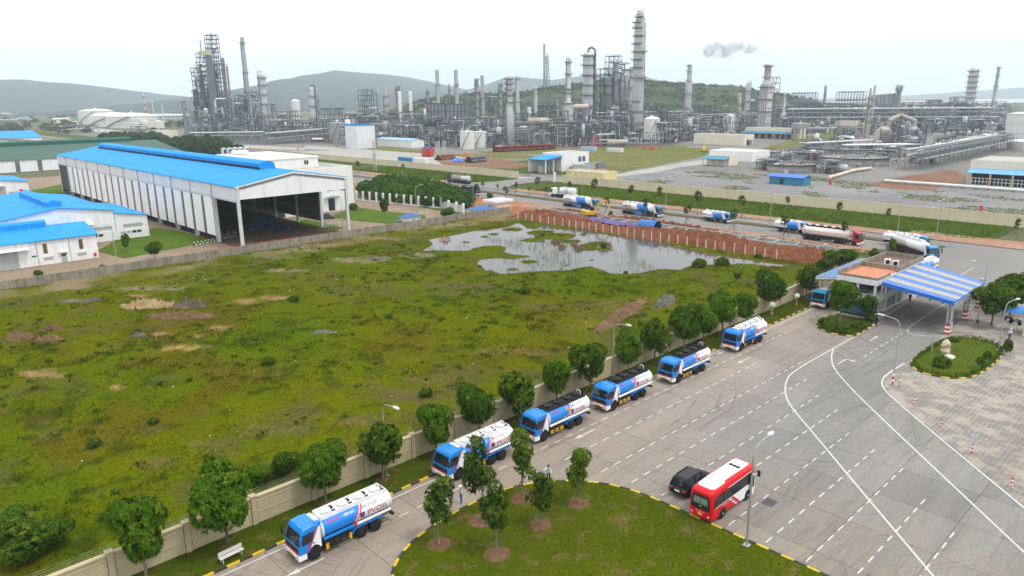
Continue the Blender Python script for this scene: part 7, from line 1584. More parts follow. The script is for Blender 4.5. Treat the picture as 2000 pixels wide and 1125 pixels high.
# far red tanker on the plant road
X,Y=P(616,277);t=thing('fuel_truck','red-cabbed truck with pale tank on the plant road at left','truck',(X,Y,0),VW+math.pi/2);cab(t,4.6,M('cab_bright_red',(.5,.02,.04),.35),False,False,.3);wheelset(t,[(x,s*.95,.4) for x in(3.3,-2,-3.3,-5) for s in(-1,1)]);tankshell(t,2.2,-7,1.1,1.05,2.3,[lwhite],[],0.,1.);q=MB();q.box(-7,-.6,.7,3,.6,1.2);q.build('chassis',pbk,t)
# ---------------------------------------------------------------- excavator with tarpaulins on the soil bank
ey=M('excavator_yellow',(.62,.38,.03),.5,0,.2,1.,dirt=(.25,.16,.08))
X,Y=P(1152,432);t=thing('excavator','yellow excavator digging on the red soil bank','excavator',(X,Y,1.),-.9);q=MB()
for s in(-1,1):q.extr([(-1.9,.2),(-1.6,0),(1.6,0),(1.9,.2),(1.9,.6),(1.6,.85),(-1.6,.85),(-1.9,.6)],s*1.1-.28,s*1.1+.28,'y')
q.build('track',pbk,t);q=MB();q.box(-2.2,-1.3,1.0,1.4,1.3,1.9);q.box(-2.4,-1.3,1.2,-1.4,1.3,2.3);q.build('house',ey,t);q=MB();q.box(.1,.3,1.9,1.4,1.25,3.);q.build('cabin',gla,t)
for nm,pts,w in(('boom',[(1.2,-.2,1.8),(2.6,-.2,4.3),(4.6,-.2,5.0)],.5),('dipper',[(4.4,-.2,5.2),(6.0,-.2,2.0)],.4)):
    q=MB()
    for a,b_ in zip(pts,pts[1:]):q.beam(a,b_,w)
    q.build(nm,ey,t)
q=MB();q.beam((2.2,-.2,2.4),(3.4,-.2,4.3),.18);q.beam((3.8,-.2,5.3),(5.2,-.2,5.),.16);q.build('hydraulic_ram',chrome,t);q=MB();q.extr([(5.9,2.1),(6.5,1.9),(6.3,1.0),(5.5,.9),(5.2,1.3)],-.75,.35,'y');q.build('bucket',pbk,t)
# ================================================================ TREES, SHRUBS, LAWNS
bark=M('bark',(.115,.095,.075),.9,0,.3,3.,bump=.5,bscale=10.);barkl=M('bark_light',(.20,.17,.135),.9,0,.3,3.,bump=.5,bscale=10.)
def leaves(r,C,N,k,ln,wd,droop,base,tip,vary,flush=0.):
    """whorls of k leaves at centres C pointing along N -> verts, quads, colours"""
    n=len(C);C=np.repeat(C,k,0);N=np.repeat(N,k,0);m=n*k
    a=r.normal(size=(m,3));t=np.cross(N,a);t/=np.linalg.norm(t,axis=1,keepdims=True)+1e-9
    d=N*r.uniform(.1,.8,(m,1))+t*r.uniform(.5,1.,(m,1));d[:,2]-=droop*r.uniform(.3,1.2,m);d/=np.linalg.norm(d,axis=1,keepdims=True)
    s=np.cross(d,N);s/=np.linalg.norm(s,axis=1,keepdims=True)+1e-9
    L=ln*r.uniform(.65,1.25,(m,1));w=wd*r.uniform(.7,1.3,(m,1))
    mid=C+d*L*.5+N*.05*L;V=np.stack([C,mid+s*w,C+d*L-np.array([0,0,1.])*L*.18,mid-s*w],1)
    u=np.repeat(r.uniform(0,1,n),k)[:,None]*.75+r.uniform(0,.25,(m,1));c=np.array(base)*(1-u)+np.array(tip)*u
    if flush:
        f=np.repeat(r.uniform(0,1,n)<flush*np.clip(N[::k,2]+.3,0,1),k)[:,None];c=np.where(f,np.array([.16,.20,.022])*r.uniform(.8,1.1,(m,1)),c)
    c=c*r.uniform(1-vary,1+vary,(m,1))
    return V.reshape(-1,3),np.arange(m*4).reshape(-1,4),np.repeat(c,4,0)
def crownmesh(name,seed,lobes,nw,base=(.022,.055,.010),tip=(.055,.11,.018),k=9,ln=.40,wd=.065,droop=.35,flush=.10):
    """lobes: (x,y,z,rx,rz); whorls sit on the outside of their union"""
    r=np.random.default_rng(seed);CC=[];NN=[];A=sum(l[3]**2 for l in lobes)
    for i,l in enumerate(lobes):
        n=int(nw*l[3]**2/A);d=r.normal(size=(n,3));d/=np.linalg.norm(d,axis=1,keepdims=True);d[:,2]=np.where(d[:,2]<-.75,-d[:,2],d[:,2])
        sc=r.uniform(.72,1.08,(n,1))**.7;p=np.array(l[:3])+d*np.array([l[3],l[3],l[4]])*sc
        keep=np.ones(n,bool)
        for j,m in enumerate(lobes):
            if j!=i:keep&=(((p-np.array(m[:3]))/np.array([m[3],m[3],m[4]]))**2).sum(1)>.5
        CC.append(p[keep]);NN.append(d[keep])
    C=np.concatenate(CC);N=np.concatenate(NN);V,F,c=leaves(r,C,N,k,ln,wd,droop,base,tip,.25,flush)
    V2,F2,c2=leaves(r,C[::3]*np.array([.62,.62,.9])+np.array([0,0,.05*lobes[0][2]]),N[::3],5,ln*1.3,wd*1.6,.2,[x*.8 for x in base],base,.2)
    return fastmesh(name,np.concatenate([V,V2]),np.concatenate([F,F2+len(V)]),LEAF,col=np.concatenate([c,c2]))
def trunkmesh(name,seed,h,r0,limbs,mat,lean=.0,spread=.8):
    rr=random.Random(seed);q=MB();p=Vector((0,0,-.1));tp=Vector((lean*rr.uniform(-1,1),lean*rr.uniform(-1,1),h));q.tube(p,p.lerp(tp,.5)+Vector((rr.uniform(-.05,.05),rr.uniform(-.05,.05),0)),r0,r0*.8,8);q.tube(p.lerp(tp,.5),tp,r0*.82,r0*.65,8);q.tube(p,p+Vector((0,0,.25)),r0*1.5,r0,8)
    for i in range(limbs):
        a=2*math.pi*i/limbs+rr.uniform(-.5,.5);e=tp+Vector((math.cos(a)*spread,math.sin(a)*spread,h*rr.uniform(.35,.7)));m=tp.lerp(e,.5)+Vector((math.cos(a)*.15,math.sin(a)*.15,-.05));q.tube(tp-Vector((0,0,.1)),m,r0*.55,r0*.4,6);q.tube(m,e,r0*.4,r0*.15,6)
        b=m+Vector((math.cos(a+1)*spread*.6,math.sin(a+1)*spread*.6,h*.35));q.tube(m,b,r0*.3,r0*.1,5)
    return q.mesh(name,mat)
def lob(seed,R_,H_,z,n=6):
    rr=random.Random(seed);o=[(0,0,z,R_*.66,H_*.8)]
    for i in range(n):
        a=2*math.pi*i/n+rr.uniform(-.4,.4);d=R_*rr.uniform(.42,.68);o.append((math.cos(a)*d,math.sin(a)*d,z+H_*rr.uniform(-.45,.55),R_*rr.uniform(.34,.55),H_*rr.uniform(.3,.55)))
    return o
# mango trees: unit crown radius about 2, bottom at z~1.5
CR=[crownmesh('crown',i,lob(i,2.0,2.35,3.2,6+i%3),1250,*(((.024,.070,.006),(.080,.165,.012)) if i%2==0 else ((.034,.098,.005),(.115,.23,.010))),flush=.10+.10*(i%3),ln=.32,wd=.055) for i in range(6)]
TR=[trunkmesh('trunk',i,1.75,.13,4,bark if i%2 else barkl,.12) for i in range(3)]
def tree(name,label,px,py,top,w,ci,ti=0,loc=None,group=None,z=0.1,extra=None):
    X,Y=loc or P(px,py);d=proj(X,Y,0)[2];h=ZT(X,Y,top)-z;r=w*d/FPX/2*1.0;t=thing(name,label,'tree',(X,Y,z),RNG.uniform(0,6.28),group)
    sx=r/2.25;sz=h/5.55
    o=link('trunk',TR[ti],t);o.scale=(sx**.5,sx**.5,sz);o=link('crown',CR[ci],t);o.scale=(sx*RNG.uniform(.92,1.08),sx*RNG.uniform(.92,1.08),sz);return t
G1='round mango trees in the roadside row'
rowt=[(287,1112,960,114,1,'dark round tree at the lower left, nearest the camera'),(447,1075,903,122,3,'bushy tree with a side branch, behind the white bench'),(637,965,860,102,3,'round tree standing behind the tank of the nearest lorry'),(748,935,818,92,2,'dark tree in front of a lamp post, left of the second lorry'),(853,890,783,76,1,'pale green tree above the cab of the second lorry'),(936,840,752,80,0,'dark tree behind the tank of the second lorry'),(1013,825,722,80,2,'dark tree at the tail of the second lorry'),(1087,775,697,68,3,'light tree behind the nearest black-topped lorry'),(1150,770,665,72,4,'tree just behind the cab of the middle black-topped lorry'),(1228,715,645,60,5,'bright tree right of the lamp post behind the middle lorry'),(1278,700,615,66,2,'tall round tree behind the cab of the farthest black-topped lorry'),(1335,680,598,64,0,'round tree left of the pair of crowns before the last lorry'),(1372,668,592,62,5,'light crown touching its left neighbour, left of the last lorry'),(1410,655,567,66,3,'tall loose tree just left of the last parked lorry'),(1455,640,570,50,1,'narrower tree right behind the last parked lorry'),(1505,600,527,58,0,'dark tree between the two round white signs'),(1575,565,513,50,2,'dark tree left of the waiting blue cab')]
for i,(px,py,tp,w,c,l) in enumerate(rowt):tree('mango_tree',l,px,py,tp,w,c,i%3,loc=PK(px,py),group=G1)
tree('mango_tree','dark tree rising behind the blue lean-to canopy',1640,535,484,66,4,1);tree('mango_tree','smaller dark tree left of the one behind the blue canopy',1605,545,503,42,0,2);tree('mango_tree','spreading tree in the planter before the gatehouse',1640,632,542,68,3,0);tree('mango_tree','small dark tree at the gatehouse corner',1692,626,573,44,2,1);tree('mango_tree','large dark tree right of the striped canopy, front one',1936,636,553,78,4,1);tree('mango_tree','large dark tree at the right edge behind the front one',1972,615,535,76,0,2)
tree('yard_tree','small tree on the lawn beside the left workshops',302,507,470,30,2);tree('yard_tree','tiny tree near the lamp on the left lawn',247,493,456,18,5);tree('yard_tree','round tree standing behind the grey wall near the kiosk',874,430,404,28,2);tree('yard_tree','narrow upright tree above the gate lodge',957,400,376,15,1);tree('yard_tree','small tree on the office lawn',751,425,386,20,4);tree('yard_tree','small bushy tree growing at the end of the soil bank',1705,508,484,22,2);tree('yard_tree','leafless-looking thin tree by the avenue corner',1741,505,465,16,5)
# pruned trees on the island lawn, staked with poles
pr_=[]
for i in range(3):
    rr=random.Random(50+i);L=[(rr.uniform(-.6,.6),rr.uniform(-.6,.6),2.6+k*.75,rr.uniform(.55,.8),rr.uniform(.5,.75)) for k in range(4)]
    L+=[(rr.uniform(-.9,.9),rr.uniform(-.9,.9),rr.uniform(2.4,4.2),.5,.45) for k in range(3)]
    pr_.append(crownmesh('crown',60+i,L,330,(.028,.07,.010) if i!=1 else (.05,.12,.008),(.085,.15,.018) if i!=1 else (.15,.24,.014),flush=.2,ln=.3,wd=.05))
ptr=[trunkmesh('trunk',80+i,2.1,.10,3,barkl,.25,.5) for i in range(3)]
stk=MB()
for k in range(4):
    a=k*math.pi/2+.4;stk.tube((math.cos(a)*1.3,math.sin(a)*1.3,0),(math.cos(a)*.1,math.sin(a)*.1,1.7),.022,n=5)
stk=stk.mesh('stake',M('stake_wood',(.10,.10,.075),.9))
isl=[(858,1065,935,72,0,'heart-shaped pruned tree at the left of the island lawn'),(970,1085,945,62,0,'dark pruned tree nearest the camera on the island lawn'),(940,1020,852,64,2,'tall pruned tree hiding the side of the second lorry'),(1020,975,835,58,1,'pruned tree in front of the gap behind the second lorry'),(1055,1028,915,50,2,'forked bare-limbed pruned tree near the pointing man'),(1130,985,876,60,1,'bright yellow-green pruned tree at the right of the island group')]
for i,(px,py,tp,w,c,l) in enumerate(isl):
    X,Y=P(px,py);d=proj(X,Y,0)[2];h=ZT(X,Y,tp)-.11;r=w*d/FPX/2;t=thing('pruned_tree',l,'tree',(X,Y,.11),i*1.3,'pruned trees on the island lawn');o=link('trunk',ptr[i%3],t);o.scale=(1,1,h/5.6);o=link('crown',pr_[c],t);o.scale=(r/1.35,r/1.35,h/5.6)
    if i!=2:link('stakes',stk,t)
# young avenue trees with tripods
yc=[crownmesh('crown',90+i,[(0,0,4.0,.7,.8),(.3,.2,3.4,.5,.4),(-.3,-.1,4.5,.5,.5)],60,(.045,.085,.015),(.10,.15,.03),k=6,ln=.4,wd=.08) for i in range(2)]
yt=MB();yt.tube((0,0,0),(0,0,4.),.07,.04,6);yt=yt.mesh('trunk',barkl);tp_=MB()
for k in range(3):
    a=k*2.09;tp_.tube((math.cos(a)*1.1,math.sin(a)*1.1,0),(0,0,2.2),.045,n=5)
tp_=tp_.mesh('tripod',M('tripod_wood',(.12,.11,.09),.9))
st=[(1259,427,389,'over the red pavement in front of the second articulated tanker'),(1341,440,402,'between the second articulated tanker and the rigid one'),(1432,452,411,'just right of the rigid tanker on the avenue'),(1531,464,421,'in front of the half-hidden tanker on the avenue'),(1647,477,434,'in front of the red-cabbed tanker'),(988,394,366,'on the near pavement right of the gate lodge'),(972,377,361,'on the median left of the gate road mouth'),(943,373,356,'on the median behind the covered lorry'),(1008,380,357,'on the median at the mouth of the gate road'),(1034,384,366,'on the median right of the gate road mouth'),(1050,376,348,'on the far pavement right of the gate road'),(1067,387,366,'on the median left of the white bulk truck'),(932,386,361,'at the nose of the covered lorry'),(1184,418,387,'on the near pavement behind the first articulated tanker'),(1112,383,356,'on the green slope above the white bulk truck'),(1160,392,352,'on the green slope above the first articulated tanker'),(1232,398,364,'on the green slope left of the tall double lamp'),(1287,409,367,'on the green slope above the second articulated tanker'),(1362,420,376,'on the green slope above the rigid tanker'),(1447,428,384,'on the green slope right of the rigid tanker'),(1537,410,386,'on the green slope above the half-hidden tanker'),(1637,430,397,'on the green slope above the red-cabbed tanker'),(1732,442,409,'on the green slope above the four-axle tanker'),(1983,468,429,'on the green slope at the right edge'),(788,348,322,'on the verge left of the dark green tanker'),(836,362,345,'on the median near the young grove'),(700,338,316,'on the verge beside the office block corner')]
for i,(px,py,tp,l) in enumerate(st):
    X,Y=P(px,py);h=max(2.5,ZT(X,Y,tp));t=thing('street_tree','thin young staked tree '+l,'tree',(X,Y,.05),i*.9,'young trees along the avenue');s=h/4.7
    for n_,m_ in(('trunk',yt),('crown',yc[i%2]),('tripod',tp_)):
        o=link(n_,m_,t);o.scale=(s,s,s) if n_!='crown' else (s*(.7+.5*RNG.random()),)*2+(s,)
# masses of trees far off
def wood(name,pts,h,r,seed,base,tip,fine=.9,k=46):
    rg=np.random.default_rng(seed);V,F,C=[],[],[];o=0
    for (x,y,z) in pts:
        hh=h*rg.uniform(.65,1.2);rr=r*rg.uniform(.7,1.25);d=rg.normal(size=(k,3));d/=np.linalg.norm(d,axis=1,keepdims=True);d[:,2]=abs(d[:,2])*1.1-.25
        p=np.array([x,y,z+hh*.5])+d*np.array([rr,rr,hh*.5])*rg.uniform(.75,1.05,(k,1));tn=rg.uniform(.75,1.25)
        v,f,c=leaves(rg,p,d,3,fine*rr*.55,fine*rr*.17,.2,np.array(base)*tn,np.array(tip)*tn,.25);V.append(v);F.append(f+o);C.append(c);o+=len(v)
    return stuff(link(name,fastmesh(name,np.concatenate(V),np.concatenate(F),LEAF,col=np.concatenate(C))))
def inside(px,n,seed,zz=0.):
    poly=PL(px);rg=np.random.default_rng(seed);a=np.array(poly);o=[]
    while len(o)<n:
        x=rg.uniform(a[:,0].min(),a[:,0].max(),400);y=rg.uniform(a[:,1].min(),a[:,1].max(),400);k=inpoly(x,y,poly);o+=list(zip(x[k],y[k],np.full(k.sum(),zz)))
    return o[:n]
wood('grove',inside([(699,381),(742,362),(830,369),(905,391),(918,404),(905,410),(850,405),(760,396)],430,3),4.6,1.9,4,(.035,.085,.010),(.075,.15,.018),1.,60)
wood('dense_wood',inside([(330,297),(345,284),(420,288),(460,300),(478,314),(430,320),(360,312)],120,5),9,4.2,6,(.022,.05,.012),(.05,.09,.018),1.,90)
wood('dense_wood',inside([(185,273),(240,271),(300,273),(345,284),(330,292),(220,278)],70,7),8,4.,8,(.022,.05,.012),(.055,.095,.018),1.,70)
rg=np.random.default_rng(9);pts=[]
for i in range(420):
    px,py=rg.uniform(-10,360),rg.uniform(212,262)
    if 160<px<325 and 218<py<258:continue
    if noise.noise(Vector((px*.03,py*.12,3)))>-.05:pts.append((*P(px,py),0))
wood('far_trees',pts,8,5.,10,(.04,.06,.03),(.07,.095,.04),1.1,26)
pts=[(*P(rg.uniform(560,1960),rg.uniform(214,222)),0) for i in range(160)];wood('far_trees',pts,9,7,12,(.035,.06,.025),(.06,.09,.035),1.2,22)
pts=[]
for i in range(260):
    px=rg.uniform(800,1560);X,Y=AT(px,1490+rg.uniform(-60,40));sk=np.interp(px,[770,850,930,1010,1060,1120,1180,1260,1310,1370,1430,1480,1530,1570],[212,190,182,182,172,165,155,156,161,165,167,176,186,193]);pts.append((X,Y,ZT(X,Y,sk+rg.uniform(0,2 if px<1260 else 4))-4))
wood('ridge_trees',pts,8,3.2,14,(.03,.05,.02),(.055,.085,.03),1.2,14)
pts=[]
from mathutils.bvhtree import BVHTree
_h=[o for o in COL.objects if o.name.startswith('hills')][3];_bv=BVHTree.FromPolygons([v.co for v in _h.data.vertices],[p.vertices for p in _h.data.polygons])
while len(pts)<900:
    X,Y=AT(rg.uniform(790,1580),rg.uniform(1080,1480))
    if noise.noise(Vector((X*.011,Y*.011,6)))<-.12:continue
    z=_bv.ray_cast(Vector((X,Y,900)),Vector((0,0,-1)))[0];pts.append((X,Y,z.z-1 if z else 0))
wood('hillside_trees',pts,6,3.4,16,(.025,.05,.018),(.05,.08,.028),1.2,12)
# scrub on the avenue slope and rough edges
n=16000;X=RNG.uniform(199.5,224.5,n);Y=RNG.uniform(46,330,n);k=~((Y>198)&(Y<236));X,Y=X[k],Y[k];c=np.array([.10,.165,.008])*(1+.35*fbm(X,Y,.12,3,7)[:,None])
blades('slope_grass',X,Y,np.full(len(X),.02),RNG.uniform(.3,.8,len(X)),.2,c*RNG.uniform(.75,1.3,(len(X),1)),3,.9,.6,seed=15)
n=5000;X=RNG.uniform(160,169,n);Y=RNG.uniform(52,160,n);k=fbm(X,Y,.2,3,17)>.0;X,Y=X[k],Y[k];blades('verge_weeds',X,Y,np.full(len(X),.08),RNG.uniform(.15,.5,len(X)),.12,np.tile([[.07,.11,.012]],(len(X),1)),3,.5,.5,seed=18)
n=9000;L=PL([(1190,347),(1330,331),(1590,346),(2040,394),(2060,440),(1500,401),(1240,368)]);a=np.array(L);X=RNG.uniform(a[:,0].min(),a[:,0].max(),n*3);Y=RNG.uniform(a[:,1].min(),a[:,1].max(),n*3);k=inpoly(X,Y,L)&(fbm(X,Y,.06,4,19)>.12);X,Y=X[k],Y[k];blades('gravel_weeds',X,Y,np.full(len(X),0.),RNG.uniform(.1,.35,len(X)),.4,np.tile([[.17,.20,.03]],(len(X),1))*RNG.uniform(.7,1.3,(len(X),1)),3,1.2,.5,seed=20)
# shrubs one can point at in the field and by the pond
sc=[crownmesh('foliage',120+i,[(0,0,.55,.8,.55),(.5,.3,.4,.5,.4),(-.5,-.2,.45,.5,.45)],190,(.04,.09,.008),(.10,.18,.012),k=8,ln=.27,wd=.05,droop=.0) for i in range(3)]
gr=[]
for i in range(2):
    rg2=np.random.default_rng(140+i);m_=160;a=rg2.uniform(0,6.28,m_);rr=rg2.uniform(0,.35,m_);l=rg2.uniform(.8,1.7,m_);V=np.stack([np.stack([np.cos(a)*rr-.03,np.sin(a)*rr,0*a],1),np.stack([np.cos(a)*rr+.03,np.sin(a)*rr,0*a],1),np.stack([np.cos(a)*(rr+.55*l),np.sin(a)*(rr+.55*l),l],1)],1).reshape(-1,3);gr.append(fastmesh('foliage',V,np.arange(m_*3).reshape(-1,3),LEAF,col=np.repeat(np.array([[.07,.11,.02]])*rg2.uniform(.6,1.4,(m_,1)),3,0)))
twig=MB()
for k in range(5):
    a=k*1.25;twig.tube((0,0,-.1),(math.cos(a)*.35,math.sin(a)*.35,.6),.025,.01,5)
twig=twig.mesh('stem',bark)
sh=[(1178,484,2.6,1,'tall reed tuft on the islet in the pond'),(1410,520,2.8,0,'large grey-green bush on the right shore of the pond'),(1365,524,2.6,0,'bright bush left of the large one on the pond shore'),(1222,534,1.0,0,'small bright shrub standing at the lower pond edge'),(1395,590,2.0,0,'bush on the field right of the pond'),(1440,545,2.0,1,'grass tussock near the right end of the pond'),(1025,575,2.2,0,'low green bush in the middle of the field'),(575,592,1.8,0,'bright green bush in the upper left field'),(525,715,1.6,0,'dark green bush in the middle left field'),(312,755,1.2,1,'tussock left of the field centre'),(370,748,1.2,1,'bright tussock right of the field\'s left centre'),(832,775,1.5,0,'bush near the field side of the tree row'),(970,635,1.6,1,'pale tussock in the right part of the field'),(760,625,1.2,0,'small bush right of the field centre'),(1060,465,1.4,1,'grass tuft on the main pond island'),(1070,478,1.2,1,'second grass tuft on the main pond island'),(75,537,1.6,0,'leafy bush at the foot of the grey wall at left'),(200,525,1.2,0,'bush on top edge of the grey wall at left'),(560,930,2.2,0,'bush behind the cream wall, left of the nearest lorry\'s tree'),(510,955,2.0,0,'bush behind the cream wall next to the bushy tree'),(60,1095,3.2,0,'big bush behind the cream wall in the bottom left corner'),(25,1060,2.4,0,'bush at the very left bottom of the field'),(110,1075,2.2,0,'bush left of the nearest round tree'),(185,875,1.3,0,'small bright bush in the lower left field'),(300,830,1.2,0,'bush right of the small bright one in the lower left field'),(1480,505,1.6,0,'bush at the water end below the soil bank'),(1610,640,1.5,0,'low shrub at the left end of the gatehouse planter'),(1640,650,1.6,0,'bright shrub in the middle of the gatehouse planter'),(1675,645,1.5,0,'broad-leaved shrub right in the gatehouse planter'),(1700,628,1.2,0,'small shrub at the gatehouse column'),(1862,668,.9,0,'leafy shrub at the far end of the oval island'),(1838,716,1.6,0,'dark spreading shrub before the rock on the oval island'),(690,410,2.2,0,'palm-like shrub at the office block corner')]
for i,(px,py,s,kd,l) in enumerate(sh):
    s*=.55 if py>440 and px<1500 else .75;X,Y=P(px,py);z=fz(X,Y) if (-13<X<149 and 55.5<Y<161) else .1
    t=thing('shrub' if not kd else 'grass_tussock',l,'shrub' if not kd else 'tussock',(X,Y,max(0,z-.03)),i*1.1);big=not kd and py>900;o=link('foliage',gr[i%2] if kd else CR[i%6] if big else sc[i%3],t,(0,0,-.45*s) if big else None);o.scale=(s*.55,s*.55,s*.45) if big else (s,s,s*(.8+.15*(i%3)))
   
    if not kd:o=link('stem',twig,t);o.scale=(s,)*3
# ---- oval island with its hedge
OV=smooth(PL([(1778,713),(1785,701),(1815,680),(1850,663),(1882,660),(1920,664),(1953,675),(1962,688),(1948,706),(1925,724),(1900,738),(1862,741),(1820,735),(1790,725)])+[P(1778,713)],2)[:-1]
kerb(OV+[OV[0]],'kerb',mats=BY);lawnpatch('oval_lawn',OV,.11,95,118,20,30,16000,37,(),(.085,.14,.008),.07)
def hedge(name,label,pts,w,h,seed,base=(.035,.085,.008),tip=(.10,.19,.012),dens=22):
    r=np.random.default_rng(seed);C=[]
    for a,b_ in zip(pts,pts[1:]):
        n=max(1,int(math.dist(a,b_)*dens));u=r.uniform(0,1,n);C.append(np.stack([a[0]+(b_[0]-a[0])*u+r.normal(0,w*.4,n),a[1]+(b_[1]-a[1])*u+r.normal(0,w*.4,n),.1+h*r.uniform(.2,1,n)],1))
    C=np.concatenate(C);N=r.normal(size=C.shape);N[:,2]=abs(N[:,2]);N/=np.linalg.norm(N,axis=1,keepdims=True);V,F,c=leaves(r,C,N,5,.2,.05,.0,base,tip,.25)
    return tag(link(name,fastmesh(name,V,F,LEAF,col=c)),label,'hedge')
cxo=np.mean([p[0] for p in OV]);cyo=np.mean([p[1] for p in OV]);hedge('hedge','clipped green hedge round the edge of the oval island',[(cxo+(x-cxo)*.95,cyo+(y-cyo)*.93) for x,y in OV]+[(cxo+(OV[0][0]-cxo)*.95,cyo+(OV[0][1]-cyo)*.93)],.25,.5,41)
PLN=smooth([(105,38.3),(113,38.2),(116.2,39.6),(116.2,44.),(112,45.5),(108,45.2),(105,43.5),(104,41)]+[(105,38.3)],2)[:-1]
kerb(PLN+[PLN[0]],'kerb',mats=BY);lawnpatch('planter_lawn',PLN,.11,103,117,38,46,5000,43,(),(.07,.10,.015),.1)
hedge('hedge','low green hedge along the front of the gatehouse planter',[(105,43),(104.6,41),(105.5,39),(109,38.7),(112,38.7)],.5,.6,44,(.04,.10,.012),(.10,.19,.02))
X,Y=P(1846,690);t=thing('rock_sculpture','tall pale weathered rock standing on the oval island','rock',(X,Y,.1));q=MB()
rr=random.Random(3);pf=[(.72,0),(.76,.35),(.66,.75),(.62,1.15),(.50,1.5),(.33,1.78),(.05,1.9)]
q.lathe(pf,(0,0,0),11);q.v=[(x*1.1+.6*noise.noise(Vector((x*1.4,y*1.4,z*1.1+3))),y*.7+.5*noise.noise(Vector((x*1.4+5,y*1.4,z*1.1))),z) for x,y,z in q.v];q.s=[False]*len(q.s);q.build('rock',M('pale_rock',(.48,.40,.30),.9,0,.25,2.,dirt=(.22,.16,.10),bump=.6,bscale=4.),t);q=MB();q.lathe([(1.3,0),(1.35,.12),(1.1,.22),(.02,.24)],(-1.7,-1.0,0),16);q.v=[((x+1.7)*.7-1.7,(y+1)*.5-1,z) for x,y,z in q.v];q.build('base_slab',M('pale_slab',(.46,.44,.38),.8),t)
for i,(px,py,tp,l) in enumerate(((1926,712,690,'left thin sapling with stake on the oval island'),(1912,722,702,'front thin sapling on the oval island'),(1818,690,655,'thin sapling stake at the road side of the oval island'))):
    X,Y=P(px,py);t=thing('sapling',l,'sapling',(X,Y,.1));h=ZT(X,Y,tp);q=MB();q.tube((0,0,0),(.1,.1,h),.03,.02,5);q.build('stem',barkl,t);q=MB();q.tube((.2,0,0),(.2,0,h*.9),.05,n=6);q.build('stake',steel,t)
    if i<2:o=link('foliage',sc[i],t,(0,0,h*.5));o.scale=(.6,.6,.8)
X,Y=P(1966,692);t=thing('potted_plant','tall potted plant in a white pot on the plaza','potted plant',(X,Y,.03));q=MB();q.lathe([(.25,0),(.36,.5),(.38,.55),(.3,.55)],n=14);q.build('pot',wp,t);o=link('foliage',sc[1],t,(0,0,.45));o.scale=(.7,.7,1.4)
# ================================================================ EARTHWORKS, STREET FURNITURE, PEOPLE
soil=groundmat('red_soil',(.17,.058,.03),(.29,.115,.065),.6,(.10,.042,.026),.56,3.2,bump=1.5,fv=.6)
def heap(name,label,px,py,w,d,h,mat,rz=0.,seed=0,cat='soil heap',loc=None,z=None):
    X,Y=loc or P(px,py);n,m=40,24;V=[]
    for i in range(n+1):
        for j in range(m+1):
            u,v=i/n*2-1,j/m*2-1;nz=noise.fractal(Vector((u*w*.9+seed*7,v*d*.9,seed)),1.,2.,5);e=max(0,1-(u*u+v*v)*(1+.5*noise.noise(Vector((u*2.2,v*2.2,seed+.5))))+.25*nz-.05)**.8
            V.append((u*w/2*(1+.1*nz),v*d/2,h*min(1,e)*(1+.9*nz)-.10*(1-min(1,e*2))))
    F=[(i*(m+1)+j,(i+1)*(m+1)+j,(i+1)*(m+1)+j+1,i*(m+1)+j+1) for i in range(n) for j in range(m)]
    o=tag(link(name,fastmesh(name,V,F,mat,smooth=False),None,(X,Y,(fz(X,Y) if z is None else z)-.05),(0,0,rz)),label,cat);return o
sand=groundmat('heap_sand',(.38,.26,.13),(.46,.33,.18),.3,(.25,.2,.12),.6,3.,bump=.8);rub=groundmat('heap_rubble',(.12,.095,.07),(.22,.18,.14),.5,(.30,.27,.24),.64,3.5,bump=1.2,fv=.6);rubg=groundmat('heap_grey',(.15,.14,.12),(.22,.20,.17),.5,(.12,.13,.04),.6,3.,bump=1.)
redb=groundmat('heap_redbrown',(.17,.10,.055),(.25,.155,.09),.4,(.08,.09,.03),.62,3.,bump=1.2,fv=.5)
va=VW-math.pi/2
heap('sand_heap','pale sand heap in the upper left of the field',292,601,9,3.5,1.0,sand,va,1);heap('rubble_heap','dark rubble heap right of the pale sand heap',372,602,6.5,3.,1.1,rub,va,2);heap('soil_heap','long red-brown soil heap in front of the dark rubble',358,622,12,3,.8,redb,va,3);heap('rubble_heap','small grey rubble heap at the left near the wall',181,590,3.4,1.8,.5,rubg,va,4);heap('rubble_heap','flat grey rubble patch left of the small grey heap',137,591,3.6,1.6,.35,rubg,va,5);heap('soil_heap','brown mound at the far left of the field',38,664,5,2.6,.9,redb,va,6);heap('soil_heap','brown mound right of the far left one',94,665,4.5,2.2,.6,redb,va,7);heap('soil_heap','low brown mound behind the left pair of mounds',103,647,3.5,1.8,.7,redb,va,8);heap('rubble_heap','small pale stones in the left centre of the field',271,659,2.8,1.2,.5,rubg,va,9)
heap('soil_heap','long reddish rubble ridge between the field and the tree row',1215,617,24,3.2,.7,redb,VW-.52,10);heap('soil_heap','stony crest of the reddish ridge near the tree row',1300,593,8,3,.8,rubg,VW-.5,11);heap('rubble_heap','pale stone scatter right of the field centre',632,653,4,1.6,.35,rubg,va,12);heap('rubble_heap','rubble strip below the grey wall, left of the pond',740,508,6,2,.5,rubg,va,13);heap('soil_heap','pinkish mound at the left tip of the pond',869,470,3.,2,.8,M('pink_soil',(.30,.19,.15),.95,0,.3,2.,bump=.8),va,14,z=0)
for i,(px,py) in enumerate(sorted(((1120,478),(1098,484),(1085,474),(1130,487),(1190,482)))):heap('soil_heap',('leftmost ','second ','third ','fourth ','rightmost ')[i]+'dark clod of earth at the edge of the pond islands',px,py,3.2-.3*i,1.6,.7,redb,va+i,20+i,z=.0)
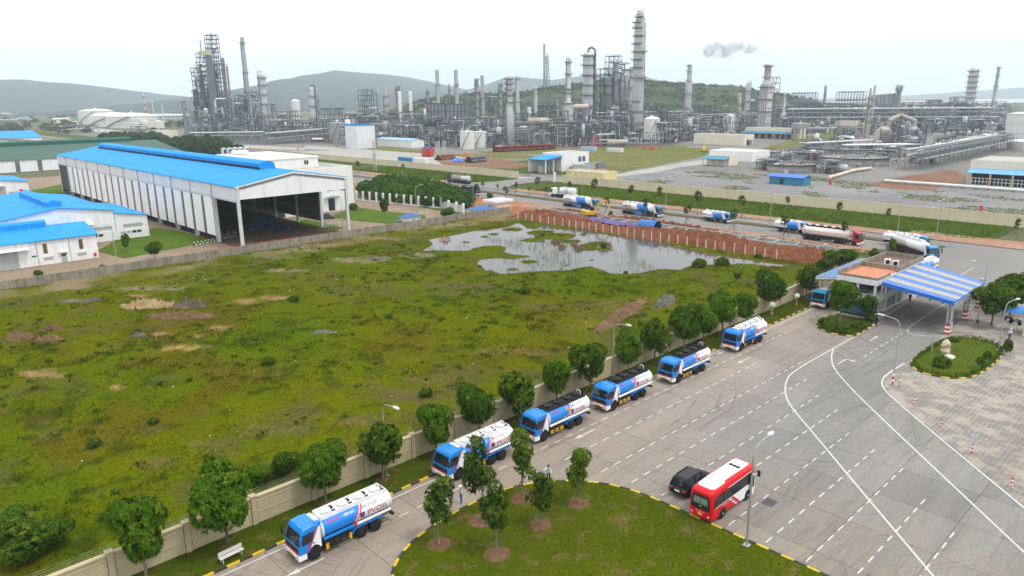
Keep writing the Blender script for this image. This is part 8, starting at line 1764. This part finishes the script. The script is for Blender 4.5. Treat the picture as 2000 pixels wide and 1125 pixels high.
# the long bank of red soil behind the pond
V=[];ys=np.arange(57,157.5,.45);us=np.linspace(0,1,22)
for y in ys:
    x0=146.2+.8*noise.noise(Vector((y*.08,1,0)));x1=157.6+1.2*noise.noise(Vector((y*.07,5,0)));hh=(2.0+.9*noise.noise(Vector((y*.06,9,0))))*min(1,(157-y)/3.,(y-57)/4.)
    if 108<y<134:hh*=.55+.45*abs(y-121)/13
    for u in us:
        e=math.sin(math.pi*min(1,max(0,u)))**.75;x=x0+(x1-x0)*u;nz=noise.fractal(Vector((x*.9,y*.9,2)),1.,2.1,5);V.append((x+.2*nz,y,max(-.06,hh*e*(1+.5*nz)+.22*nz*(e>.1)-.08*(1-e))))
m_=len(us);F=[(k*m_+j,(k+1)*m_+j,(k+1)*m_+j+1,k*m_+j+1) for k in range(len(ys)-1) for j in range(m_-1)]
struct(link('soil_bank',fastmesh('soil_bank',V,F,soil,smooth=False)))
heap('soil_heap','red soil ridge along the avenue side of the drain channel',0,0,40,4,1.0,soil,math.pi/2,30,loc=(166.5,118),z=.1);heap('soil_heap','red soil ridge near the gate lodge end of the drain',0,0,24,5,.9,soil,math.pi/2,31,loc=(166,146),z=.1)
q=MB();q.box(-.09,-.09,-.3,.09,.09,2.3);pm=q.mesh('fence_post',M('concrete_post',(.58,.55,.50),.85,0,.12,2.,.3))
PY=[(1015,429),(1027,432),(1039,434),(1051,437),(1064,440),(1076,442),(1089,445),(1102,447),(1115,449),(1128,451),(1141,453),(1155,455),(1170,457),(1185,460),(1199,462),(1214,465),(1229,467),(1244,470),(1260,473),(1276,476),(1291,479),(1307,482),(1325,485),(1342,489),(1358,492),(1375,495),(1392,498),(1410,502),(1429,506),(1448,509),(1466,513),(1488,517)]
for i,(px,py) in enumerate(PY):
    y=P(px,py)[1];tag(link('fence_post',pm,None,(145.9,y,0),(0,0,RNG.uniform(-.2,.2))),f'white concrete fence post along the pond, {ORD[i+1] if i<30 else ("next to last" if i==30 else "last")} from the left','fence post','concrete posts along the soil bank')
ch=thing('drain_channel','open concrete drain channel under construction behind the soil bank','drain',(0,0,0));dc=M('channel_concrete',(.40,.39,.37),.85,0,.2,.5,.5,(.08,.08,.075))
for x,h in((159.2,1.0),(163.4,1.0)):
    for k in range(14):
        q=MB();q.box(x-.2,62+k*7+.04,-.1,x+.2,69+k*7-.04,h);q.build('channel_wall',dc,ch)
for k in range(20):
    q=MB();q.box(159.42,64+k*4.9,.7,163.18,64.25+k*4.9,.95);q.build('cross_beam',dc,ch)
q=MB();q.box(159.4,62,.09,163.2,160,.12);q.build('channel_floor',M('wet_floor',(.07,.07,.065),.3),ch)
def cloth(name,label,pts,mat,amp,seed):
    """loose sheet over a quad of ground"""
    a,b_,c_,d=[Vector((*p,0)) for p in pts];n,m=22,8;V=[]
    for i in range(n+1):
        for j in range(m+1):
            u,v=i/n,j/m;p=a.lerp(b_,u).lerp(d.lerp(c_,u),v);V.append((p.x,p.y,1.55+amp*noise.fractal(Vector((p.x*1.1,p.y*1.1,seed)),1,2,3)+.5*v))
    tag(link(name,fastmesh(name,V,[(i*(m+1)+j,(i+1)*(m+1)+j,(i+1)*(m+1)+j+1,i*(m+1)+j+1) for i in range(n) for j in range(m)],mat)),label,'tarpaulin')
cloth('tarpaulin','crumpled violet tarpaulin spread on the soil bank',[(152.,133.5),(151.5,113),(154.3,113),(154.8,133.5)],M('tarp_violet',(.10,.08,.24),.5,0,.3,1.,dirt=(.20,.08,.06)),.5,4)
X,Y=P(1226,447);V=[]
for i in range(15):
    for j in range(9):
        a=math.pi*j/8;V.append(((i/14-.5)*5.+.15*noise.noise(Vector((i,j,1))),-math.cos(a)*1.9*(1+.12*noise.noise(Vector((i*.5,j,7)))),math.sin(a)**.7*2.6*(1+.15*noise.noise(Vector((i*.4,j*.6,3))))))
o=tag(link('tarpaulin',fastmesh('tarpaulin',V,[(i*9+j,(i+1)*9+j,(i+1)*9+j+1,i*9+j+1) for i in range(14) for j in range(8)],M('tarp_blue',(.03,.14,.42),.45,0,.25,1.)),None,(153.5,109.5,.9),(0,0,1.57)),'bright blue tarpaulin covering a stack on the soil bank','tarpaulin')
# ---- lamps
lampm_=M('lamp_grey',(.40,.41,.42),.4,.5,.1,1.);lhead=M('lamp_head',(.62,.63,.63),.35,.1,.05,1.)
def lamp(label,px,py,top,az,arm=1.9,group='lamp posts round the yard',z=.1,red_base=False,double=False,loc=None):
    X,Y=loc or P(px,py);h=ZT(X,Y,top) if top else 9.;t=thing('street_lamp',label,'lamp post',(X,Y,z),az,group);q=MB();r=.10
    q.tube((0,0,0),(0,0,h-1.2),r,.065,8);q.box(-.25,-.25,0,.25,.25,.06)
    for s in((1,-1) if double else (1,)):
        pts=[(s*arm*.5*(1-math.cos(a)),0,h-1.2+1.0*math.sin(a)) for a in [k*math.pi/12 for k in range(7)]]
        pts=[(s*arm*.45*(1-math.cos(k*math.pi/12)),0,h-1.2+.95*math.sin(k*math.pi/12)) for k in range(7)]+[(s*arm,0,h-.1)];q.path(pts,.045,6)
    q.build('pole',lampm_,t)
    for s in((1,-1) if double else (1,)):
        g=MB();g.extr([(s*(arm-.1),-.07),(s*(arm+.2),-.17),(s*(arm+.65),-.13),(s*(arm+.75),0),(s*(arm+.65),.13),(s*(arm+.2),.17),(s*(arm-.1),.07)],h-.15,h-.02,'z');g.build('lamp_head',lhead,t)
    if red_base:
        for k in range(4):
            g=MB();g.lathe([(.14,k*.35),(.14,k*.35+.34)],(0,0,0),10);g.build('base_band',red if k%2==0 else rw,t)
    return t
lamp('lamp post by the dark tree left of the second lorry',755,930,783,-math.pi/2);lamp('lamp post behind the middle black-topped lorry',1197,735,628,-math.pi/2);lamp('lamp post beside the round white sign up the row',1478,600,531,-math.pi/2);lamp('tall lamp post in the foreground beside the bus',1458,1067,868,0.,2.2);lamp('lamp post with red and white foot at the plaza corner',1743,752,622,math.pi/2,red_base=True);lamp('lamp post on the oval island leaning over the plaza',1950,685,588,-.35,2.);lamp('lamp post behind the right end of the striped canopy',1922,560,512,math.pi/2,z=0);lamp('lamp post among the trees left of the blue canopy',1629,525,480,math.pi/2);lamp('thin lamp post on the lawn before the white workshop',229,515,436,math.pi);lamp('lamp post on the lawn before the office block',670,447,383,math.pi);lamp('lamp post near the picket fence in the factory yard',814,425,362,0);lamp('lamp post at the factory entrance by the lodge',925,413,363,math.pi)
for i,(px,py,tp) in enumerate(((787,353,322),(884,375,312),(998,378,323),(1137,382,334),(1300,402,346),(1503,440,381),(1753,452,383),(1828,467,391),(1912,416,364))):
    lamp(f'double-armed lamp post on the avenue, {ORD[i+1]} from the left',px,py,tp,0,1.6,'double lamps on the avenue',.12,double=True)
for i,(px,py,tp) in enumerate(sorted(((1090,330,285),(1290,322,270),(1443,345,290),(1553,362,300),(1710,375,330),(960,330,262),(1190,325,265),(1630,305,262),(840,300,262),(600,300,270),(700,300,265),(540,310,288)))):
    lamp(f'slim grey floodlight post in the refinery, {ORD[i+1]} from the left',px,py,tp,1.5,1.2,'floodlight posts in the refinery',0)
for i,(px,py,tp,l) in enumerate(((586,330,282,'double concrete power pole behind the office block roof'),(733,334,274,'tall double concrete power pole beside the avenue'))):
    X,Y=P(px,py);h=ZT(X,Y,tp);t=thing('power_pole',l,'power pole',(X,Y,0));q=MB()
    for s in(-.6,.6):q.tube((0,s*1.6,0),(0,s,h),.28,.18,6)
    q.build('pole',greyl,t);q=MB()
    for k in range(3):q.beam((-1.2,0,h-1-k*1.6),(1.2,0,h-1-k*1.6),.2)
    q.box(-.6,-1,h*.5,.6,1,h*.5+1);q.build('cross_arm',steel,t)
# ---- signs, posts, bench
def rwpost(t,h,r=.07,n=5,nm='post_band'):
    for k in range(n):
        g=MB();g.lathe([(r,h*k/n),(r,h*(k+1)/n)],n=8);g.build(nm,red if k%2==0 else rw,t)
for i,(px,py,l) in enumerate(((1507,618,'round white-backed road sign on a striped post left of the dark tree'),(1555,600,'round white-backed road sign on a striped post near the waiting cab'))):
    X,Y=P(px,py);t=thing('road_sign',l,'road sign',(X,Y,.1),.5);rwpost(t,1.5,.05);q=MB();q.lathe([(.02,-.02),(.42,-.02),(.42,.02),(.02,.02)],(0,0,1.85),18,0,'x');q.tube((0,0,1.4),(0,0,2.0),.03,n=6);q.build('disc',wp,t)
for i,(px,py,l) in enumerate(((1785,790,'red and white bollard nearest the plaza lamp post'),(1837,835,'second red and white bollard down the plaza edge'),(1975,952,'red and white bollard at the right edge of the picture'))):
    X,Y=P(px,py);t=thing('bollard',l,'bollard',(X,Y,.03),0,'striped bollards along the plaza edge');rwpost(t,.95,.09);q=MB();q.lathe([(.2,0),(.2,.05),(.02,.06)],n=10);q.build('base',kg,t)
X,Y=P(1898,885);t=thing('notice_board','grey square notice board on a striped post at the plaza edge','sign',(X,Y,.03),1.1);rwpost(t,1.0,.08);q=MB();q.box(-.03,-.45,1.1,.03,.45,1.9);q.box(-.035,-.47,1.48,.035,.47,1.52);q.box(-.035,-.02,1.1,.035,.02,1.9);q.tube((0,0,.9),(0,0,1.2),.04,n=6);q.build('board',M('board_grey',(.38,.42,.45),.5),t)
X,Y=P(1748,752);t=thing('bollard','striped stub post beside the plaza lamp post','bollard',(X-.2,Y-.55,.03),0,'striped bollards along the plaza edge');rwpost(t,.85,.09,4)
X,Y=P(453,1094);t=thing('bench','white slatted bench on the tree strip near the kerb','bench',(X,Y,.12),.08);bw_=M('bench_white',(.62,.60,.56),.6,0,.08,2.)
for s in(-.75,.75):
    q=MB();q.box(s-.04,-.2,0,s+.04,-.12,.45);q.box(s-.04,.15,0,s+.04,.23,.85);q.box(s-.04,-.2,.4,s+.04,.23,.45);q.build('leg',steel,t)
for k in range(3):
    q=MB();q.box(-.95,-.24+k*.15,.45,.95,-.12+k*.15,.49);q.build('seat_slat',bw_,t)
for k in range(2):
    q=MB();q.box(-.95,.12,.58+k*.17,.95,.16,.71+k*.17);q.build('back_slat',bw_,t)
# litter: pale stones thrown about the field and lawn
stn=[]
for i in range(3):
    q=MB();q.ball((0,0,0),.16,6);q.v=[(x*(1+.4*noise.noise(Vector((x*9,y*9,i)))),y*(1+.4*noise.noise(Vector((x*9,y*9,i+5)))),z*.6) for x,y,z in q.v];q.s=[False]*len(q.s);stn.append(q)
q=MB();rr=random.Random(8)
for i in range(300):
    x,y=rr.uniform(-5,146),rr.uniform(57,160)
    if noise.noise(Vector((x*.09,y*.09,4)))<.02 or inpoly(np.array([x]),np.array([y]),POND)[0]:continue
    s=rr.uniform(.3,1.0);b_=stn[i%3];q.add([(x+v[0]*s,y+v[1]*s,fz(x,y)+.04+v[2]*s) for v in b_.v],b_.f,0)
stuff(q.build('field_stones',M('pale_stone',(.46,.43,.38),.9,0,.3,3.)))
# ---- people
skin=M('skin',(.30,.17,.11),.6,0,.05,3.);shoe=M('dark_shoe',(.02,.02,.02),.6,0,.1,3.)
def person(label,px,py,rz,top,legs,pose='stand',hat=None,vest=None,loc=None,cat='person',z=.0,h=1.68):
    X,Y=loc or P(px,py);t=thing('person',label,cat,(X,Y,z),rz);t.scale=(h/1.7,)*3
    arm={'stand':((.24,0,1.12),(.27,.06,.86),(-.24,0,1.12),(-.27,.06,.86)),'point':((.42,.12,1.34),(.66,.2,1.42),(-.30,.05,1.14),(-.22,.22,.98)),'hips':((.33,-.06,1.14),(.20,.1,.98),(-.33,-.06,1.14),(-.20,.1,.98)),'walk':((.25,.14,1.14),(.26,.26,.93),(-.25,-.14,1.14),(-.26,-.2,.90)),'phone':((.26,.05,1.12),(.14,.24,1.22),(-.26,.05,1.12),(-.12,.24,1.2))}[pose]
    st_=.16 if pose=='walk' else 0
    J=[(0,0,.94,.15,.11),(0,.0,1.15,.145,.10),(0,0,1.36,.165,.105),(0,0,1.46,.07,.07),(0,.01,1.53,.055,.06),(0,.02,1.61,.085,.10),(0,.02,1.69,.07,.085),
       (.18,0,1.40,.065,.065),(*arm[0],.048,.048),(*arm[1],.035,.035),(arm[1][0]+.02,arm[1][1]+.07,arm[1][2]-.07 if pose!='point' else arm[1][2]+.02,.035,.02),
       (-.18,0,1.40,.065,.065),(*arm[2],.048,.048),(*arm[3],.035,.035),(arm[3][0]-.02,arm[3][1]+.07,arm[3][2]-.07,.035,.02),
       (.10,0,.86,.095,.095),(.11,st_*.6,.48,.068,.068),(.11,st_-.02,.08,.045,.05),(.12,st_+.12,.03,.04,.028),
       (-.10,0,.86,.095,.095),(-.11,-st_*.6,.48,.068,.068),(-.11,-st_-.04,.08,.045,.05),(-.12,-st_+.10,.03,.04,.028)]
    E=[(0,1),(1,2),(2,3),(3,4),(4,5),(5,6),(2,7),(7,8),(8,9),(9,10),(2,11),(11,12),(12,13),(13,14),(0,15),(15,16),(16,17),(17,18),(0,19),(19,20),(20,21),(21,22)]
    me=bpy.data.meshes.new('body');me.from_pydata([j[:3] for j in J],E,[]);o=bpy.data.objects.new('body',me);COL.objects.link(o)
    md=o.modifiers.new('s','SKIN');
    for v,j in zip(me.skin_vertices[0].data if me.skin_vertices else [],J):v.radius=(j[3],j[4])
    if not me.skin_vertices:
        bm=bmesh.new();bm.from_mesh(me);l=bm.verts.layers.skin.verify()
        for v,j in zip(bm.verts,J):v[l].radius=(j[3],j[4])
        bm.verts.ensure_lookup_table();bm.verts[0][l].use_root=True;bm.to_mesh(me);bm.free()
    else:me.skin_vertices[0].data[0].use_root=True
    o.modifiers.new('d','SUBSURF').levels=1
    dg=bpy.context.evaluated_depsgraph_get();nm=bpy.data.meshes.new_from_object(o.evaluated_get(dg));bpy.data.objects.remove(o);nm.name='body'
    nm.materials.clear()
    for m_ in(skin,top,legs,shoe):nm.materials.append(m_)
    for p in nm.polygons:
        c=p.center;k=0
        if c.z<.1:k=3
        elif c.z<.93 and abs(c.x)<.2:k=2
        elif c.z<1.47 and (abs(c.x)<.22 or c.z>1.02):k=1
        if pose=='point' and c.x>.56:k=0
        p.material_index=k;p.use_smooth=True
    link('body',nm,t)
    q=MB()
    for s in(-1,1):
        q.bx((s*.035,.115,1.635),(.022,.012,.012));q.lathe([(.005,-.012),(.022,0),(.005,.012)],(s*.092,.02,1.62),6,1,'x')
    q.bx((0,.125,1.60),(.022,.03,.04),1);q.bx((0,.115,1.565),(.05,.012,.01));q.build('face',[shoe,skin],t)
    for s in(-1,1):
        i=10 if s>0 else 14;q=MB();hx,hy,hz=J[i][:3]
        for k in range(4):q.tube((hx-.022+.015*k,hy+.01,hz),(hx-.026+.017*k,hy+.045+(.01 if k in(1,2) else 0),hz-.035),.0085,n=5)
        q.tube((hx-s*.03,hy-.01,hz),(hx-s*.055,hy+.02,hz-.015),.009,n=5);q.build('hand',skin,t)
    if hat is not None:
        q=MB();q.lathe([(.135,1.655),(.125,1.70),(.095,1.76),(.03,1.79),(.005,1.792)],(0,.02,0),14);q.extr([(-.10,.11),(.10,.11),(.07,.20),(-.07,.20)],1.655,1.675,'z');q.build('helmet',hat,t)
    else:
        q=MB();q.lathe([(.098,1.63),(.10,1.68),(.075,1.745),(.02,1.765),(.003,1.766)],(0,.0,0),12);q.build('hair',M('hair',(.012,.01,.009),.6),t)
    if vest is not None:
        q=MB();r=[(.205,.125,1.0),(.20,.125,1.2),(.205,.13,1.38),(.12,.10,1.45)];n=14;V=[(a*math.cos(2*math.pi*i/n),b_*math.sin(2*math.pi*i/n),z_) for a,b_,z_ in r for i in range(n)];q.add(V,[(k*n+i,k*n+(i+1)%n,(k+1)*n+(i+1)%n,(k+1)*n+i) for k in range(3) for i in range(n)],0,True);vo=q.build('vest',vest,t,fix=False)
        q=MB()
        for z_ in(1.08,1.22):
            V=[(.21*math.cos(2*math.pi*i/n),.135*math.sin(2*math.pi*i/n),z_+dz) for dz in(0,.05) for i in range(n)];q.add(V,[(i,(i+1)%n,n+(i+1)%n,n+i) for i in range(n)])
        q.build('reflective_band',wp,vo,fix=False)
    return t
bl=M('workwear_blue',(.03,.10,.33),.8,0,.1,3.);lb_=M('shirt_light_blue',(.20,.42,.62),.8,0,.1,3.);dk_=M('trousers_dark',(.018,.02,.028),.85,0,.1,3.);wh_=M('helmet_white',(.78,.78,.76),.35);vy=M('vest_yellow',(.62,.66,.03),.7,0,.05,3.);shw=M('shirt_white',(.7,.71,.72),.8,0,.05,3.)
person('person in white helmet and yellow vest over blue workwear standing on the lane',901,983,.6,bl,bl,'stand',wh_,vy);person('person in light shirt pointing an arm left beside the island trees',1071,941,2.6,shw,dk_,'point',None,lb_);person('person in dark clothes with yellow-green sleeve at the gatehouse corner',1711,638,-2.2,dk_,dk_,'hips',None,None);person('person in dark uniform standing under the canopy by the gatehouse wall',1776,593,2.,M('uniform_navy',(.05,.08,.14),.8),dk_,'phone',wh_,None,z=.14);person('person in light blue shirt walking on the plaza by the canopy leg',1908,635,.4,lb_,dk_,'walk',None,None);person('person in white helmet and light blue shirt with hands on hips',1971,663,2.5,M('shirt_pale_blue',(.5,.62,.72),.8),dk_,'hips',wh_,None);person('person in brown clothes walking on the pavement by the avenue',1731,491,1.,M('shirt_brown',(.20,.10,.05),.8),dk_,'walk',None,None)
# motorcycles and a seat under the trees on the right
def moto(label,px,py,rz):
    X,Y=P(px,py);t=thing('motorcycle',label,'motorcycle',(X,Y,.03),rz)
    for x in(-.62,.62):
        q=MB();q.lathe([(.2,-.05),(.29,-.04),(.30,0),(.29,.04),(.2,.05)],(x,0,.3),16,0,'y',cap=False);q.lathe([(.02,0),(.2,0)],(x,0,.3),10,0,'y',cap=False);q.build('wheel',rubber,t)
    q=MB();q.extr([(-.75,.62),(-.3,.45),(.2,.4),(.45,.75),(.3,.8),(.1,.55),(-.3,.72),(-.8,.78)],-.12,.12,'y');q.beam((.45,0,.85),(.62,0,.3),.07);q.build('body',M('moto_dark',(.05,.03,.035),.4),t);q=MB();q.box(-.7,-.12,.74,0,.12,.84);q.build('seat',rubber,t);q=MB();q.tube((.42,-.32,1.),(.42,.32,1.),.02,n=6);q.build('handlebar',steel,t)
for i,(px,py,l) in enumerate(((1968,628,'left dark motorcycle parked under the blue awning'),(1982,634,'right dark motorcycle parked under the blue awning'))):moto(l,px,py,1.+i*.3)
X,Y=P(1948,643);t=thing('chair','pale plastic chair under the big tree on the plaza','chair',(X,Y,.03),.7);q=MB();q.box(-.22,-.22,.42,.22,.22,.46);q.build('seat',wp,t);q=MB();q.box(-.22,.18,.46,.22,.22,.9);q.build('backrest',wp,t)
for a in(-.19,.19):
    for b_ in(-.19,.19):
        q=MB();q.box(a-.02,b_-.02,0,a+.02,b_+.02,.42);q.build('leg',wp,t)
